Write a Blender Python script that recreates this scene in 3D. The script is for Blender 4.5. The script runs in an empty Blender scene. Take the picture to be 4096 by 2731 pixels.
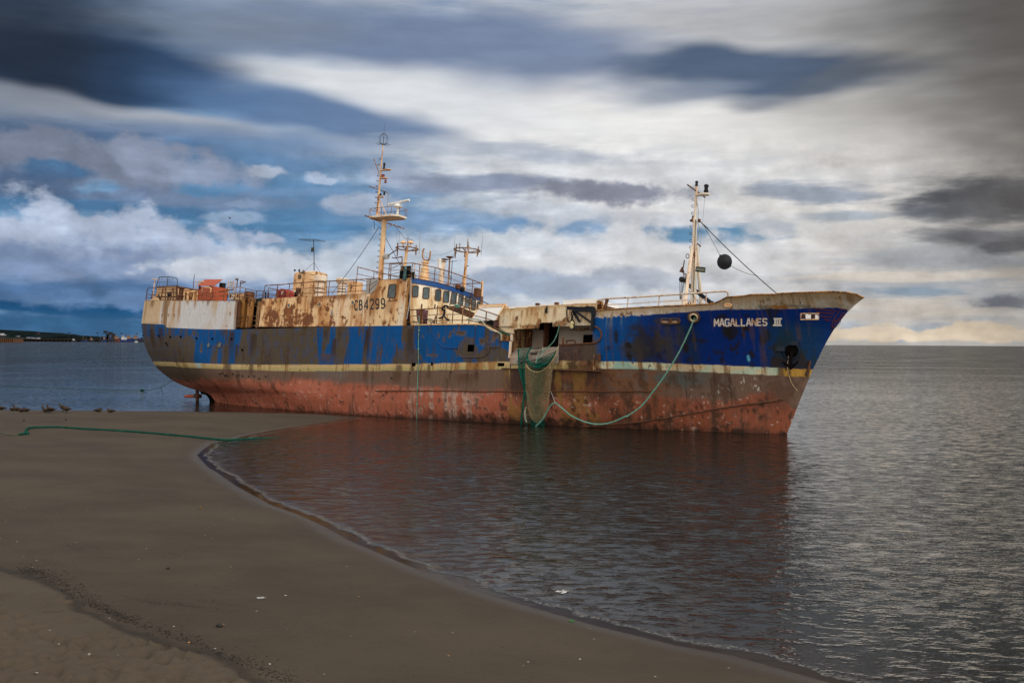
import bpy, math, random
import numpy as np
from mathutils import Vector, Matrix
random.seed(7)
scene = bpy.context.scene
COL = scene.collection

# ------------------------------------------------------------------ camera model (used to measure the place)
FPX, HC, CX, CY, HOR = 4324.0, 5.3, 2048.0, 1365.5, 1370.9
ROLL = math.atan(0.0061)
PIT = math.atan((HOR - CY) / FPX)

def ray(px, py):
    u = px - CX; v = -(py - CY)
    c, s = math.cos(ROLL), math.sin(ROLL)
    X = u * c - v * s; Z = u * s + v * c
    cp, sp = math.cos(PIT), math.sin(PIT)
    return np.array([X, FPX * cp - Z * sp, FPX * sp + Z * cp]) / FPX

def ground(px, py, z=0.0):
    r = ray(px, py)
    return np.array([0, 0, HC]) + r * ((z - HC) / r[2])

def at_depth(px, py, d):
    r = ray(px, py)
    return np.array([0, 0, HC]) + r * (d / r[1])

CROP = dict(A=(540, 1040, 3.267), B=(1100, 960, 3.92), C=(1400, 1000, 3.36), D=(1350, 500, 2.412),
            E=(1850, 1100, 3.36), F=(2600, 680, 2.613), G=(2350, 1100, 2.613), H=(2900, 1120, 2.45),
            I=(540, 1250, 3.36), J=(1200, 1250, 2.94), K=(1900, 1300, 3.408), L=(0, 1280, 2.613),
            M=(0, 1600, 1.3864), N=(1100, 1900, 1.47), O=(2600, 1700, 1.5207), P=(580, 1080, 9.8),
            Q=(780, 1080, 6.533), T=(1590, 1180, 4.8), U=(3050, 1230, 5.408), V=(0, 1600, 4.9),
            W=(0, 1310, 7.84), Y=(280, 1310, 7.84), Z=(0, 0, 1.0))

def k(c, x, y):
    o = CROP[c]
    return (o[0] + x / o[2], o[1] + y / o[2])

# ------------------------------------------------------------------ ship frame: x forward, y to port, z up, heeled to port
RUD = np.array([-27.825, 95.714, 0.0]); STEM = np.array([16.346, 64.132, 0.0])
TH = math.atan2(-(STEM - RUD)[1], (STEM - RUD)[0])
HEEL = math.radians(6.5)
_f = np.array([math.cos(TH), -math.sin(TH), 0]); _p = np.array([math.sin(TH), math.cos(TH), 0]); _z = np.array([0, 0, 1.0])
_ly = _p * math.cos(HEEL) - _z * math.sin(HEEL); _lz = _z * math.cos(HEEL) + _p * math.sin(HEEL)
RS = np.array([_f, _ly, _lz])
SHIP = Matrix([[_f[0], _ly[0], _lz[0], RUD[0]], [_f[1], _ly[1], _lz[1], RUD[1]], [_f[2], _ly[2], _lz[2], 0], [0, 0, 0, 1]])
CAMO = RS @ (np.array([0, 0, HC]) - RUD)

def to_world(p):
    return RUD + RS.T @ np.asarray(p, float)

def plane(pt, axis, val):
    r = RS @ ray(*pt)
    return CAMO + r * ((val - CAMO[axis]) / r[axis])

def Sy(c, x, y, Y): return plane(k(c, x, y), 1, Y)
def Sz(c, x, y, Zv): return plane(k(c, x, y), 2, Zv)
def Sx(c, x, y, Xv): return plane(k(c, x, y), 0, Xv)

# ------------------------------------------------------------------ hull form
def xstem(z): return np.interp(z, [-3, 0, 2.03, 3.83, 5.34, 6.26, 7.27, 7.8, 8.1, 8.6], [53.3, 54.3, 55.0, 55.67, 56.35, 56.85, 57.6, 58.16, 58.57, 59.3])
def xtail(z): return np.interp(z, [-3, -1, .05, .45, .71, .95, 1.12, 1.35, 1.71, 2.26, 2.76, 3.26, 4.09, 4.79, 5.76, 6.53, 7.44, 8.62],
                               [3.5, 2.8, 2.05, 1.6, 1.0, -.33, -1.39, -2.46, -3.74, -4.97, -5.88, -6.37, -6.92, -7.15, -7.1, -6.93, -6.89, -6.81])
def half_breadth(x, z):
    x = np.asarray(x, float); z = np.asarray(z, float)
    B = np.interp(z, [-4, -3, -1, 0, .5, 1], [.3, 3, 4.2, 4.45, 4.55, 4.6])
    t = np.clip((xstem(z) - x) / np.interp(z, [-1, 0, 4, 8], [24, 22, 16, 11]), 0, 1)
    F = 1 - (1 - t) ** np.interp(z, [0, 4, 8], [1.8, 2.0, 2.4])
    s = np.clip((x - xtail(z)) / np.interp(z, [-1, 0, 2, 4, 6.5, 9], [22, 20, 16, 12, 8, 8]), 0, 1)
    A = np.maximum(1 - (1 - s) ** 2, 0) ** np.interp(z, [0, 2, 5, 6.5], [1.1, .8, .6, .5])
    return B * F * A
def hbf(x, z): return float(half_breadth(x, z))

def Hs(c, x, y, off=0.0, zref=None):
    """point of the starboard hull skin seen there (off = metres outboard)"""
    Y = -4.6
    for i in range(14):
        q = plane(k(c, x, y), 1, Y)
        Y = .5 * Y + .5 * -(hbf(q[0], q[2] if zref is None else zref) + off)
    return plane(k(c, x, y), 1, Y)

# wheelhouse front, seen from above
_FY = [-4.7, -4.44, -3.24, -2.21, -.86, .68, 1.91, 3.34, 4.65]; _FX = [27.45, 27.6, 27.98, 28.17, 28.15, 27.95, 27.71, 27.4, 27.17]
def xfront(y): return np.interp(y, _FY, _FX)
def Fs(c, x, y, off=0.0):
    X = 28.0
    for i in range(14):
        q = plane(k(c, x, y), 0, X)
        X = .5 * X + .5 * (float(xfront(q[1])) + off)
    return plane(k(c, x, y), 0, X)
def yhouse(z): return -4.56 + (z - 6) * .05      # starboard wall of the deckhouse (slight tumblehome)
def Ds(c, x, y, off=0.0):
    Y = -4.5
    for i in range(8):
        q = plane(k(c, x, y), 1, Y); Y = yhouse(q[2]) - off
    return plane(k(c, x, y), 1, Y)

# ------------------------------------------------------------------ objects
def tag(o, label=None, cat=None, group=None, kind=None):
    if label: o['label'] = label
    if cat: o['category'] = cat
    if group: o['group'] = group
    if kind: o['kind'] = kind
    return o

def empty(name, label, cat, M=None, group=None):
    o = bpy.data.objects.new(name, None); COL.objects.link(o)
    o.empty_display_size = .3
    if M is not None: o.matrix_world = M
    return tag(o, label, cat, group)

def mesh_np(name, V, Q, mat, smooth=True):
    me = bpy.data.meshes.new(name)
    V = np.asarray(V, np.float32); Q = np.asarray(Q, np.int32)
    n = Q.shape[1]
    me.vertices.add(len(V)); me.vertices.foreach_set('co', V.ravel())
    me.loops.add(Q.size); me.loops.foreach_set('vertex_index', Q.ravel())
    me.polygons.add(len(Q)); me.polygons.foreach_set('loop_start', np.arange(0, Q.size, n, dtype=np.int32))
    me.update(calc_edges=True); me.validate()
    if smooth: me.polygons.foreach_set('use_smooth', np.ones(len(me.polygons), bool))
    me.materials.append(mat)
    return me

def link(name, me, parent=None):
    o = bpy.data.objects.new(name, me); COL.objects.link(o)
    if parent is not None: o.parent = parent
    return o

def paint_attr(me, colr, name='paint'):
    a = me.color_attributes.new(name, 'FLOAT_COLOR', 'POINT')
    c = np.ones((len(me.vertices), 4), np.float32); c[:, :3] = colr
    a.data.foreach_set('color', c.ravel())

def grid_quads(nu, nv, off=0, flip=False):
    i, j = np.meshgrid(np.arange(nu - 1), np.arange(nv - 1), indexing='ij')
    a = (i * nv + j).ravel() + off
    q = np.stack([a, a + nv, a + nv + 1, a + 1], 1)
    return q[:, ::-1] if flip else q

def basis(d):
    d = np.asarray(d, float); d = d / (np.linalg.norm(d) + 1e-12)
    h = np.array([0, 0, 1.0]) if abs(d[2]) < .9 else np.array([1.0, 0, 0])
    a = np.cross(h, d); a /= np.linalg.norm(a)
    return a, np.cross(d, a), d

class MB:
    def __init__(s): s.v = []; s.f = []; s.n = 0
    def add(s, V, F):
        b = s.n
        s.v += [tuple(map(float, p)) for p in V]; s.f += [tuple(i + b for i in f) for f in F]; s.n += len(V)
        return s
    def box(s, c, d, ax=None):
        c = np.asarray(c, float); d = np.asarray(d, float) / 2
        R = np.eye(3) if ax is None else np.array(ax)
        V = [c + R.T @ (d * np.array(q)) for q in [(-1, -1, -1), (1, -1, -1), (1, 1, -1), (-1, 1, -1), (-1, -1, 1), (1, -1, 1), (1, 1, 1), (-1, 1, 1)]]
        return s.add(V, [(0, 3, 2, 1), (4, 5, 6, 7), (0, 1, 5, 4), (1, 2, 6, 5), (2, 3, 7, 6), (3, 0, 4, 7)])
    def bar(s, p, q, w, h=None):
        p = np.asarray(p, float); q = np.asarray(q, float)
        a, b, d = basis(q - p)
        return s.box((p + q) / 2, (w, h or w, np.linalg.norm(q - p)), (a, b, d))
    def tube(s, pts, r, n=6, cap=True, flat=None):
        pts = [np.asarray(p, float) for p in pts]; m = len(pts)
        rs = r if isinstance(r, (list, tuple, np.ndarray)) else [r] * m
        V = []; A = None
        for i in range(m):
            d = pts[min(i + 1, m - 1)] - pts[max(i - 1, 0)]
            if A is None: a, b, d = basis(d)
            else:
                d = d / (np.linalg.norm(d) + 1e-12)
                a = A - d * (A @ d); a /= (np.linalg.norm(a) + 1e-12); b = np.cross(d, a)
            A = a
            for j in range(n):
                t = 2 * math.pi * j / n
                o = a * math.cos(t) + b * math.sin(t)
                V.append(pts[i] + o * rs[i])
        F = [(i * n + j, i * n + (j + 1) % n, (i + 1) * n + (j + 1) % n, (i + 1) * n + j) for i in range(m - 1) for j in range(n)]
        if cap: F += [tuple(range(n))[::-1], tuple(range((m - 1) * n, m * n))]
        return s.add(V, F)
    def lathe(s, prof, c, up=(0, 0, 1), n=16):
        a, b, d = basis(up); c = np.asarray(c, float); m = len(prof)
        V = [c + d * z + (a * math.cos(2 * math.pi * j / n) + b * math.sin(2 * math.pi * j / n)) * r for r, z in prof for j in range(n)]
        F = [(i * n + j, i * n + (j + 1) % n, (i + 1) * n + (j + 1) % n, (i + 1) * n + j) for i in range(m - 1) for j in range(n)]
        F += [tuple(range(n))[::-1], tuple(range((m - 1) * n, m * n))]
        return s.add(V, F)
    def ext(s, poly, vec):
        P = [np.asarray(p, float) for p in poly]; vec = np.asarray(vec, float); n = len(P)
        return s.add(P + [p + vec for p in P], [tuple(range(n))[::-1], tuple(range(n, 2 * n))] + [(i, (i + 1) % n, n + (i + 1) % n, n + i) for i in range(n)])
    def sphere(s, c, r, n=12, m=8, sc=(1, 1, 1)):
        pr = [(max(math.sin(math.pi * i / m), 1e-3) * r, -math.cos(math.pi * i / m) * r) for i in range(m + 1)]
        b = len(s.v); s.lathe(pr, (0, 0, 0), n=n)
        for i in range(b, len(s.v)): s.v[i] = tuple(np.array(s.v[i]) * sc + np.asarray(c, float))
        return s
    def build(s, name, mat, parent=None, smooth=False, local=None):
        """parent: part in the parent's frame.  local: matrix the points are in (a top-level thing, origin set at its base)."""
        me = bpy.data.meshes.new(name)
        V = np.array(s.v)
        M = None
        if local is not None:
            L = np.array(local)
            V = V @ L[:3, :3].T + L[:3, 3]
            base = np.array([V[:, 0].mean(), V[:, 1].mean(), V[:, 2].min()])
            V = V - base; M = Matrix.Translation(base)
        me.from_pydata(V.tolist(), [], s.f); me.update()
        if smooth:
            me.polygons.foreach_set('use_smooth', np.ones(len(me.polygons), bool))
            try: me.set_sharp_from_angle(angle=math.radians(40))
            except Exception: pass
        me.materials.append(mat)
        o = link(name, me, parent)
        if M is not None: o.matrix_world = M
        return o

def arc(p, q, sag, n=10, down=(0, 0, -1)):
    p = np.asarray(p, float); q = np.asarray(q, float); d = np.asarray(down, float)
    return [p + (q - p) * t + d * sag * 4 * t * (1 - t) for t in np.linspace(0, 1, n)]

def smooth_line(pts, sub=6):
    P = [np.asarray(p, float) for p in pts]; P = [2 * P[0] - P[1]] + P + [2 * P[-1] - P[-2]]
    out = []
    for i in range(1, len(P) - 2):
        for t in np.linspace(0, 1, sub, endpoint=False):
            a, b, c, d = P[i - 1], P[i], P[i + 1], P[i + 2]
            out.append(.5 * (2 * b + (c - a) * t + (2 * a - 5 * b + 4 * c - d) * t * t + (3 * b - a - 3 * c + d) * t ** 3))
    out.append(P[-2]); return out

def rope_mb(pts, r, pitch=.5, strands=3):
    """laid rope: strands twisted round the line"""
    P = [np.asarray(p, float) for p in pts]
    L = np.concatenate([[0], np.cumsum([np.linalg.norm(P[i + 1] - P[i]) for i in range(len(P) - 1)])])
    n = max(8, int(L[-1] / (pitch / 6)))
    S = np.linspace(0, L[-1], n)
    C = np.stack([np.interp(S, L, [p[i] for p in P]) for i in range(3)], 1)
    T = np.gradient(C, axis=0); T /= np.linalg.norm(T, axis=1)[:, None] + 1e-9
    a = np.cross(T, np.array([0.13, .21, .97])); a /= np.linalg.norm(a, axis=1)[:, None] + 1e-9
    b = np.cross(T, a); m = MB()
    for j in range(strands):
        w = S * 2 * math.pi / pitch + 2 * math.pi * j / strands
        m.tube(list(C + (a * np.cos(w)[:, None] + b * np.sin(w)[:, None]) * r * .55), r * .58, n=5)
    return m

# ------------------------------------------------------------------ numpy noise
def _h(a, b, s):
    h = (a.astype(np.int64) * 374761393 + b.astype(np.int64) * 668265263 + s * 1442695041) & 0xffffffff
    h = ((h ^ (h >> 13)) * 1274126177) & 0xffffffff
    return ((h ^ (h >> 16)) & 0xffff) / 65535.0
def vnoise(x, y, s):
    xi = np.floor(x); yi = np.floor(y); u = x - xi; v = y - yi
    u = u * u * (3 - 2 * u); v = v * v * (3 - 2 * v)
    return (_h(xi, yi, s) * (1 - u) + _h(xi + 1, yi, s) * u) * (1 - v) + (_h(xi, yi + 1, s) * (1 - u) + _h(xi + 1, yi + 1, s) * u) * v
def fbm(x, y, s, o=4):
    t = 0; a = .5; n = 0
    for i in range(o):
        t = t + a * vnoise(x * 2 ** i + 17.3 * i, y * 2 ** i + 9.1 * i, s + i); n += a; a *= .5
    return t / n
def sstep(a, b, x):
    t = np.clip((x - a) / (b - a), 0, 1); return t * t * (3 - 2 * t)

# ------------------------------------------------------------------ materials
def new_mat(name):
    m = bpy.data.materials.new(name); m.use_nodes = True
    nt = m.node_tree; nt.nodes.clear()
    out = nt.nodes.new('ShaderNodeOutputMaterial'); b = nt.nodes.new('ShaderNodeBsdfPrincipled')
    nt.links.new(b.outputs[0], out.inputs[0])
    return m, nt, b, out
def nd(nt, t, **kw):
    n = nt.nodes.new(t)
    for a, v in kw.items():
        if a.startswith('i_'):
            key = a[2:]; n.inputs[int(key) if key.isdigit() else key.replace('_', ' ')].default_value = v
        else: setattr(n, a, v)
    return n
def math_n(nt, op, a, b=None, clamp=False):
    n = nt.nodes.new('ShaderNodeMath'); n.operation = op; n.use_clamp = clamp
    for i, v in enumerate((a, b)):
        if v is None: continue
        if isinstance(v, (int, float)): n.inputs[i].default_value = v
        else: nt.links.new(v, n.inputs[i])
    return n.outputs[0]
def mixc(nt, fac, a, b):
    n = nt.nodes.new('ShaderNodeMix'); n.data_type = 'RGBA'
    for i, v in ((0, fac), (6, a), (7, b)):
        if isinstance(v, (int, float)): n.inputs[i].default_value = v
        elif isinstance(v, tuple): n.inputs[i].default_value = v + (1,) if len(v) == 3 else v
        else: nt.links.new(v, n.inputs[i])
    return n.outputs[2]
def ramp(nt, v, a, b, lo=0.0, hi=1.0):
    n = nt.nodes.new('ShaderNodeMapRange'); n.interpolation_type = 'SMOOTHSTEP'; n.clamp = False
    for i, q in ((1, a), (2, b), (3, lo), (4, hi)): n.inputs[i].default_value = q
    nt.links.new(v, n.inputs[0]); return n.outputs[0]
def noise(nt, vec, scale, detail=4, rough=.55):
    n = nd(nt, 'ShaderNodeTexNoise', i_Scale=scale, i_Detail=detail, i_Roughness=rough)
    nt.links.new(vec, n.inputs['Vector']); return n.outputs[0]
def obj_vec(nt, scale=(1, 1, 1)):
    t = nt.nodes.new('ShaderNodeTexCoord'); m = nd(nt, 'ShaderNodeMapping'); m.inputs['Scale'].default_value = scale
    nt.links.new(t.outputs['Object'], m.inputs[0]); return m.outputs[0]
def bump(nt, h, strength=.3, dist=.02):
    n = nd(nt, 'ShaderNodeBump', i_Strength=strength, i_Distance=dist); nt.links.new(h, n.inputs['Height']); return n.outputs[0]

RUST = (.16, .062, .024); RUSTD = (.06, .026, .016); RUSTO = (.34, .14, .04)
def weathered(name, base, rust=.5, rough=.6, metal=0, scale=3.0, rust_col=RUST, dark=RUSTD, streak=True, spec=.4):
    """painted steel with rust blotches and runs"""
    m, nt, b, out = new_mat(name)
    v1 = obj_vec(nt); v2 = obj_vec(nt, (1, 1, .22 if streak else 1))
    n1 = noise(nt, v2, scale, 6); n2 = noise(nt, v1, scale * 4.3, 5)
    s = math_n(nt, 'ADD', math_n(nt, 'MULTIPLY', n1, .65), math_n(nt, 'MULTIPLY', n2, .35))
    lo = .72 - .42 * rust
    stain = ramp(nt, s, lo - .12, lo + .1); hard = ramp(nt, s, lo + .06, lo + .13)
    tint = tuple(base[i] * (.55 + .45 * RUSTO[i] / .34) for i in range(3))
    c = mixc(nt, stain, base, tint)
    c = mixc(nt, hard, c, mixc(nt, ramp(nt, n2, .4, .62), rust_col, dark))
    nt.links.new(c, b.inputs['Base Color'])
    nt.links.new(ramp(nt, hard, 0, 1, rough, .9), b.inputs['Roughness'])
    b.inputs['Metallic'].default_value = metal; b.inputs['Specular IOR Level'].default_value = spec
    nt.links.new(bump(nt, n2, .25, .01), b.inputs['Normal'])
    return m
def plain(name, base, rough=.6, metal=0, var=.25, scale=6, bumpy=.2, bd=.01):
    m, nt, b, out = new_mat(name)
    n = noise(nt, obj_vec(nt), scale, 5)
    d = tuple(x * (1 - var) for x in base); l = tuple(min(1, x * (1 + var)) for x in base)
    nt.links.new(mixc(nt, ramp(nt, n, .3, .7), d, l), b.inputs['Base Color'])
    b.inputs['Roughness'].default_value = rough; b.inputs['Metallic'].default_value = metal
    b.inputs['Specular IOR Level'].default_value = .5 if rough < .5 else .2 if rough < .9 else .02
    if bumpy: nt.links.new(bump(nt, noise(nt, obj_vec(nt), scale * 6, 3), bumpy, bd), b.inputs['Normal'])
    return m
def painted(name, rough=.62):
    """steel whose worn paint is a per-vertex record of the layers, with fine grain and dents from nodes"""
    m, nt, b, out = new_mat(name)
    a = nd(nt, 'ShaderNodeAttribute', attribute_name='paint')
    g = noise(nt, obj_vec(nt), 22, 5, .65); gs = noise(nt, obj_vec(nt, (9, 9, .9)), 1.6, 4, .6)
    f = math_n(nt, 'ADD', ramp(nt, g, .3, .7, .78, 1.18), ramp(nt, gs, .3, .7, -.09, .09))
    h = nd(nt, 'ShaderNodeVectorMath', operation='SCALE'); nt.links.new(a.outputs['Color'], h.inputs[0]); nt.links.new(f, h.inputs['Scale'])
    nt.links.new(h.outputs[0], b.inputs['Base Color'])
    b.inputs['Roughness'].default_value = rough; b.inputs['Specular IOR Level'].default_value = .09
    d = noise(nt, obj_vec(nt, (.8, .8, .5)), 1.4, 2)
    wv = nd(nt, 'ShaderNodeTexWave', i_Scale=.47, i_Distortion=1.2); wv.bands_direction = 'X'; nt.links.new(obj_vec(nt), wv.inputs['Vector']); d = math_n(nt, 'ADD', d, math_n(nt, 'MULTIPLY', math_n(nt, 'MULTIPLY', wv.outputs['Fac'], .3), d))
    b1 = nd(nt, 'ShaderNodeBump', i_Strength=.5, i_Distance=.06); nt.links.new(d, b1.inputs['Height'])
    b2 = nd(nt, 'ShaderNodeBump', i_Strength=.3, i_Distance=.012); nt.links.new(g, b2.inputs['Height']); nt.links.new(b1.outputs[0], b2.inputs['Normal'])
    nt.links.new(b2.outputs[0], b.inputs['Normal'])
    return m

MAT = {}
MAT['painted'] = painted('worn_painted_steel')
MAT['white'] = weathered('white_painted_steel', (.78, .72, .6), .45)
MAT['white_clean'] = weathered('cleaner_white_paint', (.78, .77, .76), .1)
MAT['cream'] = weathered('rusty_cream_paint', (.8, .59, .34), .55, rust_col=(.28, .11, .03))
MAT['cream_dark'] = weathered('dirty_cream_paint', (.38, .27, .14), .7)
MAT['yellow_rust'] = weathered('yellow_rust', (.42, .24, .07), .7, rust_col=(.2, .08, .02))
MAT['rail'] = weathered('rusty_pipe', (.5, .34, .17), .85, scale=5, rust_col=(.22, .09, .03))
MAT['rail_dark'] = weathered('dark_rusty_pipe', (.14, .07, .04), .8, scale=5)
MAT['rail_white'] = weathered('white_pipe', (.66, .6, .52), .5, scale=5)
MAT['rust'] = weathered('rust', (.2, .085, .035), .9, scale=4)
MAT['rust_dark'] = weathered('dark_rust', (.06, .032, .022), .8)
MAT['brown'] = weathered('brown_steel', (.1, .075, .058), .6, rust_col=(.075, .04, .025))
MAT['grey_plate'] = weathered('grey_brown_plate', (.34, .28, .23), .3, rough=.45)
MAT['red'] = weathered('red_oxide_paint', (.42, .085, .035), .35, rust_col=(.16, .05, .03))
MAT['red_pole'] = weathered('bright_red_paint', (.3, .03, .025), .25)
MAT['blue'] = weathered('blue_paint', (.003, .06, .24), .3)
MAT['blue_dark'] = weathered('dark_blue_paint', (.002, .012, .03), .35)
MAT['navy'] = plain('navy_paint', (.009, .011, .018), .6)
MAT['black'] = plain('black_steel', (.012, .012, .012), .6)
MAT['black_paint'] = weathered('black_letter_paint', (.018, .018, .022), .15, rust_col=(.1, .05, .03))
MAT['letter_white'] = weathered('white_letter_paint', (.74, .71, .66), .52, scale=2.2, rust_col=(.5, .28, .1), dark=(.35, .17, .06))
MAT['letter_red'] = weathered('red_line_paint', (.1, .013, .014), .35)
MAT['grey'] = weathered('grey_paint', (.42, .42, .42), .15)
MAT['alu'] = plain('weathered_alloy', (.6, .6, .6), .4, .3)
MAT['green'] = weathered('green_deck_paint', (.03, .11, .06), .35)
MAT['tarp'] = plain('dark_green_tarp', (.025, .05, .04), .7)
MAT['hole'] = plain('dark_inside', (.006, .005, .005), .9, bumpy=0)
MAT['purple'] = weathered('dark_purple_drum', (.1, .035, .045), .3)
MAT['lamp_glass'] = plain('smoked_lamp_glass', (.05, .055, .06), .15, bumpy=0)
MAT['lamp_red'] = plain('red_lamp_glass', (.25, .01, .015), .2, bumpy=0)
MAT['wire'] = plain('wire_rope', (.06, .058, .056), .6)
MAT['wire_light'] = plain('pale_wire', (.3, .3, .3), .6)
MAT['rubber'] = plain('black_rubber_ball', (.016, .017, .02), .55, scale=9, bumpy=.6, bd=.02)
MAT['rope'] = plain('pale_green_rope', (.15, .33, .26), .85, var=.35, scale=14, bumpy=.5)
MAT['rope_dark'] = plain('green_rope', (.012, .065, .047), .9, var=.5, scale=12, bumpy=.5)
MAT['rope_white'] = plain('off_white_rope', (.4, .42, .34), .9, var=.3, scale=14)
MAT['net_green'] = plain('green_netting', (.01, .13, .095), .9, var=.4, scale=10)
MAT['net_tan'] = plain('tan_netting', (.4, .3, .16), .9, var=.35, scale=10)
MAT['brass'] = weathered('worn_bright_steel', (.5, .42, .28), .3, rough=.35, metal=.6)
MAT['wood'] = plain('grey_wood', (.12, .1, .09), .8)

def glass_mat():
    m, nt, b, out = new_mat('window_glass')
    n = noise(nt, obj_vec(nt), 1.3, 3)
    nt.links.new(mixc(nt, ramp(nt, n, .35, .65), (.012, .03, .035), (.06, .1, .105)), b.inputs['Base Color'])
    b.inputs['Roughness'].default_value = .12; b.inputs['Specular IOR Level'].default_value = .7
    return m
MAT['glass'] = glass_mat()
BACK_GAIN = 3.6; SUN_E = 1.5; EXPO = 0.0
# ------------------------------------------------------------------ THE TRAWLER
ship = empty('fishing_trawler', 'long rusty blue and white stranded trawler with two masts, beside the sandy spit', 'ship', SHIP)

def xz(pts, fn=Hs):
    q = [fn(*p) for p in pts]
    return np.array([a[0] for a in q]), np.array([a[2] for a in q])

# --- painting helpers: X, Z are metres along and up the plating
class Paint:
    def __init__(s, X, Z, base, fn=Hs):
        s.X = X; s.Z = Z; s.fn = fn; s.c = np.ones((len(X), 3)) * np.array(base)
        s.n1 = fbm(X * 1.6, Z * .35, 3, 5); s.n2 = fbm(X * 3.1, Z * 2.4, 11, 5); s.n3 = fbm(X * .45, Z * .3, 23, 4)
        s.n4 = fbm(X * 7.5, Z * .5, 31, 4); s.n5 = fbm(X * 9, Z * 7, 41, 4)
    def fill(s, col, m):
        m = np.clip(m, 0, 1)[:, None]; s.c = s.c * (1 - m) + np.array(col) * m
    def line(s, pts):
        x, z = xz(pts, s.fn); o = np.argsort(x); return np.interp(s.X, x[o], z[o])
    def span(s, c, x0, x1, y, soft=.3):
        a = s.fn(c, x0, y)[0]; b = s.fn(c, x1, y)[0]
        return sstep(a - soft, a + soft, s.X) * (1 - sstep(b - soft, b + soft, s.X))
    def ell(s, c, x, y, rx, ry, soft=.35, k=1.2, n=None):
        p = s.fn(c, x, y); a = s.fn(c, x + rx, y); b = s.fn(c, x, y + ry)
        RX = abs(a[0] - p[0]) + .02; RZ = abs(b[2] - p[2]) + .02
        r = np.hypot((s.X - p[0]) / RX, (s.Z - p[2]) / RZ)
        r = r + ((s.n2 if n is None else n) - .5) * k * 2
        return 1 - sstep(1 - soft, 1 + soft, r)
    def run(s, c, x, y, ln, w, amt=.8, fade=True, tilt=0.0):
        """a run of rust below a point"""
        p = s.fn(c, x, y); a = s.fn(c, x + w, y); b = s.fn(c, x, y + ln)
        W = abs(a[0] - p[0]) + .02; Ln = abs(p[2] - b[2]) + .02
        t = (p[2] - s.Z) / Ln
        d = np.abs(s.X - p[0] + tilt * t + (s.n1 - .5) * W * .8) / (W * (1 + .3 * t))
        m = (1 - sstep(.35, 1.1, d)) * sstep(-.02, .04, t)
        return amt * m * ((1 - sstep(.3, 1.05, t + (s.n4 - .5) * .7)) if fade else (1 - sstep(.98, 1.02, t)))

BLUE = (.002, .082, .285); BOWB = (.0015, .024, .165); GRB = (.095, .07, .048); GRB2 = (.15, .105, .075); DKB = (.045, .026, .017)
BOOT = (.40, .118, .07); BOOTG = (.165, .1, .074); STRIPE = (.56, .4, .2); STRIPEL = (.62, .62, .46); STRIPET = (.3, .5, .42)
RO = (.33, .14, .04); RB = (.13, .05, .025); WH = (.66, .64, .63); CRM = (.6, .43, .25)

TOP_AFT = [('A', 85, 830), ('A', 140, 832), ('A', 300, 838), ('A', 372, 841), ('A', 418, 882), ('A', 700, 895), ('A', 960, 905), ('A', 1310, 906), ('B', 0, 1385), ('B', 1000, 1358), ('C', 700, 1014), ('C', 960, 1006), ('C', 1690, 1000)]
ST_TOP = [('I', 235, 657), ('I', 400, 663), ('I', 800, 680), ('I', 1240, 691), ('I', 1700, 697), ('J', 0, 613), ('J', 800, 608), ('J', 1240, 606), ('J', 1600, 598), ('J', 1870, 590),
          ('E', 180, 1172), ('E', 600, 1160), ('E', 1300, 1150), ('E', 1870, 1158), ('G', 140, 899), ('G', 600, 911), ('G', 1000, 930), ('G', 1400, 942), ('G', 1850, 965), ('H', 400, 853), ('H', 800, 874)]
ST_BOT = [('I', 275, 710), ('I', 400, 716), ('I', 730, 743), ('I', 900, 750), ('I', 1300, 766), ('I', 1700, 775), ('J', 0, 690), ('J', 500, 686), ('J', 1240, 683), ('J', 1870, 673),
          ('E', 180, 1270), ('E', 740, 1265), ('E', 1300, 1258), ('E', 1870, 1255), ('G', 140, 975), ('G', 600, 985), ('G', 1000, 1005), ('G', 1400, 1022), ('G', 1900, 1045), ('H', 400, 930), ('H', 770, 948)]
RED_TOP = [('I', 400, 890), ('I', 700, 935), ('I', 900, 905), ('I', 1900, 920), ('J', 0, 790), ('J', 500, 830), ('J', 900, 850), ('J', 1240, 870), ('J', 1800, 900), ('K', 0, 925), ('K', 700, 930),  # red edge drops at the stern: shading under the counter put into the paint
           ('K', 1500, 960), ('K', 2045, 1010), ('G', 400, 1280), ('G', 1000, 1300), ('G', 1900, 1230), ('H', 0, 1210), ('H', 650, 1270)]
BOW_WH = [('E', 1765, 575), ('E', 1810, 572), ('G', 100, 447), ('G', 500, 425), ('G', 770, 405), ('G', 970, 390), ('G', 1100, 380), ('G', 1400, 361), ('G', 1700, 356), ('G', 1960, 355), ('H', 400, 283), ('H', 860, 275), ('H', 1080, 271), ('H', 1190, 286), ('H', 1206, 303)]
TOP_FORE = [('E', 1775, 488), ('G', 75, 376), ('G', 420, 350), ('G', 980, 322), ('G', 1240, 310), ('G', 1330, 297), ('G', 1395, 270), ('G', 1440, 237), ('G', 1640, 221), ('G', 1960, 205), ('H', 250, 146), ('H', 500, 137), ('H', 860, 122), ('H', 1050, 116), ('H', 1200, 125), ('H', 1300, 146), ('H', 1367, 178)]

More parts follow.
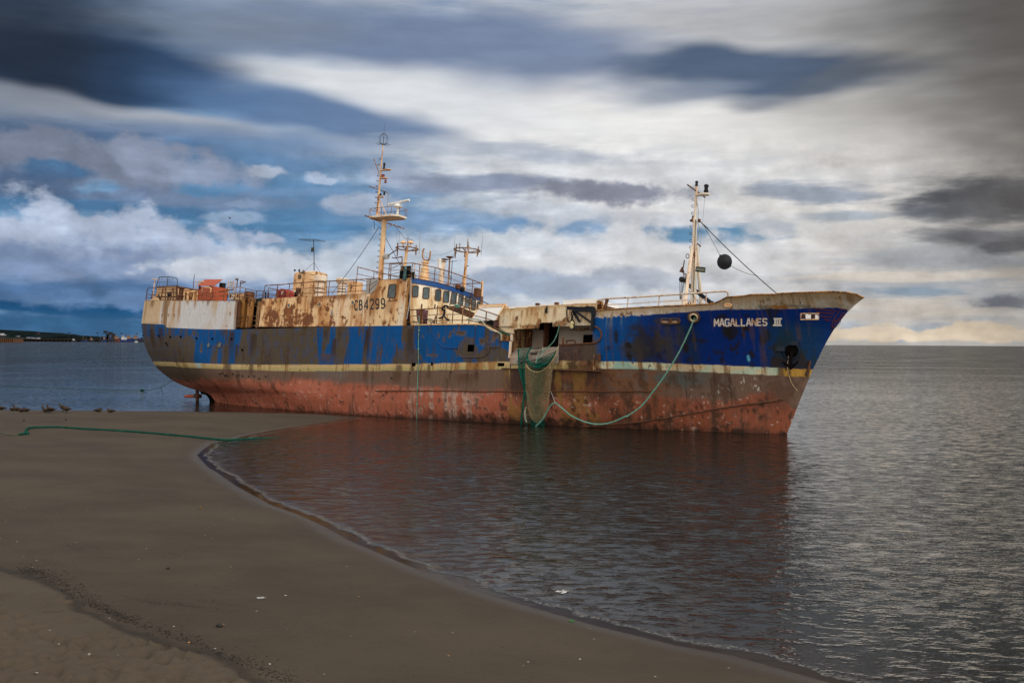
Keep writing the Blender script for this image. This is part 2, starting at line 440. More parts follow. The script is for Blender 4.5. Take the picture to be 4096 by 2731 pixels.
def paint_hull(X, Z):
    p = Paint(X, Z, BLUE); st = p.line(ST_TOP); sb = p.line(ST_BOT); rt = p.line(RED_TOP); bw = p.line(BOW_WH)
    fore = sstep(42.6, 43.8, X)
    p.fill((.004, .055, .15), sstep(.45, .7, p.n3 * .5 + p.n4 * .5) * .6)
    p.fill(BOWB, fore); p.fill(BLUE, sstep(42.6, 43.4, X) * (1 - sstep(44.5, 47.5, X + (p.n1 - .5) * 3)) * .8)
    # grey-brown primer and grime showing through the blue, in vertical runs
    def grime(m, col=GRB, lo=.42, hi=.56, n=None):
        nn = p.n1 * .55 + p.n4 * .3 + p.n2 * .15 if n is None else n
        p.fill(col, np.clip(sstep(1 - m - .13, 1 - m + .07, nn), 0, 1) * np.clip(m * 4, 0, 1) * (.82 + .18 * sstep(.35, .6, p.n2)))
    g = np.zeros(len(X))
    def seg(c, x0, x1, y, a, soft=.35):
        nonlocal g; a_ = p.fn(c, x0, y)[0]; b_ = p.fn(c, x1, y)[0]; Xw = p.X + (p.n1 - .5) * 3.2 + (p.n4 - .5) * 1.6; soft = soft * 2.2; g = np.maximum(g, sstep(a_ - soft, a_ + soft, Xw) * (1 - sstep(b_ - soft, b_ + soft, Xw)) * a)
    seg('A', -200, 1000, 1150, .46, .6); seg('A', 1230, 2400, 1100, .66); seg('J', 0, 160, 400, .6); seg('J', 280, 610, 400, .64); seg('J', 730, 860, 400, .6); seg('J', 840, 1200, 400, .42); seg('J', 1190, 1410, 400, .86, .2)
    seg('J', 1415, 1830, 400, .2)
    g = np.maximum(g, p.ell('J', 1960, 440, 120, 150, .5, .9) * .75); g = np.maximum(g, p.ell('J', 1250, 560, 180, 140, .4, .8) * .8)
    seg('E', 330, 660, 1100, .4); g = np.maximum(g, p.ell('E', 420, 1100, 260, 130, .3, .4) * .95)
    # stern: lower part mostly bare, upper blue
    lowst = p.span('A', -300, 790, 1150, .5) * (1 - sstep(5.05, 5.35, Z + (p.n4 - .5) * 1.0)); g = np.maximum(g, lowst * .74)
    g = g + (.18 - g) * p.span('A', 800, 965, 1150, .5)
    g = np.maximum(g, p.span('A', 965, 1240, 1150, .3) * (1 - sstep(4.2, 5.2, Z)) * .55)
    grime(g)
    p.fill(DKB, np.clip(g * 1.4, 0, 1) * sstep(.56, .66, p.n1 * .5 + p.n5 * .2 + p.n4 * .3) * .75 * (1 - fore))
    for c, x, y, l, w in (('A', 1270, 930, 400, 40), ('A', 1550, 960, 380, 50), ('A', 1330, 1100, 260, 25), ('J', 790, 200, 420, 28), ('J', 400, 300, 300, 40), ('J', 300, 480, 140, 70), ('J', 1310, 180, 430, 45), ('C', 250, 1030, 420, 40), ('A', 210, 900, 300, 40), ('A', 330, 880, 300, 40), ('A', 460, 900, 90, 16), ('A', 600, 900, 110, 16), ('A', 665, 900, 130, 12), ('A', 820, 960, 70, 14), ('A', 1045, 920, 90, 10)):
        p.fill(DKB if l > 250 else (.1, .06, .045), p.run(c, x, y, l, w, .75))
    for c, x, y, rx, ry in (('A', 770, 950, 24, 40), ('A', 870, 1110, 10, 25), ('A', 865, 1180, 14, 30), ('T', 1170, 640, 18, 50), ('T', 1085, 680, 18, 40), ('T', 785, 760, 16, 50), ('T', 1010, 760, 22, 55), ('T', 880, 840, 14, 45), ('T', 490, 790, 14, 40), ('T', 1210, 730, 90, 45), ('T', 1620, 900, 50, 70), ('T', 1840, 830, 40, 60), ('T', 1720, 860, 18, 40), ('T', 1900, 780, 60, 60), ('J', 1560, 500, 70, 10)):
        p.fill(GRB2, p.ell(c, x, y, rx, ry, .25, .8, p.n5) * .95); p.fill(DKB, p.ell(c, x, y - ry * .2, rx * .7, ry * .6, .3, 1.2, p.n5) * .6)
    bay = p.span('E', 1285, 1790, 1050, .12) * (1 - sstep(4.85, 5.0, Z + sstep(43.2, 43.6, X) * (p.n1 - .4) * 1.5)); p.fill((.085, .05, .036), bay * .95); p.fill(DKB, bay * sstep(.42, .6, p.n1 * .5 + p.n2 * .5) * .8); p.fill((.16, .075, .045), bay * sstep(.6, .68, p.n5) * .6)
    # bow: dark scabs and brown stains
    m = p.ell('G', 620, 740, 190, 190, .5, .9, p.n2) ; p.fill((.03, .022, .016), m * .85); p.fill((.055, .045, .034), p.ell('G', 850, 700, 120, 230, .6, .8) * .75)
    p.fill((.05, .042, .034), p.ell('G', 480, 790, 120, 130, .6, .8) * .7)
    p.fill(GRB, p.span('G', -40, 110, 800, .35) * (1 - sstep(4.9, 5.5, Z + (p.n1 - .5))) * .85)
    p.fill((.015, .03, .035), p.ell('G', 1090, 700, 90, 240, .6, .7) * .6)
    for c, x, y, rx, ry in (('G', 430, 720, 22, 30), ('G', 450, 870, 30, 40), ('G', 1060, 880, 30, 30), ('G', 1520, 600, 60, 70), ('G', 1450, 610, 40, 60), ('G', 1400, 450, 40, 30), ('G', 1640, 560, 30, 20), ('G', 1840, 700, 25, 25), ('G', 1720, 830, 20, 30), ('G', 1150, 680, 60, 20), ('G', 1030, 760, 22, 30), ('G', 300, 640, 12, 60), ('G', 210, 760, 30, 30), ('G', 1900, 640, 30, 40), ('H', 390, 610, 16, 24), ('H', 180, 480, 30, 20), ('H', 520, 680, 30, 40), ('H', 640, 720, 90, 130), ('H', 530, 780, 70, 90), ('H', 720, 740, 60, 90)):
        p.fill((.018, .014, .013), p.ell(c, x, y, rx, ry, .5, 1.5, p.n2) * .85)
    p.fill((.02, .014, .012), sstep(.60, .70, p.n2) * fore * sstep(.45, .6, p.n3) * .8)
    p.fill((.012, .05, .075), p.span('H', 420, 1000, 600, .8) * (1 - sstep(6.0, 7.0, Z)) * .55)
    p.fill((.035, .022, .018), p.ell('H', 620, 830, 170, 120, .6, 1.0) * .75)
    p.fill((.12, .3, .5), p.span('G', 190, 360, 520, .3) * sstep(.58, .66, p.n4) * sstep(5.6, 6.1, Z) * .5)
    p.fill((.1, .35, .5), (p.ell('H', 225, 765, 12, 22, .4, 1.2, p.n5) + p.ell('G', 1680, 870, 14, 30, .4, 1.2, p.n5)) * .8)
    # stripe
    inst = sstep(-.012, .012, Z - sb) * (1 - sstep(-.012, .012, Z - st))
    base = p.c.copy(); q = Paint.__new__(Paint); q.__dict__ = dict(p.__dict__); q.c = np.ones_like(p.c) * np.array(STRIPE)
    q.fill((.42, .36, .15), sstep(.5, .56, (st - Z) / (st - sb + 1e-6) + (p.n5 - .5) * .1) * (1 - fore) * .75)
    q.fill(STRIPEL, sstep(43.3, 43.6, X) * (1 - sstep(47.5, 48.5, X)) * sstep(.35, .6, p.n2) * .9); q.fill(STRIPET, sstep(43.3, 43.7, X) * sstep(.52, .62, fbm(X * .8, Z * 3, 77, 3)) * (1 - sstep(54.3, 54.6, X)) * .85)
    q.fill((.55, .42, .28), sstep(48, 48.6, X) * (1 - sstep(49.2, 50, X)) * .8); q.fill(STRIPEL, sstep(49.6, 50.2, X) * (1 - sstep(53.7, 54.0, X)) * .5)
    q.fill((.5, .27, .05), sstep(53.9, 54.15, X) * .95); q.fill((.4, .55, .6), p.ell('I', 850, 710, 35, 40, .3, .6) * .7)
    q.fill(RO, sstep(.57, .66, p.n4 * .6 + p.n1 * .4) * .7); q.fill(RO, p.span('J', 1820, 2400, 630, .4) * .75 * sstep(.35, .5, p.n1)); q.fill((.22, .1, .035), p.span('E', 1270, 1850, 1200, .15) * .75 * sstep(.3, .5, p.n1)); q.fill(DKB, p.span('E', 1270, 1800, 1200, .15) * sstep(.5, .62, p.n2) * .8)
    q.fill(DKB, sstep(.64, .72, p.n5 * .5 + p.n2 * .5) * .75); q.fill(RB, p.ell('E', 1650, 1215, 120, 60, .4, 1.2) * .85)
    for c, x, w in (('I', 1250, 45), ('I', 1560, 35), ('J', 790, 22), ('J', 1170, 40), ('J', 1330, 26), ('J', 1520, 20), ('H', 540, 30), ('H', 625, 14), ('G', 740, 30)):
        y = {'I': 690, 'J': 610, 'H': 850, 'G': 915}[c]; q.fill((.1, .055, .03), q.run(c, x, y, 90, w, .8, False))
    p.c = base * (1 - inst[:, None]) + q.c * inst[:, None]
    # below the stripe: grey brown, then red oxide
    low = 1 - sstep(-.012, .012, Z - sb)
    r = Paint.__new__(Paint); r.__dict__ = dict(p.__dict__); r.c = np.ones_like(p.c) * np.array(BOOTG)
    r.fill((.17, .15, .14), p.span('J', 200, 900, 750, .8) * sstep(.4, .6, p.n3) * .6); r.fill(GRB, p.span('I', 0, 900, 800, 1.) * .8)
    mid = sstep(36.2, 37.2, X) * (1 - sstep(43.6, 44.6, X + (p.n1 - .5) * 2))
    rr = 1 - sstep(-.28, .28, Z - rt + (p.n1 - .5) * .5 + (p.n2 - .5) * .5)
    r.fill(BOOT, rr); r.fill((.22, .066, .034), rr * fore * .85); r.fill((.5, .18, .12), rr * sstep(.5, .7, p.n3) * (1 - fore) * .5); r.fill((.3, .12, .08), rr * sstep(.5, .62, p.n1 * .6 + p.n4 * .4) * .45)
    r.fill((.52, .36, .29), rr * p.span('J', 1300, 2300, 1100, 1.) * sstep(.47, .62, p.n2 * .5 + p.n1 * .5) * .75)
    r.fill((.07, .034, .023), mid * sstep(-.8, .2, Z - rt + (p.n4 - .5) * .8) * sstep(.2, .48, p.n1 * .6 + p.n2 * .4) * .92); r.fill((.06, .035, .03), mid * sstep(.5, .62, p.n1) * sstep(.5, 1.6, Z) * .85)
    r.fill((.26, .14, .035), mid * sstep(.55, .66, fbm(X * 1.3, Z * .5, 91, 4)) * .75); r.fill((.2, .08, .035), sstep(39.5, 41, X) * (1 - sstep(46, 50, X)) * (1 - rr * .6) * sstep(.35, .6, p.n2) * .7)
    r.fill((.03, .12, .13), p.ell('G', 1000, 1090, 300, 70, .6, .7) * .45); r.fill((.1, .05, .035), p.ell('H', 560, 1100, 160, 160, .6, 1.1) * .7)
    for c, x, y, l, w in (('I', 1260, 760, 220, 45), ('I', 1560, 760, 130, 35), ('I', 1385, 780, 300, 26), ('J', 770, 690, 160, 36), ('J', 1150, 690, 150, 50), ('J', 1285, 700, 260, 16), ('J', 1520, 690, 110, 26), ('J', 1770, 700, 150, 14), ('I', 2120, 780, 140, 16), ('I', 1600, 860, 120, 8), ('I', 1670, 890, 120, 8), ('I', 1140, 830, 120, 7), ('I', 1750, 860, 100, 7), ('I', 1315, 830, 100, 7), ('G', 700, 1250, 260, 40), ('J', 1950, 720, 150, 130), ('J', 2080, 690, 160, 40)):
        r.fill((.1, .048, .028) if w > 12 else (.2, .1, .03), r.run(c, x, y, l, w, .75))
    for x, y in ((1140, 828), (1175, 818), (1212, 850), (1236, 850), (1316, 828), (1363, 852), (1398, 842), (1445, 852), (1530, 858), (1602, 857), (1672, 890), (1757, 860), (1100, 1005), (1580, 1055), (1778, 727), (1818, 728), (2134, 755), (1250, 742)):
        r.fill((.012, .01, .01), r.ell('I', x, y, 9, 11, .3, .5, p.n5))
    for x, y in ((1295, 712), (1772, 700), (1075, 770), (620, 668)): r.fill((.012, .01, .01), r.ell('J', x, y, 9, 10, .3, .4, p.n5))
    r.fill((.07, .028, .02), rr * sstep(.64, .7, p.n2) * .75); r.fill((.6, .45, .38), rr * sstep(.73, .78, fbm(X * 5, Z * 6, 63, 4)) * .6)
    for c, x, y, rx, ry in (('G', 1360, 1200, 16, 90), ('G', 1440, 1180, 60, 26), ('G', 1390, 1310, 40, 50), ('G', 1620, 1120, 14, 60), ('G', 1770, 1150, 40, 60), ('G', 1230, 1300, 24, 60), ('G', 1090, 1250, 12, 90), ('H', 175, 990, 14, 40), ('H', 30, 1060, 30, 40), ('H', 320, 1020, 10, 40), ('G', 1640, 1290, 60, 40)):
        r.fill((.6, .55, .5), r.ell(c, x, y, rx, ry, .5, .6) * sstep(.63, .69, fbm(X * 14, Z * 7, 71, 3)) * .8)
    r.fill((.07, .038, .025), fore * sstep(.5, .64, p.n1 * .5 + p.n2 * .5) * .6); r.fill((.05, .028, .02), sstep(.62, .7, p.n4 * .5 + p.n1 * .5) * .55)
    # weed and scale at the waterline (starboard water sits about half a metre below the ship's own zero)
    wl = Z + .5; r.fill((.035, .02, .015), (1 - sstep(.1, .75, wl + (p.n2 - .5) * 1.6)) * sstep(26, 34, X) * .95); r.fill((.05, .025, .018), (1 - sstep(-.1, .3, wl + (p.n2 - .5) * .6)) * .9)
    r.fill((.09, .035, .022), (1 - sstep(.2, 1.3, wl + (p.n2 - .5) * 2.0)) * sstep(.5, .62, p.n5 * .4 + p.n2 * .6) * .8)
    p.c = p.c * (1 - low[:, None]) + r.c * low[:, None]
    # white bow band
    wb = fore * sstep(-.015, .015, Z - bw + sstep(48.2, 47.0, X) * 0 + (1 - sstep(45, 48, X)) * (p.n4 - .5) * .35)
    w = Paint.__new__(Paint); w.__dict__ = dict(p.__dict__); w.c = np.ones_like(p.c) * np.array((.6, .57, .53))
    w.fill((.38, .3, .19), sstep(50.5, 52.5, X) * .55); tp = np.interp(X, *xz(TOP_FORE)); w.fill((.4, .22, .07), sstep(.55, .05, (tp - Z) + (p.n4 - .5) * .5) * .7); w.fill((.42, .27, .12), sstep(.52, .66, p.n4 * .7 + p.n2 * .3) * .7); w.fill(RB, sstep(.66, .73, p.n2 * .6 + p.n5 * .4) * .8)
    w.fill((.1, .1, .09), p.ell('H', 400, 270, 90, 14, .5, 1.0, p.n5) * .7 + p.ell('H', 780, 262, 160, 12, .5, 1., p.n5) * .6 + p.ell('H', 420, 190, 12, 10, .4, .8) * .7); w.fill((.3, .12, .02), p.ell('H', 540, 268, 90, 14, .5, 1.2, p.n5) * .95)
    w.fill((.2, .1, .04), p.ell('H', 1230, 200, 20, 60, .5, 1.2) * .6 + p.ell('H', 1110, 250, 100, 30, .6, 1.2) * .4)
    p.c = p.c * (1 - wb[:, None]) + w.c * wb[:, None]
    # plate seams
    p.fill((.1, .055, .03), sstep(.6, .7, p.n4 * .6 + p.n1 * .4) * (1 - low) * .45)
    for zz in (1.55, 4.35, 5.35): p.c *= (1 - .16 * np.exp(-((Z - zz) / .02) ** 2))[:, None]
    for xx in np.arange(2, 57, 3.1): p.c *= (1 - .13 * np.exp(-((X - xx) / .025) ** 2))[:, None]
    p.fill((.06, .03, .02), (1 - sstep(.02, .05, np.abs(X - Hs('T', 1490, 700)[0]))) * sstep(3.9, 4.1, Z) * .8)
    return np.clip(p.c, .003, .9)

def interp_line(pts, fn=Hs):
    x, z = xz(pts, fn); o = np.argsort(x); return x[o], z[o]
ta = interp_line(TOP_AFT); tf = interp_line(TOP_FORE)
X36 = Hs('C', 1690, 1000)[0]
MIDTOP = [(Hs('E', 180, 665)), (Hs('E', 340, 690)), (Hs('E', 495, 778)), (Hs('E', 497, 884)), (Hs('E', 655, 884)), (Hs('E', 657, 1190)), (Hs('E', 1296, 1183)), (Hs('E', 1300, 935)), (Hs('E', 1740, 918))]
X43 = Hs('E', 1755, 700)[0]

def hull_block(x_of, ztop_of, nu, fine, side):
    """x_of(u, z); grid of plating for one side"""
    us = np.linspace(0, 1, nu)
    vz = np.concatenate([np.linspace(-2.6, -.9, 5, endpoint=False), np.linspace(-.9, 0, fine)])
    U = np.repeat(us[:, None], len(vz), 1)
    top = np.repeat(ztop_of(us)[:, None], len(vz), 1)
    Zv = np.where(vz[None, :] < -.9, vz[None, :], -.9 + (top + .9) * ((vz[None, :] + .9) / .9))
    Xv = x_of(U, Zv); Yv = side * half_breadth(Xv, Zv)
    return np.stack([Xv, Yv, Zv], -1).reshape(-1, 3), nu, len(vz)

VV = []; QQ = []; off = 0
def add_block(V, nu, nv, side, holes=()):
    global off
    Q = grid_quads(nu, nv, 0, flip=(side < 0))
    if holes:
        c = V[Q].mean(1); keep = np.ones(len(Q), bool)
        for hole in holes: keep &= ~hole(c)
        Q = Q[keep]
    VV.append(V); QQ.append(Q + off); off += len(V)

def rect_hole(c, x0, y0, x1, y1):
    a = Hs(c, x0, y0); b = Hs(c, x1, y1)
    lo = np.minimum(a, b); hi = np.maximum(a, b)
    return lambda C: (C[:, 0] > lo[0]) & (C[:, 0] < hi[0]) & (C[:, 2] > lo[2]) & (C[:, 2] < hi[2])
def oval_hole(c, x, y, rx, ry):
    a = Hs(c, x, y); R1 = abs(Hs(c, x + rx, y)[0] - a[0]); R2 = abs(Hs(c, x, y + ry)[2] - a[2])
    return lambda C: ((C[:, 0] - a[0]) / R1) ** 2 + ((C[:, 2] - a[2]) / R2) ** 2 < 1

bow_hole = rect_hole('H', 742, 330, 918, 384)
aft_holes = [rect_hole('J', 1973, 380, 2044, 458), rect_hole('J', 1312, 588, 1356, 632), oval_hole('J', 1550, 604, 14, 18)]
mid_holes = [rect_hole('E', 478, 1178, 565, 1228)]
for side in (-1, 1):
    S_ = side < 0
    xa = lambda U, Zv: xtail(Zv) + (X36 - xtail(Zv)) * (.35 * U ** 2 + .65 * U)
    def za(us): return np.interp(xtail(6.) + (X36 - xtail(6.)) * (.35 * us ** 2 + .65 * us), *ta)
    V, nu, nv = hull_block(xa, za, 720 if S_ else 90, 118 if S_ else 18, side); add_block(V, nu, nv, side, aft_holes if S_ else ())
    mids = [(X36, ta[1][-1])] + [(q[0], q[2]) for q in MIDTOP] + [(X43, MIDTOP[-1][2])]
    if not S_: mids = [(X36, 6.0), (X43, 6.3)]
    for (x0, z0), (x1, z1) in zip(mids[:-1], mids[1:]):
        if x1 - x0 < .03: continue
        n = max(2, int((x1 - x0) / (.055 if S_ else .6)))
        V, nu, nv = hull_block(lambda U, Zv: x0 + (x1 - x0) * U, lambda us: z0 + (z1 - z0) * us, n, 105 if S_ else 18, side); add_block(V, nu, nv, side, mid_holes if S_ else ())
    def zf(us):
        z = np.full(len(us), 7.)
        for i in range(6): z = np.interp(X43 + (xstem(z) - X43) * (1 - (1 - us) ** 1.25), *tf)
        return z
    V, nu, nv = hull_block(lambda U, Zv: X43 + (xstem(Zv) - X43) * (1 - (1 - U) ** 1.25), zf, 330 if S_ else 60, 160 if S_ else 22, side); add_block(V, nu, nv, side, [bow_hole] if S_ else ())
    if S_: top_edge_fore = V.reshape(nu, nv, 3)[:, -1]
HV = np.concatenate(VV); HQ = np.concatenate(QQ)
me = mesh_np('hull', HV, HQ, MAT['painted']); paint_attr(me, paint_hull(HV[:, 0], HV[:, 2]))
hull = link('hull', me, ship)

def out_n(p):
    """outward direction of the starboard skin"""
    e = .05
    dx = (hbf(p[0] + e, p[2]) - hbf(p[0] - e, p[2])) / (2 * e); dz = (hbf(p[0], p[2] + e) - hbf(p[0], p[2] - e)) / (2 * e)
    n = np.array([-dx, -1, -dz]); return n / np.linalg.norm(n)

# rails, rubbing bars and pipes welded to the shell
def hull_bar(name, pts, r, mat, off=.03, sub=5, parent=None):
    return MB().tube(smooth_line([Hs(*p, off) for p in pts], sub), r, 6).build(name, MAT[mat], parent or hull, True)
hull_bar('rubbing_bar', [('J', 890, 922), ('J', 1400, 920), ('J', 1900, 920), ('K', 0, 905), ('K', 700, 903), ('K', 1500, 903), ('K', 2045, 905), ('G', 400, 1215), ('G', 700, 1212)], .045, 'rust')
hull_bar('bilge_bar', [('K', 1430, 1388), ('K', 2045, 1340), ('G', 700, 1512), ('G', 1200, 1425), ('G', 1600, 1360), ('G', 1960, 1315), ('H', 250, 1218), ('H', 590, 1165)], .05, 'rust_dark')
hull_bar('shell_pipe', [('T', 590, 590), ('T', 660, 690), ('T', 730, 820), ('T', 800, 930), ('T', 860, 985), ('T', 930, 1012), ('T', 1050, 1014), ('T', 1165, 1014)], .045, 'blue')
hull_bar('shell_pipe', [('J', 1865, 412), ('J', 1866, 470), ('J', 1885, 510), ('J', 1920, 524), ('J', 2050, 522), ('J', 2160, 515), ('J', 2205, 480), ('J', 2218, 430), ('J', 2222, 408), ('J', 2340, 402)], .04, 'brown', sub=8)
hull_bar('gunwale_pipe', [('E', 1300, 935), ('E', 1500, 928), ('E', 1740, 916), ('E', 1810, 900), ('E', 1855, 850), ('E', 1865, 790), ('E', 1845, 735), ('E', 1800, 700), ('E', 1760, 690)], .055, 'rust', sub=8)
MB().tube([p + np.array([0, -.01, .02]) for p in top_edge_fore[::4]] + [top_edge_fore[-1] + np.array([.02, 0, .02])], .045, 6).build('bulwark_rail', MAT['yellow_rust'], hull, True)
MB().tube(smooth_line([Hs('C', 840, 1008, .02), Hs('C', 1100, 1002, .02), Hs('C', 1690, 998, .02), Hs('E', 330, 692, .02), Hs('E', 495, 776, .02)], 5), .05, 6).build('sheer_bar', MAT['cream'], hull, True)
def hull_ring(name, c, x, y, r, mat, pane, proud=.03, tube=.035, par=None, fn=None):
    """round port: a ring with its glass or dark disc"""
    p = (fn or Hs)(c, x, y, .0); n = out_n(p) if fn is None else np.array([0, -1, -.03]); a, b, d = basis(n)
    pts = [p + n * proud + (a * math.cos(t) + b * math.sin(t)) * r for t in np.linspace(0, 2 * math.pi, 17)]
    o = MB().tube(pts, tube, 6, False).build(name, MAT[mat], par or ship, True)
    MB().lathe([(r, 0), (r, .02)], p + n * .005, n, 16).build('pane', MAT[pane], o)
    return o
hull_ring('porthole', 'A', 415, 1092, .2, 'brown', 'hole'); hull_ring('porthole', 'A', 963, 1110, .22, 'blue', 'glass'); hull_ring('porthole', 'A', 1105, 1107, .22, 'brown', 'glass')
for c, x, y in (('A', 107, 985), ('A', 312, 992), ('A', 465, 1003), ('A', 600, 1003), ('A', 808, 1022), ('A', 1012, 1028), ('A', 1265, 1030), ('A', 1405, 1175)):
    p = Hs(c, x, y); n = out_n(p); MB().lathe([(.1, 0), (.1, .05), (.06, .05), (.06, .01)], p, n, 10).build('scupper', MAT['hole'], hull, True)
# bow fittings
o = hull_ring('hawse_pipe', 'G', 1113, 440, .3, 'rust_dark', 'hole', .06, .09)
p = Hs('G', 1113, 440); n = out_n(p); a, b, d = basis(n)
MB().tube([p + n * .13 + (a * math.cos(t) + b * math.sin(t)) * .22 for t in np.linspace(0, 2 * math.pi, 17)], .07, 6, False).build('fairlead', MAT['brass'], o, True)
def slot(name, c, x0, y0, x1, y1, mat, inner, parent=None, t=.05):
    """long rounded chock"""
    q = [Hs(c, x, y) for x, y in ((x0, (y0 + y1) / 2), (x1, (y0 + y1) / 2))]; hgt = abs(Hs(c, x0, y0)[2] - Hs(c, x0, y1)[2]) / 2
    n = out_n((q[0] + q[1]) / 2); ax = (q[1] - q[0]) / np.linalg.norm(q[1] - q[0]); up = np.array([0, 0, 1.0]); L = np.linalg.norm(q[1] - q[0]) / 2 - hgt; cc = (q[0] + q[1]) / 2
    ol = [cc + ax * (L + hgt * math.cos(t_)) + up * hgt * math.sin(t_) for t_ in np.linspace(-math.pi / 2, math.pi / 2, 8)] + [cc + ax * (-L + hgt * math.cos(t_)) + up * hgt * math.sin(t_) for t_ in np.linspace(math.pi / 2, 1.5 * math.pi, 8)]
    o = MB().tube([v + n * .03 for v in ol + ol[:1]], t, 6, False).build(name, MAT[mat], parent or ship, True)
    MB().ext([v - n * .02 for v in ol], n * .03).build('chock_back', MAT[inner], o); return o, cc, n, ax
so, cc, n, ax = slot('mooring_chock', 'G', 768, 455, 968, 505, 'brown', 'cream_dark')
MB().lathe([(.07, 0), (.05, .1), (.09, .3), (.05, .34)], cc + n * .03 - np.array([0, 0, .2]), n=10).build('roller', MAT['rust_dark'], so, True)
slot('mooring_chock', 'F', 785, 1400, 850, 1425, 'cream', 'cream_dark', t=.06)
# opening in the bow with its frame and the two bollards behind it
fr = [Hs('H', x, y, .0) for x, y in ((740, 328), (920, 328), (920, 386), (740, 386))]
MB().tube([p + out_n(p) * .01 for p in fr + fr[:1]], .035, 6, False).build('bow_opening_frame', MAT['cream'], hull)
for x in (768, 862):
    p = Hs('H', x, 384, -.55); MB().lathe([(.16, -.5), (.13, -.1), (.12, .3), (.2, .36), (.17, .42), (.05, .5)], p, n=12).build('bollard', MAT['rust_dark'], ship, True)
# anchor pocket
o = hull_ring('anchor_pocket', 'H', 648, 700, .46, 'blue_dark', 'hole', .03, .055)
p = Hs('H', 648, 715, .1); n = out_n(p); a, b, d = basis(n)
am = MB().tube([p + n * .05 + np.array([0, 0, .1]), p + n * .1 - np.array([0, 0, .75])], .1, 8).tube([p + n * .12 + np.array([-.5, 0, -.5]), p + n * .14 + np.array([0, 0, -.85]), p + n * .12 + np.array([.45, 0, -.45])], [.05, .12, .05], 6)
am.build('anchor', MAT['hole'], o, True)
for x, y, dx, dy in ((540, 672, 34, 18), (675, 620, 34, 14)):
    p = Hs('H', x, y, .05); MB().box(p, (dx / 60, .14, dy / 60)).build('guard_plate', MAT['blue_dark'], hull)
hull_bar('anchor_lashing', [('H', 622, 745), ('H', 612, 850), ('H', 625, 930), ('H', 650, 1000), ('H', 680, 1050), ('H', 712, 1085)], .022, 'net_tan', .05)
MB().tube([Hs('H', 838, 790, .05), Hs('H', 800, 940, .05)], [.06, .12], 6).build('stem_scale', MAT['rust_dark'], hull, True)

# --- lettering as flat painted strokes laid on the plating
def ribbon(mb, pts, w, up=None):
    """flat strip along 3D points lying on the surface with normals n"""
    P = [np.asarray(p[0], float) for p in pts]; N = [np.asarray(p[1], float) for p in pts]; V = []
    for i in range(len(P)):
        d0 = P[i] - P[i - 1] if i else P[1] - P[0]; d1 = P[i + 1] - P[i] if i < len(P) - 1 else d0
        d0 = d0 / (np.linalg.norm(d0) + 1e-9); d1 = d1 / (np.linalg.norm(d1) + 1e-9); d = d0 + d1; d /= np.linalg.norm(d) + 1e-9
        s = np.cross(N[i], d); s /= np.linalg.norm(s) + 1e-9; kx = min(1.5, 1 / max(.4, abs(float(d @ d1))))
        V += [P[i] + s * w / 2 * kx, P[i] - s * w / 2 * kx]
    b = len(mb.v); mb.add(V, [(2 * i, 2 * i + 1, 2 * i + 3, 2 * i + 2) for i in range(len(P) - 1)])
GL = {'M': [[(0, 0), (.03, 1), (.5, .35), (.97, 1), (1, 0)]], 'A': [[(0, 0), (.42, 1), (.58, 1), (1, 0)], [(.2, .32), (.8, .32)]],
      'G': [[(.95, .78), (.8, .97), (.25, .97), (.03, .8), (.03, .2), (.25, .03), (.8, .03), (.95, .2), (.95, .48), (.55, .48)]], 'L': [[(.05, 1), (.05, .04), (.95, .04)]],
      'N': [[(.04, 0), (.04, 1), (.96, 0), (.96, 1)]], 'E': [[(.95, .96), (.06, .96), (.06, .04), (.95, .04)], [(.06, .52), (.8, .52)]],
      'S': [[(.95, .8), (.8, .97), (.2, .97), (.05, .82), (.05, .65), (.2, .53), (.8, .47), (.95, .35), (.95, .18), (.8, .03), (.2, .03), (.05, .2)]],
      'C': [[(.95, .75), (.8, .96), (.25, .96), (.05, .8), (.05, .2), (.25, .04), (.8, .04), (.95, .25)]], 'B': [[(.06, 0), (.06, .96), (.7, .96), (.9, .84), (.9, .64), (.7, .52), (.06, .52)], [(.7, .52), (.95, .4), (.95, .16), (.75, .04), (.06, .04)]],
      '4': [[(.78, 0), (.78, 1), (.05, .3), (1, .3)]], '2': [[(.06, .75), (.22, .96), (.75, .96), (.93, .8), (.93, .6), (.06, .05), (.97, .05)]],
      '9': [[(.92, .5), (.75, .42), (.25, .42), (.06, .58), (.06, .82), (.25, .96), (.72, .96), (.93, .8), (.93, .2), (.72, .04), (.2, .04), (.06, .18)]],
      'F': [[(.1, 0), (.1, .95), (.95, .95)], [(.1, .5), (.75, .5)]], 'I': [[(.5, 0), (.5, 1)]]}
def lettering(name, text, box, fn, norm, mat, w, parent, widths=None, gap=.28):
    """box: four crop picks (bottom left, bottom right, top right, top left)"""
    mb = MB(); wd = widths or [1 if ch != ' ' else .6 for ch in text]; tot = sum(wd) + gap * (len(text) - 1); u = 0
    for ch, cw in zip(text, wd):
        for st in GL.get(ch, []):
            dense = []
            for i in range(len(st) - 1):
                for t in np.linspace(0, 1, 5, endpoint=False): dense.append((st[i][0] + (st[i + 1][0] - st[i][0]) * t, st[i][1] + (st[i + 1][1] - st[i][1]) * t))
            dense.append(st[-1]); pts = []
            for a, b in dense:
                s = (u + a * cw) / tot
                q = [(1 - s) * (1 - b), s * (1 - b), s * b, (1 - s) * b]
                x = sum(q[i] * box[i][1] for i in range(4)); y = sum(q[i] * box[i][2] for i in range(4))
                p = fn(box[0][0], x, y); n = norm(p); pts.append((p + n * .012, n))
            ribbon(mb, pts, w)
        u += cw + gap
    return mb.build(name, MAT[mat], parent)
lettering('ship_name', 'MAGALLANES', [('G', 1328, 537), ('G', 1874, 526), ('G', 1876, 453), ('G', 1326, 461)], Hs, out_n, 'letter_white', .085, hull)
nm = MB()
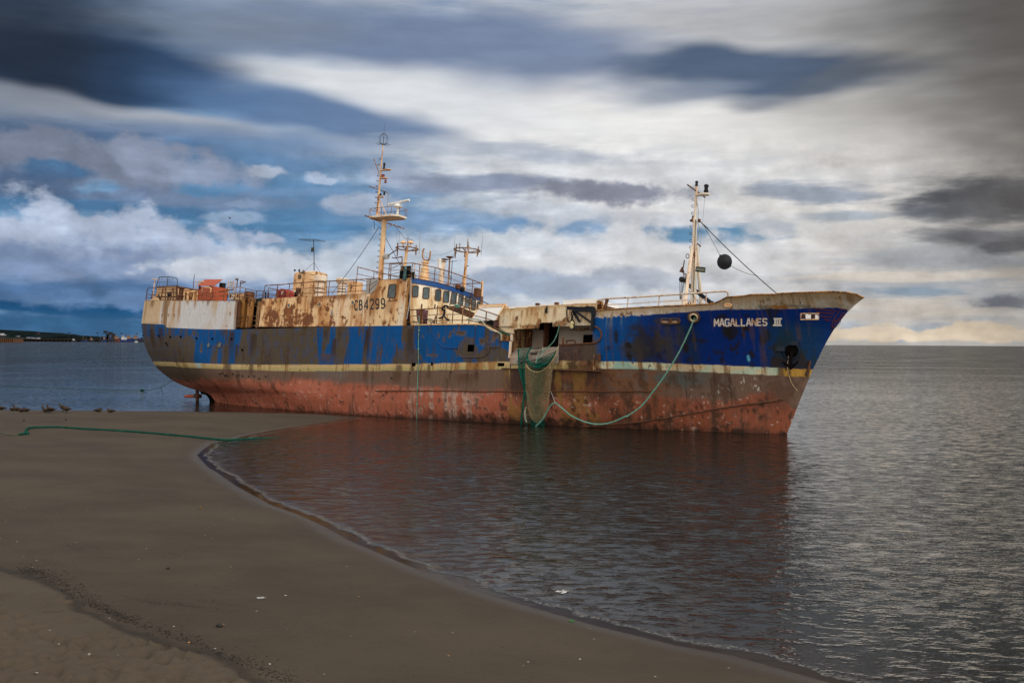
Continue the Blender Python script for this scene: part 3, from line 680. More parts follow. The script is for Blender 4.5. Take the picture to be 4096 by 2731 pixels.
for st in ([(470, 442), (556, 444)], [(476, 378), (557, 378)], [(492, 380), (490, 442)], [(514, 380), (513, 442)], [(537, 380), (536, 442)]):
    pts = []
    for t in np.linspace(0, 1, 5):
        p = Hs('H', st[0][0] + (st[1][0] - st[0][0]) * t, st[0][1] + (st[1][1] - st[0][1]) * t); pts.append((p + out_n(p) * .012, out_n(p)))
    ribbon(nm, pts, .1)
nm.build('name_numeral', MAT['letter_white'], hull)
em = MB()
def red_line(pts, w, sub=4):
    q = smooth_line([Hs(*p) for p in pts], sub); ribbon(em, [(p + out_n(p) * .015, out_n(p)) for p in q], w)
for a, b in (((1100, 18), (1610, 68)), ((1150, 92), (1555, 132)), ((1240, 178), (1510, 202)), ((1320, 252), (1475, 272))):
    red_line([('U', a[0], a[1]), ('U', (a[0] + b[0]) / 2, (a[1] + b[1]) / 2 + 6), ('U', b[0], b[1])], .08)
red_line([('U', 1830, 75), ('U', 1760, 50), ('U', 1690, 45), ('U', 1630, 120), ('U', 1560, 220), ('U', 1515, 310), ('U', 1505, 380), ('U', 1520, 430), ('U', 1570, 395)], .06)
red_line([('U', 1545, 330), ('U', 1610, 270), ('U', 1690, 190), ('U', 1720, 120), ('U', 1770, 120), ('U', 1755, 170), ('U', 1690, 240), ('U', 1580, 330)], .06)
em.build('bow_emblem', MAT['letter_red'], hull)

# --- decks
def deck_mesh(xs, zs, inset=.03, zf=None):
    V = []
    for x, z in zip(xs, zs):
        b = max(hbf(x, z if zf is None else zf) - inset, .01); V += [(x, -b, z), (x, b, z)]
    return MB().add(V, [(2 * i, 2 * i + 2, 2 * i + 3, 2 * i + 1) for i in range(len(xs) - 1)])
xs = np.linspace(-6.8, 37, 60); deck_mesh(xs, np.full(60, 5.9)).build('main_deck', MAT['brown'], ship)
zd = np.interp(np.linspace(43.2, 58.2, 40), [43.2, 50.3, 50.5, 58.2], [6.75, 6.95, 6.2, 6.35]); deck_mesh(np.linspace(43.2, 56.9, 40), zd).build('forecastle_deck', MAT['grey'], ship)
xs = np.linspace(50.4, 57.2, 30); lv = []
for x in xs:
    for z in (6.3, 7.2, 7.9): lv.append((x, max(hbf(x, z) - .06, .02), z))
MB().add(lv, [(i * 3 + j, i * 3 + j + 1, i * 3 + j + 4, i * 3 + j + 3) for i in range(29) for j in range(2)]).build('bulwark_lining', MAT['white_clean'], ship)
# --- rudder gear under the counter
rb = MB().tube([Sy('I', 835, 1030, 0), Sy('I', 838, 1165, 0), Sy('I', 838, 1165, 0) - np.array([0, 0, 2.])], .15, 10).lathe([(.15, 0), (.36, .05), (.4, .2), (.34, .34), (.15, .4)], Sy('I', 837, 1150, 0), n=12)
rud = rb.build('rudder', MAT['rust_dark'], ship, True)
a = Sy('I', 668, 1125, 0); b = Sy('I', 800, 1125, 0)
MB().tube([a, a + (b - a) * .12, b], [.09, .13, .14], 10).bar(a + (b - a) * .3 + np.array([0, 0, .13]), a + (b - a) * .65 + np.array([0, 0, .13]), .1, .06).build('rudder_bulb', MAT['red'], rud, True)
MB().ext([Sy('I', 870, 1045, -.3), Sy('I', 940, 1040, -.3), Sy('I', 1010, 1100, -.3), Sy('I', 1060, 1200, -.3), Sy('I', 1020, 1260, -.3), Sy('I', 990, 1150, -.3), Sy('I', 950, 1105, -.3), Sy('I', 890, 1095, -.3)], (0, .6, 0)).build('propeller_nozzle', MAT['hole'], ship)
# ------------------------------------------------------------------ superstructure
def xfr(y, z): return xfront(y) + (9.4 - z) * .14
def Fs(c, x, y, off=0.0):
    X = 28.0
    for i in range(16):
        q = plane(k(c, x, y), 0, X)
        X = .5 * X + .5 * (float(xfr(q[1], q[2])) + off)
    return plane(k(c, x, y), 0, X)
def front_n(p):
    e = .2; s = (xfront(p[1] + e) - xfront(p[1] - e)) / (2 * e); n = np.array([1, -s, .14]); return n / np.linalg.norm(n)

def rust_wall(p, amt, base=CRM):
    p.fill((.66, .33, .12), sstep(.42, .6, p.n1 * .6 + p.n3 * .4) * .8 * amt); p.fill((.42, .17, .045), sstep(.54, .66, p.n1 * .6 + p.n2 * .4) * .7 * amt)
    p.fill((.85, .76, .64), sstep(.6, .72, p.n4 * .4 + p.n1 * .6) * .5)
def scabs(p, m, col=(.19, .07, .034)):
    m = m * 1.1 + .04; p.fill((.5, .2, .055), sstep(.53, .64, p.n4 * .55 + p.n1 * .45) * .75)
    nn = p.n2 * .6 + p.n5 * .25 + p.n4 * .15
    p.fill((.4, .17, .06), np.clip(sstep(.98 - m, 1.08 - m, nn), 0, 1) * .8); p.fill(col, np.clip(sstep(1.02 - m, 1.09 - m, nn), 0, 1) * .9)

# --- poop (white plating round the stern)
def fP(c, x, y, off=0.0): return Hs(c, x, y, off)
pt_x, pt_z = interp_line([('A', 130, 522), ('A', 240, 525), ('A', 460, 524), ('A', 800, 527), ('A', 1340, 532)])
fx0, fz0 = xz([('A', 1340, 532), ('A', 1312, 905)])
def xpf(z): return np.interp(z, fz0[::-1], fx0[::-1])
us = np.linspace(0, 1, 300); vs = np.linspace(0, 1, 46)
def poop_side(side, us, vs):
    U, Vv = np.meshgrid(us, vs, indexing='ij'); Zv = 6 + 2.3 * Vv
    for i in range(3):
        Xv = xtail(Zv) + (xpf(Zv) - xtail(Zv)) * (.4 * U ** 2 + .6 * U)
        Zv = np.interp(Xv, *ta) + (np.interp(Xv, pt_x, pt_z) - np.interp(Xv, *ta)) * Vv
    return np.stack([Xv, side * half_breadth(Xv, Zv), Zv], -1).reshape(-1, 3)
A_ = poop_side(-1, us, vs); B_ = poop_side(1, us[::10], vs[::9])
PV = np.concatenate([A_, B_]); PQ = np.concatenate([grid_quads(300, 46, 0, True), grid_quads(len(us[::10]), len(vs[::9]), len(A_))])
me = mesh_np('poop', PV, PQ, MAT['painted'])
p = Paint(PV[:, 0], PV[:, 2], (.66, .64, .66)); ttop = np.interp(p.X, pt_x, pt_z); hh = ttop - p.Z
left = 1 - p.span('A', 430, 1400, 700, .12); p.fill((.66, .45, .25), left * .85)
p.fill((.68, .64, .62), p.span('A', 325, 372, 700, .08) * .9)
p.fill((.55, .36, .18), sstep(.5, .62, p.n1 * .6 + p.n4 * .4) * sstep(1.6, .1, hh) * .8); p.fill((.58, .42, .27), p.span('A', 430, 560, 700, .5) * .6 + sstep(.55, .7, p.n1) * .35)
for x, w, l in ((390, 26, 400), (150, 14, 330), (790, 16, 120), (690, 12, 70), (455, 14, 90), (1325, 16, 380), (520, 14, 300), (960, 22, 90), (1230, 10, 60), (590, 18, 330), (890, 10, 60), (230, 30, 120)):
    p.fill((.25, .12, .05) if w > 20 else (.4, .2, .07), p.run('A', x, 524, l, w, .8))
for x, y, l in ((1245, 680, 60), (1195, 850, 30), (355, 700, 60), (350, 790, 40), (440, 700, 40), (515, 705, 50)): p.fill((.28, .1, .04), p.run('A', x, y, l, 7, .9))
p.fill((.16, .08, .04), p.span('A', 385, 425, 700, .05) * .7 + sstep(.07, .0, hh) * .75); p.fill((.2, .1, .05), p.span('A', 1290, 1330, 850, .07) * .6); p.fill((.3, .15, .06), sstep(.1, .0, hh + (p.n4 - .5) * .3) * .6)
p.c *= (1 - .12 * np.exp(-((p.Z - Hs('A', 700, 705)[2]) / .02) ** 2))[:, None]
paint_attr(me, np.clip(p.c, .003, .9)); poop = link('poop', me, ship)
deck_mesh(np.linspace(-6.75, 9.6, 40), np.interp(np.linspace(-6.75, 9.6, 40), pt_x, pt_z) - .05).build('poop_deck', MAT['brown'], ship)
zt = pt_z[-1]
m = MB()      # forward end of the poop: flange and set back bulkhead
m.ext([(xpf(6), -4.56, 5.95), (xpf(6) + .02, -4.3, 5.95), (xpf(zt) + .02, -4.3, zt), (xpf(zt), -4.56, zt)], (.05, 0, 0)); m.build('end_flange', MAT['rust_dark'], poop)
MB().box((9.4, 0, 7.1), (.1, 8.6, 2.3)).build('poop_bulkhead', MAT['cream_dark'], poop)
# lobby between poop and deckhouse
MB().box((11.2, -2.9, 7.1), (3.4, .1, 2.3)).build('lobby_wall', MAT['cream_dark'], ship)
MB().box((11.2, -1.0, 8.28), (3.2, 4.6, .08)).build('lobby_roof', MAT['cream'], ship)
a = Sy('Q', 1120, 1500, -4.15); b = Sy('Q', 1300, 800, -4.15); MB().box(((a[0] + b[0]) / 2, -3.85, 7.1), (b[0] - a[0], .6, 2.3)).build('air_trunk', MAT['yellow_rust'], ship)
a = Sy('Q', 1400, 1520, -3.9); MB().lathe([(.27, 0), (.27, 2.5)], (a[0], -3.9, 5.95), n=14).build('vent_trunk', MAT['yellow_rust'], ship, True)
a = Sy('Q', 1545, 1200, -2.95); dr = MB(); w_ = .36
dr.tube([(a[0] - w_, -2.97, 5.95), (a[0] - w_, -2.97, 7.75), (a[0] - w_ + .15, -2.97, 7.9), (a[0] + w_ - .15, -2.97, 7.9), (a[0] + w_, -2.97, 7.75), (a[0] + w_, -2.97, 5.95)], .05, 6)
d_ = dr.build('lobby_doorway', MAT['cream'], ship); MB().box((a[0], -2.965, 6.9), (w_ * 2, .02, 1.9)).build('dark_opening', MAT['hole'], d_)
a = Sy('Q', 1660, 1200, -3.6); MB().box((a[0], -3.6, 7.05), (.35, .2, 2.2)).build('lobby_locker', MAT['cream_dark'], ship)

# --- deckhouse
dt = [('A', 1662, 506), ('B', 0, 906), ('B', 400, 886), ('B', 870, 872), ('B', 1100, 850), ('B', 1500, 838), ('B', 1545, 815), ('B', 1580, 745), ('B', 1615, 670), ('B', 1645, 622), ('B', 1800, 614), ('B', 2115, 592)]
dx, dz = xz(dt, Ds); dx = np.maximum.accumulate(dx + np.arange(len(dx)) * 1e-3)
ra = Ds('A', 1660, 506); rb_ = Ds('A', 1613, 897); ca = Ds('C', 800, 380); cb = Ds('C', 742, 1010)
def xr(z): return np.interp(z, [rb_[2], ra[2]], [rb_[0], ra[0]])
def xc(z): return np.interp(z, [cb[2], ca[2]], [cb[0], ca[0]])
def house_side(nu, nv, side):
    U, Vv = np.meshgrid(np.linspace(0, 1, nu), np.linspace(0, 1, nv), indexing='ij'); Zv = 6 + 2 * Vv
    for i in range(6):
        Xv = xr(Zv) + (xc(Zv) - xr(Zv)) * U; tz = np.interp(Xv, dx, dz); Zv = 5.95 + (tz - 5.95) * Vv
    return np.stack([Xv, side * -yhouse(Zv), Zv], -1).reshape(-1, 3)
A_ = house_side(330, 62, -1); B_ = house_side(50, 8, 1)
HVd = np.concatenate([A_, B_]); HQd = np.concatenate([grid_quads(330, 62, 0, True), grid_quads(50, 8, len(A_))])
n0 = len(HVd); top = A_.reshape(330, 62, 3)[::6, -1]; RV = []
for t in top: RV += [t, t * np.array([1, -1, 1])]
HVd = np.concatenate([HVd, np.array(RV)]); HQd = np.concatenate([HQd, np.array([(n0 + 2 * i, n0 + 2 * i + 2, n0 + 2 * i + 3, n0 + 2 * i + 1) for i in range(len(top) - 1)])])
n1_ = len(HVd); HVd = np.concatenate([HVd, np.array([A_[0], A_[61], A_[61] * [1, -1, 1], A_[0] * [1, -1, 1]])]); HQd = np.concatenate([HQd, [[n1_, n1_ + 1, n1_ + 2, n1_ + 3]]])
me = mesh_np('deckhouse', HVd, HQd, MAT['painted'])
p = Paint(HVd[:, 0], HVd[:, 2], (.86, .58, .33), Ds); tz = np.interp(p.X, dx, dz); hh = tz - p.Z
p.fill((.84, .6, .35), p.span('B', 1150, 2300, 1100, 1.2) * .7); p.fill((.85, .78, .67), p.span('B', 1950, 2200, 1000, .25) * .6 + p.span('B', 1230, 1420, 1250, .4) * .55 + p.span('B', 900, 1150, 1250, .5) * .3)
rust_wall(p, .8)
s = np.maximum(p.ell('A', 1780, 760, 130, 170, .7, .5) * .58, p.ell('A', 2000, 820, 320, 110, .7, .5) * .5); s = np.maximum(s, p.ell('B', 520, 1250, 120, 160, .7, .5) * .56)
s = np.maximum(s, p.ell('B', 870, 1300, 60, 90, .6, .5) * .5); s = np.maximum(s, p.ell('B', 250, 1150, 330, 200, .8, .3) * .47); s = np.maximum(s, p.span('B', -400, 1000, 1100, .6) * .4); s = np.maximum(s, p.ell('B', 820, 1080, 50, 60, .6, .5) * .54); s = np.maximum(s, .33)
scabs(p, s)
p.fill((.25, .1, .04), p.ell('B', 1000, 880, 260, 40, .6, .8) * .8 + p.ell('B', 620, 950, 90, 90, .6, .9) * .5)
for c, x, y, l, w, a in (('B', 1560, 760, 640, 70, .75), ('B', 1625, 620, 560, 26, .7), ('B', 1940, 605, 380, 32, .75), ('B', 1790, 950, 260, 70, .5), ('B', 1200, 1010, 110, 26, .6), ('B', 700, 1050, 140, 22, .6), ('B', 1460, 880, 120, 26, .6), ('B', 215, 1070, 300, 30, .7), ('A', 2015, 630, 180, 16, .6), ('B', 1800, 1260, 90, 16, .7), ('B', 1895, 700, 250, 16, .5)):
    p.fill((.3, .11, .035), p.run(c, x, y, l, w, a))
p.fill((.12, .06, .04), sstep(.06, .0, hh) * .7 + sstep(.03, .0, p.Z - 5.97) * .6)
p.fill((.26, .3, .3), p.ell('B', 890, 1150, 14, 60, .3, .6) * .8)
for zz in (Ds('B', 1700, 1075)[2], Ds('B', 1700, 795)[2]): p.c *= (1 - .15 * np.exp(-((p.Z - zz) / .02) ** 2) * sstep(24.4, 25, p.X))[:, None]
paint_attr(me, np.clip(p.c, .003, .9)); house = link('deckhouse', me, ship)
dn = lambda p: np.array([0, -1, -.03])
lettering('call_sign', 'CB4299', [('B', 1250, 1102), ('B', 1722, 1072), ('B', 1722, 912), ('B', 1250, 948)], Ds, dn, 'black_paint', .105, house, [.62, .62, .9, .8, .8, .8], .42)
for c, x, y in (('A', 2015, 595), ('B', 222, 1027), ('B', 705, 1007), ('B', 1222, 983)): hull_ring('porthole', c, x, y, .17, 'cream', 'glass', .02, .04, ship, Ds)

# --- wheelhouse front, roof and fascia
U, Vv = np.meshgrid(np.linspace(-4.46, 4.5, 150), np.linspace(5.95, 9.4, 66), indexing='ij')
WV = np.stack([xfr(U, Vv), U, Vv], -1).reshape(-1, 3); WQ = grid_quads(150, 66)
n0 = len(WV); ys = np.linspace(-4.46, 4.5, 30); RV = []
for y in ys: RV += [(xfr(y, 9.4), y, 9.4), (25.4, y * .995, 9.4)]
for y in (4.5,): RV += [(xfr(y, 9.4), y, 9.4), (25.4, y, 9.4), (25.4, y, 5.95), (xfr(y, 5.95), y, 5.95)]
WV = np.concatenate([WV, np.array(RV)]); WQ = np.concatenate([WQ, [(n0 + 2 * i, n0 + 2 * i + 2, n0 + 2 * i + 3, n0 + 2 * i + 1) for i in range(29)], [[n0 + 60, n0 + 61, n0 + 62, n0 + 63]]])
me = mesh_np('wheelhouse', WV, WQ, MAT['painted'])
p = Paint(WV[:, 1] * 1.1 + 40, WV[:, 2], (.82, .67, .45), Fs); p.fill((.86, .8, .7), sstep(8.0, 8.6, p.Z + (p.n3 - .5)) * .75)
p.fill((.55, .34, .15), sstep(.52, .66, p.n1 * .7 + p.n4 * .3) * .6); p.fill(RO, sstep(.62, .7, p.n1 * .5 + p.n2 * .5) * .7); p.fill((.35, .17, .06), sstep(.6, .72, p.n4) * (1 - sstep(6.0, 8.0, p.Z)) * .5)
p.fill((.4, .2, .06), np.exp(-((WV[:, 1] + 4.3) / .16) ** 2) * .75)
paint_attr(me, np.clip(p.c, .003, .9)); wheel = link('wheelhouse', me, ship)
ys = np.linspace(-4.3, 4.55, 40); fm = MB()
for i in range(39):
    q = [np.array([xfr(y, z) + .06, y, z]) for y, z in ((ys[i], 9.1), (ys[i + 1], 9.1), (ys[i + 1], 9.44), (ys[i], 9.44))]; fm.ext(q, (-.12, 0, 0))
MB().bar(cb + np.array([.0, -.02, -.1]), ca + np.array([0, -.02, .02]), .16, .16).build('corner_pillar', MAT['yellow_rust'], house)
fm.build('fascia', MAT['blue'], wheel)
MB().tube([(xfr(y, 9.4) + .05, y, 9.46) for y in ys], .03, 6).build('roof_edge', MAT['rust_dark'], wheel)

def window(name, quad, n, mat='rust_dark', parent=None, rr=.22):
    """quad: 4 points (top left, top right, bottom right, bottom left)"""
    q = [np.asarray(a, float) for a in quad]; n = np.asarray(n, float)
    def at(u, v): return (q[0] * (1 - u) + q[1] * u) * (1 - v) + (q[3] * (1 - u) + q[2] * u) * v
    W = np.linalg.norm(q[1] - q[0]); H = np.linalg.norm(q[3] - q[0]); ru = .1 / W; rv = .1 / H; ol = []
    for cu, cv, t0 in ((1 - ru, rv, -90), (1 - ru, 1 - rv, 0), (ru, 1 - rv, 90), (ru, rv, 180)):
        for t in np.linspace(0, 90, 5): ol.append(at(cu + ru * math.cos(math.radians(t0 + t)), cv + rv * math.sin(math.radians(t0 + t))))
    o = MB().tube([v + n * .025 for v in ol + ol[:1]], .035, 5, False).build(name, MAT[mat], parent or ship, True)
    MB().ext([v + n * .004 for v in ol], n * .014).build('pane', MAT['glass'], o); return o
for xl, xr_, yt, yb, dxl in ((833, 918, 480, 634, 8), (974, 1066, 502, 658, 10), (1140, 1221, 530, 685, 10), (1247, 1332, 552, 706, 10), (1352, 1430, 568, 726, 10), (1452, 1522, 600, 748, 10), (1538, 1610, 628, 778, 10), (1626, 1688, 662, 806, 8), (1700, 1756, 695, 835, 8)):
    q = [Fs('C', xl + dxl, yt), Fs('C', xr_, yt + 5), Fs('C', xr_ - dxl, yb), Fs('C', xl, yb - 5)]
    window('wheelhouse_window', q, front_n(q[0]))
q = [Ds('C', 528, 466), Ds('C', 622, 460), Ds('C', 606, 645), Ds('C', 508, 640)]; window('wheelhouse_window', q, (0, -1, -.03))
MB().bar(Ds('C', 505, 678, .05), Ds('C', 632, 672, .05), .04).build('drip_bar', MAT['rust'], house)
MB().tube(smooth_line([Fs('C', 818, 375, .12), Fs('C', 822, 450, .12), Fs('C', 812, 600, .12), Fs('C', 800, 720, .12), Fs('C', 775, 850, .2), Fs('C', 760, 930, .2)], 5), .035, 5).build('hanging_hose', MAT['wire_light'], ship, True)

# --- railings
def railing(name, posts, fn_b, mat, rp=.03, rt=.032, mids=(.4, .72), h=None, top=None, parent=None, extra=None):
    """posts: (c, xb, yb, xt, yt) picks or (base, top) 3D pairs"""
    m = MB(); B = []; T = []
    for q in posts:
        if len(q) == 2: b, t = np.asarray(q[0], float), np.asarray(q[1], float)
        else:
            b = fn_b(q[0], q[1], q[2]); t = plane(k(q[0], q[3], q[4]), 1, b[1])
        B.append(b); T.append(t); m.tube([b - np.array([0, 0, .08]), t], rp, 5)
    m.tube(T if top is None else top, rt, 6)
    for f in mids: m.tube([b + (t - b) * (1 - f) + np.array([0, 0, random.uniform(-.02, .02)]) for b, t in zip(B, T)], rp * .75, 5)
    if extra: extra(m)
    return m.build(name, MAT[mat], parent or ship, True)
def inboard(d): return lambda c, x, y: Hs(c, x, y, -d)
# poop rails
railing('poop_railing', [('P', 30, 1175, 90, 760), ('P', 245, 1160, 300, 830), ('P', 600, 1180, 712, 700), ('P', 985, 1180, 1080, 705), ('P', 1240, 1175, 1262, 700)], inboard(.12), 'rail_dark', .045, .03, (.45, .75),
        top=smooth_line([Hs('P', 90, 760, -.12), Hs('P', 165, 692, -.12), Hs('P', 340, 700, -.12), Hs('P', 712, 700, -.12), Hs('P', 1240, 700, -.12)], 4))
railing('poop_railing', [('Q', 20, 790, 45, 590), ('Q', 160, 785, 212, 462), ('Q', 450, 785, 480, 585), ('Q', 740, 785, 768, 572), ('Q', 1030, 780, 1075, 452)], inboard(.1), 'rail', .04, .03, (.5,), top=[Hs('Q', -60, 572, -.1), Hs('Q', 45, 578, -.1), Hs('Q', 480, 590, -.1), Hs('Q', 660, 570, -.1), Hs('Q', 1010, 505, -.1)])
railing('poop_railing', [('Q', 840, 785, 845, 460), ('Q', 1160, 770, 1180, 450), ('Q', 1300, 770, 1330, 485), ('Q', 1580, 830, 1610, 545), ('Q', 1750, 770, 1785, 545)], lambda c, x, y: Sy(c, x, y, -4.4), 'rail', .035, .03, (.45, .75))
railing('lobby_railing', [('Q', 1085, 1540, 1110, 1215), ('Q', 1350, 1535, 1370, 1210), ('Q', 1640, 1535, 1680, 1205)], lambda c, x, y: Sy(c, x, y, -4.5), 'rail', .03, .035, (.35, .75))
# deckhouse top rail
railing('deckhouse_railing', [('A', 1675, 503, 1702, 334), ('A', 1835, 495, 1868, 322), ('B', 25, 905, 45, 706), ('B', 202, 893, 232, 684), ('B', 400, 886, 412, 670), ('B', 590, 878, 608, 657), ('B', 665, 875, 680, 652), ('B', 835, 866, 855, 645), ('B', 1050, 852, 1068, 634), ('B', 1255, 846, 1277, 622), ('B', 1475, 838, 1497, 608), ('B', 1640, 640, 1642, 600)],
        lambda c, x, y: Ds(c, x, y, -.06), 'rail', .032, .04, (.42, .8))
railing('deckhouse_railing', [((12.8, y, 8.05), (12.75, y, 9.1)) for y in (-4.3, -2.6, -.8, 1, 2.8, 4.3)] + [((x, 4.3, 8.1), (x, 4.3, 9.1)) for x in (15, 17.5, 20, 22.5)], None, 'rail_dark')
# bridge deck rails round the roof
ring = [(('C', 515, 388), 0), (('C', 690, 382), 0), (('C', 822, 388), 1), (('C', 925, 400), 1), (('C', 1130, 436), 1), (('C', 1320, 476), 1), (('C', 1505, 528), 1), (('C', 1638, 585), 1), (('C', 1755, 632), 1)]
P_ = []
for (c, x, y), fr_ in ring:
    b = Fs(c, x, y, -.1) if fr_ else Ds(c, x, y, -.1); b[2] = 9.42; P_.append((b, b + np.array([0, .0, 1.12])))
P_ += [(np.array([x, 4.4, 9.42]), np.array([x, 4.4, 10.5])) for x in (26.4, 24.5, 22.5)]
railing('bridge_railing', P_, None, 'rail', .03, .036, (.42, .78))
railing('bridge_railing', [(np.array([22.2, y, 9.3]), np.array([22.2, y, 10.45])) for y in (-4.2, -2.4, -.6, 1.2, 3, 4.4)], None, 'rail', .03, .036, (.42, .78))
railing('bridge_railing', [('C', 440, 385, 440, 182), ('C', 545, 380, 552, 200), ('C', 690, 380, 705, 95)], lambda c, x, y: Sy(c, x, y, -4.3), 'rail', .03, .032, (.3, .7), top=[Sy('C', 440, 182, -4.3), Sy('C', 560, 178, -4.3), Sy('C', 700, 170, -4.3)])
MB().tube(smooth_line([Sy('C', 565, 100, -4.3), Sy('C', 605, 108, -4.3), Sy('C', 690, 92, -4.3), Sy('C', 700, 100, -4.3), Sy('C', 698, 170, -4.3)], 3), .04, 6).build('davit_arm', MAT['rust'], ship, True)
MB().bar(Fs('C', 1768, 640, -.1), Fs('C', 1778, 420, -.1), .14).build('corner_post', MAT['cream'], ship)
# side deck rail abreast the wheelhouse
railing('side_deck_railing', [('T', 155, 565, 158, 290), ('T', 470, 570, 482, 284), ('T', 745, 550, 770, 250), ('T', 1050, 540, 1070, 248), ('T', 1240, 535, 1260, 246), ('T', 1370, 535, 1392, 250), ('T', 1685, 620, 1708, 318), ('T', 1930, 705, 1952, 400)], inboard(.06), 'rail', .038, .042, (.42, .8),
        top=[Hs('T', *q, -.06) for q in ((158, 290), (482, 272), (880, 246), (1200, 241), (1510, 250), (1710, 318), (1952, 400))])
MB().bar(Hs('T', 440, 575, -.05), Hs('T', 442, 270, -.05), .17, .12).bar(Hs('T', 458, 280, -.05), Hs('T', 466, 172, -.05), .08).build('side_deck_post', MAT['rust'], ship)
m = MB()
for x0, y0, x1, y1 in ((765, 250, 775, 208), (712, 260, 720, 180), (700, 560, 735, 400)): MB().tube([Hs('T', x0, y0, -.6), Hs('T', x1, y1, -.6)], .05, 6).build('stanchion', MAT['rust'], ship)
# foredeck rail
railing('foredeck_railing', [('G', 180, 368, 207, 246), ('G', 412, 355, 426, 236), ('G', 738, 337, 752, 219), ('G', 988, 322, 992, 204), ('G', 1240, 310, 1243, 186)], inboard(.12), 'rail_white', .04, .06, (.52,),
        top=smooth_line([Hs('G', x, y, -.12) for x, y in ((100, 268), (207, 247), (500, 232), (980, 200), (1250, 181), (1430, 170), (1460, 176), (1468, 190), (1470, 222))], 4))
MB().bar(Hs('G', 175, 370, -.12), Hs('G', 208, 248, -.12), .16).build('rail_stay', MAT['rust'], ship)
m = MB()
for y0, y1 in ((268, 290),): 
    for dx_ in (105, 125, 150): m.bar(Hs('G', dx_, 372, -.7), Hs('G', dx_ + 4, 272, -.7), .18, .1)
m.build('vent_grille', MAT['yellow_rust'], ship)
for x in (222, 1065): MB().tube([Hs('G', x + 14 * math.cos(t), 355 - 14 * math.sin(t) - (0 if x < 500 else 60), -.3) for t in np.linspace(0, 2 * math.pi, 11)], .035, 5).build('lifting_ring', MAT['yellow_rust'], ship, True)
a = Sy('G', 790, 335, -1.5); b = Sy('G', 980, 262, -1.5); MB().box(((a[0] + b[0]) / 2, -.6, (a[2] + b[2]) / 2 - .1), (b[0] - a[0], 1.8, b[2] - a[2] + .3)).build('deck_locker', MAT['white_clean'], ship)

# --- funnel and ventilators on the deckhouse
f0 = Sy('B', 215, 890, -1.6); f1 = Sy('B', 600, 876, -1.6); f2 = Sy('B', 612, 478, -1.6); f3 = Sy('B', 268, 505, -1.6)
fm = MB(); R_ = 12; V = []
for lo, hi, t in ((f0, f1, 0), (f0 + (f3 - f0) * .92, f1 + (f2 - f1) * .97, 1), (f3 + np.array([.1, 0, 0]), f2 - np.array([.08, 0, 0]), 2)):
    L = (hi[0] - lo[0]) / 2; W = .95 - .12 * (t > 1)
    for j in range(24):
        a = 2 * math.pi * j / 24; ca_, sa = math.cos(a), math.sin(a)
        V.append(((lo[0] + hi[0]) / 2 + L * math.copysign(abs(ca_) ** .45, ca_), -.7 + W * math.copysign(abs(sa) ** .45, sa), (lo[2] + hi[2]) / 2 - (.7 if t == 0 else 0) + (hi[2] - lo[2]) / 2 * ca_))
fm.add(V, [(i * 24 + j, i * 24 + (j + 1) % 24, (i + 1) * 24 + (j + 1) % 24, (i + 1) * 24 + j) for i in range(2) for j in range(24)] + [tuple(range(48, 72))])
fun = fm.build('funnel', MAT['cream'], ship, True)
for y in (545, 628, 712, 790): MB().tube([Sy('B', x, y + d, -1.72) for x, d in ((552, -10), (575, 0), (600, 5), (622, 8), (626, 0))], .025, 5).build('rung', MAT['rust'], fun)
MB().tube([Sy('B', 375, 500, -1.7), Sy('B', 440, 515, -1.75)], .05, 6).lathe([(.08, 0), (.11, .2)], Sy('B', 440, 500, -1.8), (1, -.6, .2), 10).box(Sy('B', 385, 575, -1.7), (.25, .1, .3)).build('horn', MAT['brown'], fun)
a = Sy('B', 320, 850, -1.7); w = MB().box(a, (.7, .06, .55)); ho = w.build('funnel_hatch', MAT['white'], fun); MB().box(a + np.array([.1, -.04, -.02]), (.3, .04, .4)).build('dark_opening', MAT['hole'], ho)
MB().box(Sy('B', 365, 790, -2.2), (.3, .25, .4)).bar(Sy('B', 350, 880, -2.2), Sy('B', 360, 800, -2.2), .08).build('junction_box', MAT['rust_dark'], ship)
for x in (310, 380): MB().sphere(Sy('B', x, 475, -1), .09).build('exhaust_pipe', MAT['black'], fun)
def mushroom(c, xb, yb, xt, yt, rs, rc, hc, Y, mat, name='ventilator'):
    b = Sy(c, xb, yb, Y); t = Sy(c, xt, yt, Y); b[0] = t[0]
    o = MB().lathe([(rs * 1.1, 0), (rs, .3), (rs, t[2] - b[2] - hc)], b, n=18).build(name, MAT[mat], ship, True)
    m = MB()
    for f in (.22, .38): m.lathe([(rs + .03, 0), (rs + .03, .05)], b + np.array([0, 0, (t[2] - b[2]) * f]), n=18)
    m.build('vent_band', MAT['rust'], o); MB().lathe([(rc * .8, -hc - .12), (rc, -hc), (rc, -.06), (rc * .85, 0)], t, n=20).build('vent_cap', MAT[mat], o, True); return o
mushroom('B', 705, 900, 722, 562, .34, .52, .42, -1.8, 'white'); mushroom('B', 1040, 880, 1058, 602, .32, .5, .3, -1.0, 'white')
mushroom('Q', 1425, 800, 1430, 572, .3, .42, .5, -3.9, 'rust', 'mushroom_vent')
def boxpx(name, c, x0, y0, x1, y1, Y, dep, mat, parent=None, dz=.3):
    a = Sy(c, x0, y1, Y); b = Sy(c, x1, y0, Y)
    return MB().box(((a[0] + b[0]) / 2, Y + dep / 2, (a[2] - dz + b[2]) / 2), (abs(b[0] - a[0]), dep, b[2] - a[2] + dz)).build(name, MAT[mat], parent or ship)
boxpx('air_intake', 'B', 1120, 640, 1240, 850, -2.2, 1., 'cream'); boxpx('deck_screen', 'B', 1418, 615, 1610, 832, -3.6, .1, 'grey'); boxpx('deck_locker', 'B', 1370, 800, 1530, 840, -3.2, .8, 'cream')
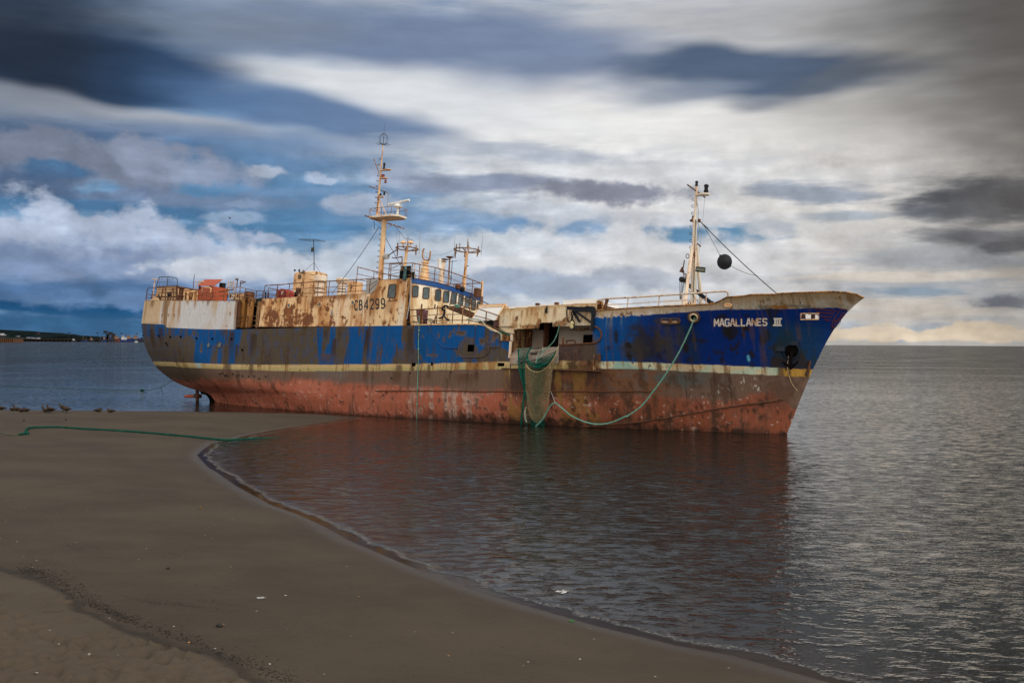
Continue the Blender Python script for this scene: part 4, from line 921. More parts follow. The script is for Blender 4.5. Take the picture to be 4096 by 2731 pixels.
# fire cabinet with its letter
a = Sy('B', 22, 895, -3.4); b = Sy('B', 180, 760, -3.4); W = b[0] - a[0]; pr = [a + np.array([0, 0, -.2]), a + np.array([W, 0, -.2]), a + np.array([W, 0, (b[2] - a[2]) * .5])] + [np.array([a[0] + W / 2 + W / 2 * math.cos(t), -3.4, a[2] + (b[2] - a[2]) * .5 + (b[2] - a[2]) * .5 * math.sin(t)]) for t in np.linspace(.2, math.pi - .2, 8)] + [a + np.array([0, 0, (b[2] - a[2]) * .5])]
fc = MB().ext(pr, (0, .9, 0)).build('fire_cabinet', MAT['red_pole'], ship)
lettering('cabinet_letter', 'F', [('B', 100, 862), ('B', 132, 858), ('B', 134, 808), ('B', 102, 812)], lambda c, x, y: Sy(c, x, y, -3.41), lambda p: np.array([0, -1.0, 0]), 'letter_white', .07, fc)
for x in (75, 155): MB().bar(Sy('B', x, 895, -3.6), Sy('B', x + 4, 815, -3.6), .06).build('cabinet_bracket', MAT['black'], fc)
# television aerial on the funnel
tv = MB().tube([Sy('B', 613, 480, -1.2), Sy('B', 612, 200, -1.2), Sy('B', 605, 0, -1.2)], .035, 6).tube([Sy('B', 480, 470, -1.2), Sy('B', 613, 350, -1.2), Sy('B', 735, 560, -1.2)], .018, 4, False).box(Sy('B', 590, 150, -1.2), (.3, .06, .35)).build('aerial_mast', MAT['wire'], ship)
m = MB(); c0 = Sy('B', 603, 3, -1.2)
m.tube([Sy('B', 380, 0, -1.2), Sy('B', 650, 3, -1.2), Sy('B', 790, 22, -1.2)], .02, 4)
for x in (460, 520, 570, 630, 690): m.tube([Sy('B', x, 4, -1.2) + np.array([0, -.7, 0]), Sy('B', x, 4, -1.2) + np.array([0, .7, 0])], .012, 4)
m.build('aerial_array', MAT['wire'], tv)

# --- gear on the poop
a = Sy('P', 420, 1180, -3.6); b = Sy('P', 1245, 650, -3.6)
sh = MB().box(((a[0] + b[0]) / 2, -.9, (a[2] + b[2]) / 2), (b[0] - a[0], 5.4, b[2] - a[2])).build('stern_house', MAT['cream'], ship)
MB().box(((a[0] + b[0]) / 2, -.9, b[2] + .04), (b[0] - a[0] + .1, 5.5, .07)).build('house_roof', MAT['rail_dark'], sh)
m = MB()
for y in (760, 865, 1030): m.bar(Sy('P', 425, y, -3.63), Sy('P', 1240, y - 5, -3.63), .03, .05)
for x in (800, 1100): m.bar(Sy('P', x, 1170, -3.63), Sy('P', x + 14, 700, -3.63), .05, .03)
m.build('wall_batten', MAT['rail_dark'], sh)
m = MB().tube(smooth_line([Sy('P', x, y, -3.4) for x, y in ((442, 650), (500, 450), (555, 300), (600, 275), (870, 266), (1180, 305), (1250, 345), (1265, 420), (1262, 640))], 4), .035, 6).tube([Sy('P', 865, 640, -3.4), Sy('P', 900, 272, -3.4)], .035, 5)
for x0, x1 in ((560, 575), (560, 660), (705, 680), (715, 830), (850, 832), (905, 975), (985, 980), (990, 1085), (1105, 1090), (1115, 1190)): m.tube([Sy('P', x0, 635, -3.4), Sy('P', x1, 285 if x1 < 1180 else 420, -3.4)], .009, 3)
for y in (370, 460, 600): m.tube([Sy('P', 520, y, -3.4), Sy('P', 1255, y + 10, -3.4)], .008, 3)
m.build('net_frame', MAT['wire'], ship)
MB().tube([Sy('P', 290, 1130, -3.7), Sy('P', 395, 350, -3.7)], .06, 6).bar(Sy('P', 280, 340, -3.7), Sy('P', 505, 362, -3.7), .09).build('lamp_bracket', MAT['rail_white'], ship)
c0 = Hs('P', 430, 1045, -.1); MB().tube([c0 + np.array([.15 * math.cos(t), -.05, .2 * math.sin(t)]) for t in np.linspace(0, 2 * math.pi, 15)], .05, 6, False).build('mooring_eye', MAT['yellow_rust'], ship, True)
MB().ext([Hs('P', 200, 1200, .02), Hs('P', 360, 1030, .02), Hs('P', 520, 1150, .02), Hs('P', 560, 1200, .02)], (0, .12, 0)).build('eye_plate', MAT['cream'], ship)
MB().tube([Hs('P', 590, 1180, -.2), Hs('P', 540, 980, -.2)], .08, 6).build('cleat', MAT['black'], ship)
c0 = Sy('P', 1390, 1170, -3.9); t0 = Sy('P', 1430, 740, -3.9); MB().lathe([(.22, -.2), (.22, .28), (.3, .3), (.3, .36), (.2, .4), (.2, .95), (.32, .98), (.32, 1.05), (.14, 1.1), (.16, t0[2] - c0[2])], c0, n=14).build('capstan', MAT['rust'], ship, True)
MB().bar(Sy('P', 1245, 1180, -3.8), Sy('P', 1250, 600, -3.8), .13).build('house_corner_post', MAT['rust_dark'], sh)
s = MB().tube([Sy('P', 890, 1160, -4.1), Sy('P', 925, 1000, -4.1)], .06, 6).box(Sy('P', 945, 945, -4.1), (.22, .22, .28)).build('searchlight', MAT['navy'], ship)
MB().tube([Sy('P', 1882, 770, -3), Sy('P', 1925, 260, -3), Sy('P', 1942, 140, -3)], [.04, .03, .015], 5).build('whip_aerial', MAT['brown'], ship)
m = MB()
for x0, x1 in ((1590, 1600), (1810, 1870), (1950, 1965), (1740, 1750)): m.bar(Sy('P', x0, 1170, -3.9), Sy('P', x1, 860, -3.9), .12)
m.tube([Sy('P', 1500, 800, -3.9), Sy('P', 1720, 800, -3.9), Sy('P', 1900, 770, -3.9), Sy('P', 2040, 765, -3.9)], .05, 5); m.tube([Sy('P', 1560, 920, -3.7), Sy('P', 1700, 960, -3.7), Sy('P', 1900, 870, -3.7)], .05, 5)
m.build('pipe_manifold', MAT['yellow_rust'], ship)
# red winch house with its raised lid
a = Sy('Q', 55, 790, -3.7); b = Sy('Q', 492, 420, -3.7); D_ = 1.5
rh = MB().box(((a[0] + b[0]) / 2, -3.7 + D_ / 2, (a[2] + b[2]) / 2), (b[0] - a[0], D_, b[2] - a[2])).build('winch_house', MAT['red'], ship)
l0 = Sy('Q', 58, 412, -3.75); l1 = Sy('Q', 508, 416, -3.75); u0 = Sy('Q', 250, 266, -2.25); u1 = Sy('Q', 712, 262, -2.25)
MB().ext([l0, l1, u1, u0], (0, .02, .07)).build('lid', MAT['red'], rh)
MB().box(Sy('Q', 122, 450, -3.74), (.14, .08, .3)).build('hinge', MAT['black'], rh); MB().box(Sy('Q', 405, 432, -3.74), (.16, .08, .12)).build('hinge', MAT['black'], rh)
MB().tube(smooth_line([Sy('Q', x, y, -4.2) for x, y in ((190, 600), (213, 460), (300, 455), (410, 468), (412, 540), (400, 580))], 3), .05, 6).build('guard_hoop', MAT['cream'], ship, True)
c0 = Sy('Q', 735, 790, -2.); t0 = Sy('Q', 725, 350, -2.); MB().lathe([(.25, 0), (.27, t0[2] - c0[2] - .04), (.33, t0[2] - c0[2])], (t0[0], -2., c0[2]), n=16).build('black_stack', MAT['black'], ship, True)
for x0, x1, y0 in ((20, 45, 530), (865, 1010, 570)):
    m = MB().tube([Sy('Q', x0 - 5, y0 + 130, -3.3), Sy('Q', x0 + 12, 300, -3.3), Sy('Q', x0 + 160 if x0 > 500 else x0 + 210, 302, -3.3)] + ([Sy('Q', x1, 560, -3.3)] if x0 > 500 else []), .045, 6); o = m.build('lamp_frame', MAT['cream'], ship)
    cx_ = (950 if x0 > 500 else 120); MB().box(Sy('Q', cx_, 370 if x0 > 500 else 340, -3.35), (.22, .1, .36)).build('flood_lamp', MAT['grey'], o)
MB().tube([Sy('Q', 1090, 440, -4), Sy('Q', 1115, 240, -4)], .045, 6).box(Sy('Q', 1093, 242, -4), (.28, .1, .12)).build('lamp_post', MAT['rust'], ship)
MB().tube([Sy('Q', 1160, 760, -4.1), Sy('Q', 1190, 295, -4.1), Sy('Q', 1215, 288, -4.1), Sy('Q', 1290, 310, -4.1)], .04, 6).bar(Sy('Q', 1200, 350, -4.1), Sy('Q', 1325, 310, -4.1), .06).build('lamp_post', MAT['rust'], ship)
MB().bar(Sy('Q', 640, 570, -3.9), Sy('Q', 1010, 505, -3.9), .09).build('derrick_boom', MAT['rust'], ship)
for x0, x1 in ((1840, 1850), (1905, 1915)): MB().tube([Sy('Q', x0, 740, -4.0), Sy('Q', x1, 580, -4.0)], .07, 6).build('bitt', MAT['black'], ship)

# --- main mast
XM = Sy('D', 410, 1490, 0)[0]
mb = Sy('D', 410, 1560, 0); mt = Sy('D', 452, 915, 0); ub = Sy('D', 378, 905, 0); ut = Sy('D', 440, 190, 0)
mast = MB().tube([mb - np.array([0, 0, 1.5]), mb, mt], [.24, .22, .19], 10).tube([ub, ub + (ut - ub) * .45, ut], [.09, .075, .035], 8).tube([Sy('D', 398, 705, 0), Sy('D', 480, 885, .5)], .04, 5).tube([Sy('D', 398, 705, 0), Sy('D', 405, 890, -.5)], .04, 5).build('main_mast', MAT['cream'], ship, True)
zp = Sy('D', 400, 895, 0)[2]; xa_ = Sy('D', 345, 890, 0)[0]; xb_ = Sy('D', 628, 890, 0)[0]
MB().ext([(xa_, -.5, zp - .14), (xa_ + .4, -.75, zp - .14), (xb_ - .5, -.8, zp - .14), (xb_, -.45, zp - .14), (xb_, .45, zp - .14), (xb_ - .5, .8, zp - .14), (xa_ + .4, .75, zp - .14), (xa_, .5, zp - .14)], (0, 0, .14)).build('mast_platform', MAT['white'], mast)
per = [(xa_, -.5), (xa_ + .4, -.75), ((xa_ + xb_) / 2, -.78), (xb_ - .5, -.8), (xb_, -.45), (xb_, .45), (xb_ - .5, .8), ((xa_ + xb_) / 2, .78), (xa_ + .4, .75), (xa_, .5), (xa_, -.5)]
m = MB().tube([(x, y, zp + .6) for x, y in per], .022, 5)
for x, y in per[:-1]: m.tube([(x, y, zp), (x, y, zp + .6)], .02, 5)
m.build('platform_rail', MAT['rail'], mast)
MB().lathe([(.14, 0), (.09, .3), (.1, .55)], (Sy('D', 578, 880, 0)[0], 0, zp), n=10).lathe([(.1, 0), (.3, .06), (.32, .2), (.22, .34), (.05, .4)], Sy('D', 580, 806, 0), n=14).build('radar_pedestal', MAT['white_clean'], mast, True)
r0 = Sy('D', 487, 770, 0); r1 = Sy('D', 692, 724, 0); MB().tube([r0, r1], .1, 8).bar((r0 + r1) / 2 - np.array([.35, 0, .16]), (r0 + r1) / 2 + np.array([.3, 0, -.06]), .1).build('radar_scanner', MAT['white_clean'], mast)
def yard(name, c, x0, y0, x1, y1, X, r, mat, par):
    return MB().tube([Sx(c, x0, y0, X), Sx(c, x1, y1, X)], r, 6).build(name, MAT[mat], par)
yard('yard', 'D', 265, 875, 640, 998, ub[0], .05, 'rail', mast); yard('yard', 'D', 305, 592, 490, 655, ub[0] - .1, .035, 'rail', mast)
MB().tube([Sy('D', 470, 990, 0), Sy('D', 540, 960, 0)], .03, 5).tube([Sy('D', 430, 960, 0), Sy('D', 390, 925, 0)], .04, 5).build('yard_brace', MAT['cream'], mast)
def lamp(c, x, y0, y1, Y, r, mat, par, shelf=None):
    t = Sy(c, x, y0, Y); b = Sy(c, x, y1, Y); b[0] = t[0]; h = t[2] - b[2]
    o = MB().lathe([(r * .9, 0), (r, h * .22), (r * .75, h * .25), (r * .75, h * .7), (r * 1.05, h * .72), (r * .9, h * .9), (r * .4, h)], b, n=10).build('mast_lamp', MAT['black'], par, True)
    MB().lathe([(r * .8, h * .26), (r * .8, h * .69)], b, n=10).build('lamp_glass', MAT[mat], o, True) if par is ship else None
    if shelf:
        a = Sy(c, shelf[0], shelf[2], Y); q = Sy(c, shelf[1], shelf[2], Y)
        MB().ext([(a[0], Y - .06, a[2] - .06), (q[0] - .2, Y - .22, a[2] - .06), (q[0], Y - .1, a[2] - .06), (q[0], Y + .1, a[2] - .06), (q[0] - .2, Y + .22, a[2] - .06), (a[0], Y + .06, a[2] - .06)], (0, 0, .06)).build('lamp_shelf', MAT['cream'], par)
lamp('D', 453, 365, 432, 0, .1, 'lamp_glass', mast, (410, 512, 438)); lamp('D', 438, 480, 512, 0, .13, 'lamp_red', mast, (402, 478, 516)); lamp('D', 463, 528, 560, 0, .08, 'lamp_red', mast)
lamp('D', 417, 662, 692, 0, .09, 'lamp_glass', mast, (382, 444, 696)); lamp('D', 453, 640, 676, 0, .09, 'lamp_glass', mast)
MB().lathe([(.14, 0), (.13, .06), (.13, .2), (.14, .24)], Sy('D', 438, 508, -.02), n=10).lathe([(.09, 0), (.09, .2)], Sy('D', 463, 556, -.02), n=10).build('red_lamp_glass', MAT['lamp_red'], mast, True)
MB().tube([Sy('D', 478, 850, -.3), Sy('D', 490, 655, -.3)], .02, 4).build('mast_aerial', MAT['rail'], mast); MB().tube([Sy('D', 350, 325, -.2), Sy('D', 378, 400, -.2), Sy('D', 403, 475, -.2)], .03, 5).tube([Sy('D', 368, 390, -.2), Sy('D', 415, 390, 0)], .02, 4).build('mast_aerial', MAT['rail'], mast)
cg = Sy('D', 440, 195, 0); ct = Sy('D', 447, 85, 0); m = MB(); H_ = ct[2] - cg[2]
for a in np.linspace(0, math.pi, 4, endpoint=False):
    m.tube([cg + np.array([.36 * math.cos(a) * math.sin(t), .36 * math.sin(a) * math.sin(t), H_ / 2 - H_ / 2 * math.cos(t)]) for t in np.linspace(0, 2 * math.pi, 21)], .012, 4, False)
    m.tube([cg + np.array([.6 * math.cos(a), .6 * math.sin(a), .08]), cg - np.array([.6 * math.cos(a), .6 * math.sin(a), -.08])], .014, 4)
m.tube([cg, ct], .02, 4).tube([ct, Sy('D', 457, -20, 0)], .012, 4); m.build('direction_aerial', MAT['wire'], mast)
def rungs(pts, c, Y, par, w=14, h=10, mat='rail_dark'):
    for x, y in pts: MB().tube([Sy(c, x + w, y - h * .4, Y), Sy(c, x, y - h * .5, Y), Sy(c, x - 3, y, Y), Sy(c, x, y + h * .4, Y), Sy(c, x + w, y + h * .6, Y)], .018, 4).build('rung', MAT[mat], par)
rungs([(371 + (413 - 371) * t, 1430 + (1000 - 1430) * t) for t in np.linspace(0, 1, 9)], 'D', -.05, mast, 22); rungs([(358, 805), (360, 750), (366, 700), (370, 648), (374, 592), (380, 540), (386, 490), (396, 382), (405, 328)], 'D', 0, mast, 18)
MB().lathe([(.2, -.2), (.22, .2)], Sy('D', 470, 1270, 0), (1, -.3, -.1), 12).build('loudspeaker', MAT['grey'], mast, True)
MB().tube([Sy('D', 488, 1260, 0), Sy('D', 568, 1205, 0)], .045, 5).build('mast_strut', MAT['rust'], mast)
m = MB().tube(arc(Sy('D', 405, 975, 0), Sy('B', 1040, 640, -2), .15), .022, 4).tube([Sy('B', 1040, 640, -2), Sy('B', 895, 845, -3)], .03, 4).tube([Sy('D', 465, 1090, 0), Sy('D', 612, 1362, 1)], .022, 4).tube([Sy('D', 560, 980, 0), Sy('D', 650, 1095, .5), Sy('D', 735, 1115, .5)], .016, 4)
m.tube([Sy('D', 570, 985, .2), Sy('D', 575, 1150, .2)], .008, 3).tube([Sy('D', 597, 1030, .2), Sy('D', 590, 1160, .2)], .008, 3).tube(arc(Sy('D', 740, 1160, 0), Sy('D', 1120, 1205, 2), .6), .01, 3).tube(arc(Sy('D', 830, 1255, 0), Sy('D', 1120, 1250, 2), .5), .01, 3).tube([Sy('D', 352, 925, -.5), Sy('D', 358, 1005, -.5)], .03, 4)
m.build('mast_stay', MAT['wire'], mast)

# --- aerial posts, horn post and pipes on the bridge roof
def ring_post(c, xb, yb, xt, yt, r, Y, lift=0):
    b = Sy(c, xb, yb, Y); t = Sy(c, xt, yt, Y)
    o = MB().tube([b - np.array([0, 0, .8]), b, t], [.14, .13, .1], 8).build('aerial_post', MAT['cream'], ship, True)
    m = MB().tube([t + np.array([r * math.cos(a), r * math.sin(a), .1]) for a in np.linspace(0, 2 * math.pi, 25)], .045, 6, False)
    for a in (0.3, 1.87, 3.44, 5.0): m.tube([t - np.array([0, 0, .1]), t + np.array([r * math.cos(a), r * math.sin(a), .1])], .035, 5)
    m.build('aerial_ring', MAT['rail'], o, True); m = MB()
    for a, h0, h1 in ((.1, -.3, .35), (1.3, -.25, .3), (2.4, -.3, .4), (3.3, -.5, .3), (4.4, -.35, .4), (5.5, -.3, .3)): MB().tube([t + np.array([r * math.cos(a), r * math.sin(a), h0]), t + np.array([r * math.cos(a), r * math.sin(a), h1])], .045, 6).build('aerial_base', MAT['rail'], o)
    MB().tube([t, t + np.array([0, 0, 1.])], .03, 5).build('post_spike', MAT['rail'], o); return o, t
o, t = ring_post('D', 645, 1385, 670, 1205, .85, 0)
m = MB().lathe([(.03, -.1), (.05, .2), (.26, .22), (.2, .34), (.05, .42)], Sy('D', 632, 1168, 0), n=12).lathe([(.03, -.1), (.05, .2), (.26, .22), (.2, .34), (.05, .42)], Sy('D', 703, 1168, 0), n=12); m.build('satellite_dome', MAT['cream'], o, True)
m = MB().tube([Sy('D', 578, 1240, -.2), Sy('D', 578, 1140, -.2)], .03, 4).tube([Sy('D', 787, 1245, -.2), Sy('D', 792, 1160, -.2), Sy('D', 800, 1025, -.2)], [.035, .03, .012], 4).tube([Sy('D', 595, 1160, -.2), Sy('D', 603, 1030, -.2)], .012, 4); m.build('whip_aerial', MAT['wire_light'], o)
o, t = ring_post('C', 1528, 535, 1572, 20, 1.0, 2.0)
m = MB().tube([Sy('D', 1125, 1265, 2), Sy('D', 1128, 1190, 2), Sy('D', 1134, 1062, 2)], [.03, .03, .012], 4).tube([Sy('D', 1385, 1255, 2), Sy('D', 1392, 1180, 2), Sy('D', 1404, 1040, 2)], [.03, .03, .012], 4).tube([Sy('D', 1262, 1190, 2), Sy('D', 1262, 1125, 2)], .05, 5).tube([Sy('D', 1178, 1210, 2), Sy('D', 1178, 1140, 2)], .05, 5); m.build('whip_aerial', MAT['wire_light'], o)
m = MB()
for x, y in ((1537, 465), (1545, 400), (1560, 260), (1583, 345), (1592, 215), (1548, 130)): MB().tube([Sy('C', x - 12, y - 8, 2), Sy('C', x - 12, y, 2), Sy('C', x + 6, y, 2)], .025, 4).build('rung', MAT['rust'], o)
b = Sy('C', 1000, 405, -1.6); t = Sy('C', 1015, 150, -1.6); h = t[2] - b[2]
hp = MB().lathe([(.42, -.2), (.42, 0), (.34, .05), (.3, h * .45), (.27, h * .5), (.32, h * .55), (.32, h * .62), (.2, h * .66), (.2, h * .88), (.3, h * .9), (.3, h * .96), (.12, h)], (t[0], -1.6, b[2]), n=14).build('crane_post', MAT['cream'], ship, True)
MB().tube(smooth_line([Sy('D', x, y, -1.6) for x, y in ((835, 1192), (823, 1225), (822, 1275), (835, 1300), (858, 1305))], 3), .055, 6).tube(smooth_line([Sy('D', x, y, -1.6) for x, y in ((897, 1218), (892, 1265), (882, 1300), (862, 1312))], 3), .055, 6).build('forked_arm', MAT['yellow_rust'], hp, True)
b = Sy('C', 1222, 450, .2); t = Sy('C', 1250, 132, .2)
ep = MB().tube([b - np.array([0, 0, .6]), b, t], .2, 10).build('exhaust_post', MAT['white'], ship, True); MB().box(t + np.array([0, 0, .03]), (.75, .5, .05)).box(t - np.array([0, 0, .15]), (.5, .4, .03)).build('post_cap', MAT['rust'], ep); MB().box(Sy('C', 1205, 180, -.1), (.2, .3, .75)).build('relay_box', MAT['white_clean'], ep)
MB().tube([Sy('C', 1318, 470, -.8), Sy('C', 1343, 95, -.8)], .055, 6).lathe([(.05, -.15), (.32, 0), (.02, .03)], Sy('C', 1343, 92, -.8), n=10).build('beacon_post', MAT['rail'], ship)
MB().tube([Sy('C', 1352, 465, -.5), Sy('C', 1376, 140, -.5)], .025, 5).tube([Sy('C', 1320, 158, -.5), Sy('C', 1438, 148, -.5)], .018, 4).tube([Sy('C', 1350 + 16 * math.cos(t), 372 + 18 * math.sin(t), -.5) for t in np.linspace(0, 6.28, 11)], .02, 4).build('whip_aerial', MAT['wire'], ship)
m = MB()
for x0, y0, x1, y1, Y in ((1075, 440, 1078, 340, -1), (862, 392, 868, 168, -4), (925, 395, 938, 150, -3.4), (880, 370, 885, 320, -3.6)): MB().tube([Sy('C', x0, y0, Y), Sy('C', x1, y1, Y)], .045, 5).build('roof_stanchion', MAT['rail_white'], ship)
s = MB().box(Sy('C', 745, 312, -4.2), (.95, .06, 1.05)).box(Sy('C', 700, 335, -4.4), (.06, .5, .55)).box(Sy('C', 815, 345, -4.2), (.7, .06, .55)).build('side_light', MAT['black'], ship)
MB().lathe([(.14, -.5), (.16, -.1), (.13, 0), (.13, .3), (.16, .32), (.1, .5)], Sy('C', 738, 318, -4.45), n=12).build('green_lantern', plain('dark_green_glass', (.01, .05, .05), .2), s, True)
mushroom('C', 1450, 520, 1455, 468, .18, .24, .12, .5, 'rust', 'mushroom_vent'); boxpx('roof_box', 'C', 1662, 512, 1708, 575, 2.6, .5, 'rust')
m = MB().box(Fs('C', 1505, 525, .1), (.3, .3, .3)).tube([Fs('C', 1480, 520, .1), Fs('C', 1520, 545, .15)], .12, 6); m.build('roof_lamp', MAT['black'], ship)
# ------------------------------------------------------------------ midship casing over the hauling bay
YC = -4.45
def inpoly(px, pz, poly):
    r = np.zeros(len(px), bool); n = len(poly)
    for i in range(n):
        x0, z0 = poly[i]; x1, z1 = poly[(i + 1) % n]
        c = ((z0 > pz) != (z1 > pz)) & (px < (x1 - x0) * (pz - z0) / ((z1 - z0) + 1e-12) + x0); r ^= c
    return r
def panel(name, picks, Y, paint, step=.05, parent=None, thick=.08):
    """flat plate in the fore-and-aft plane cut to a picked outline, front painted, with a back"""
    P = [Sy(*q, Y) for q in picks]; poly = [(q[0], q[2]) for q in P]
    xs = np.arange(min(q[0] for q in poly), max(q[0] for q in poly) + step, step); zs = np.arange(min(q[1] for q in poly), max(q[1] for q in poly) + step, step)
    V = np.stack(np.meshgrid(xs, zs, indexing='ij'), -1).reshape(-1, 2); Q = grid_quads(len(xs), len(zs), 0, True); c = V[Q].mean(1)
    Q = Q[inpoly(c[:, 0], c[:, 1], poly)]; used = np.unique(Q); rm = -np.ones(len(V), int); rm[used] = np.arange(len(used))
    V3 = np.stack([V[used, 0], np.full(len(used), Y), V[used, 1]], 1); Q = rm[Q]; n = len(V3)
    Vb = V3 + np.array([0, thick, 0]); me = mesh_np(name, np.concatenate([V3, Vb]), np.concatenate([Q, Q[:, ::-1] + n]), MAT['painted'])
    p = Paint(np.tile(V3[:, 0], 2), np.tile(V3[:, 2], 2), (.82, .66, .45), lambda c, x, y, o=0: Sy(c, x, y, Y)); paint(p)
    paint_attr(me, np.clip(p.c, .003, .9)); return link(name, me, parent or ship)
CAS = [('E', 555, 455), ('E', 900, 428), ('E', 1340, 396), ('E', 1560, 384), ('E', 1812, 374), ('E', 1800, 470), ('E', 1765, 500), ('E', 1740, 672), ('E', 1480, 682), ('E', 1212, 692), ('E', 1210, 630), ('E', 1030, 645), ('E', 1028, 712), ('E', 690, 728), ('E', 688, 782), ('E', 590, 770), ('E', 490, 705), ('E', 494, 560)]
def pc(p):
    top = p.line([CAS[i] for i in range(5)]); hh = top - p.Z
    p.fill((.74, .54, .3), sstep(.4, .62, p.n1) * .7); p.fill((.42, .18, .05), sstep(.5, .62, p.n4 * .7 + p.n1 * .3) * .8 * sstep(1.9, .2, hh + (p.n1 - .5) * 1.5)); p.fill((.5, .27, .1), sstep(.3, .0, hh + (p.n4 - .5) * .4) * .7)
    low = p.ell('E', 860, 700, 200, 34, .4, .9) + p.ell('E', 1310, 655, 110, 40, .4, .9) + p.ell('E', 720, 600, 24, 40, .3, 1.2) + p.ell('E', 1020, 650, 30, 60, .3, 1) + p.ell('E', 1380, 605, 30, 20, .4, 1.2)
    p.fill((.3, .12, .04), np.clip(low, 0, 1) * .9); p.fill(DKB, np.clip(low, 0, 1) * sstep(.52, .6, p.n5) * .9)
    for x, y, l, w in ((720, 640, 110, 22), (1120, 430, 190, 14), (1010, 490, 130, 12), (1240, 430, 200, 24), (1590, 600, 90, 14), (680, 640, 120, 26), (800, 470, 130, 16), (880, 450, 150, 20), (1600, 560, 90, 10), (940, 440, 120, 14), (1480, 400, 160, 14), (1680, 390, 200, 16)): p.fill((.36, .17, .06), p.run('E', x, y, l, w, .75))
    p.fill(DKB, sstep(.66, .72, p.n5 * .5 + p.n2 * .5) * .6); p.fill((.7, .66, .58), p.ell('E', 1560, 660, 160, 20, .5, .8) * .5 + p.ell('E', 570, 620, 50, 90, .5, .6) * .4)
cas = panel('casing_wall', CAS, YC, pc)
tp = [Sy(*CAS[i], YC) for i in range(5)]
m = MB(); V = []
for t in tp: V += [t + np.array([0, .02, -.01]), np.array([t[0], 3.5, t[2] - .01])]
m.add(V, [(2 * i, 2 * i + 2, 2 * i + 3, 2 * i + 1) for i in range(4)]).build('casing_roof', MAT['white'], ship)
a = Sy('E', 620, 430, -4.1); b = Sy('E', 1265, 374, -4.1); zt2 = Sy('E', 1265, 374, -4.1)[2]
MB().ext([Sy('E', 620, 455, -4.1), Sy('E', 1300, 400, -4.1), Sy('E', 1262, 374, -4.1), Sy('E', 1010, 398, -4.1), Sy('E', 640, 424, -4.1)], (0, 4, 0)).build('hatch_coaming', MAT['white_clean'], ship)
a = Sy('E', 1350, 395, -3.6); b = Sy('E', 1830, 322, -3.6)
MB().ext([Sy('E', 1350, 400, -3.6), Sy('E', 1830, 380, -3.6), Sy('E', 1828, 330, -3.6), Sy('E', 1762, 314, -3.6), Sy('E', 1350, 342, -3.6)], (0, 3.2, 0)).build('engine_skylight', MAT['white_clean'], ship)
MB().box(Sy('E', 1125, 480, YC - .1), (.13, .12, .28)).bar(Sy('E', 1138, 410, YC - .1), Sy('E', 1130, 450, YC - .1), .07).build('padlock_fitting', MAT['black'], cas)
m = MB()
for x in (1010, 1268): m.box(Sy('E', x, 392 - (x - 1010) * .04, -4.15), (.25, .2, .14))
m.build('hatch_clip', MAT['rust'], ship)
# tilted hatch cover, seen white
hp_ = [Sy('E', 232, 425, -3.9), Sy('E', 555, 412, -3.9), Sy('E', 452, 606, -4.5), Sy('E', 105, 622, -4.5)]
MB().ext(hp_, (0, .1, .0)).build('hatch_cover', MAT['white_clean'], ship)
MB().tube(hp_[1:3] , .05, 5).bar(Sy('E', 225, 415, -3.8), Sy('E', 590, 402, -3.8), .16).bar(Sy('E', 245, 436, -3.95), Sy('E', 545, 420, -3.95), .05).bar(hp_[3], hp_[0], .05).build('cover_frame', MAT['cream'], ship)
MB().ext([Sy('E', 550, 415, -3.85), Sy('E', 620, 430, -3.85), Sy('E', 620, 460, -3.85), Sy('E', 500, 560, -3.85), Sy('E', 470, 600, -3.85)], (0, 3, 0)).build('casing_end', MAT['cream'], ship)
MB().ext([Sy('E', 200, 625, -3.6), Sy('E', 470, 600, -3.6), Sy('E', 480, 720, -3.6), Sy('E', 250, 680, -3.6)], (0, .1, 0)).build('casing_side', MAT['tarp'], ship)
MB().ext([Sy('E', 240, 650, -4.3), Sy('E', 480, 700, -4.3), Sy('E', 668, 795, -4.3), Sy('E', 655, 822, -4.3), Sy('E', 490, 772, -4.3), Sy('E', 335, 690, -4.3)], (0, 1.6, 0)).build('sloping_deck', MAT['green'], ship)
MB().bar(Sy('E', 300, 660, -4.36), Sy('E', 670, 796, -4.36), .05).bar(Sy('E', 245, 640, -4.2), Sy('E', 690, 785, -4.2), .05).build('deck_edge_pipe', MAT['rail_white'], ship)
MB().ext([Sy('E', 495, 782, -4.4), Sy('E', 655, 822, -4.4), Sy('E', 660, 890, -4.4), Sy('E', 500, 890, -4.4)], (0, .1, 0)).build('bay_plate', MAT['yellow_rust'], ship)
MB().bar(Sy('E', 662, 800, -4.5), Sy('E', 662, 890, -4.5), .12).bar(Sy('E', 648, 890, -4.66), Sy('E', 632, 1115, -4.66), .12).build('bay_post', MAT['white'], ship)
MB().bar(Hs('E', 490, 884, .02), Hs('E', 662, 884, .02), .07).build('bay_coaming', MAT['rust'], ship)
MB().box(Sy('E', 455, 660, -4.3), (.35, .2, .38)).bar(Sy('E', 458, 760, -4.3), Sy('E', 456, 680, -4.3), .12).build('winch_control', MAT['purple'], ship)
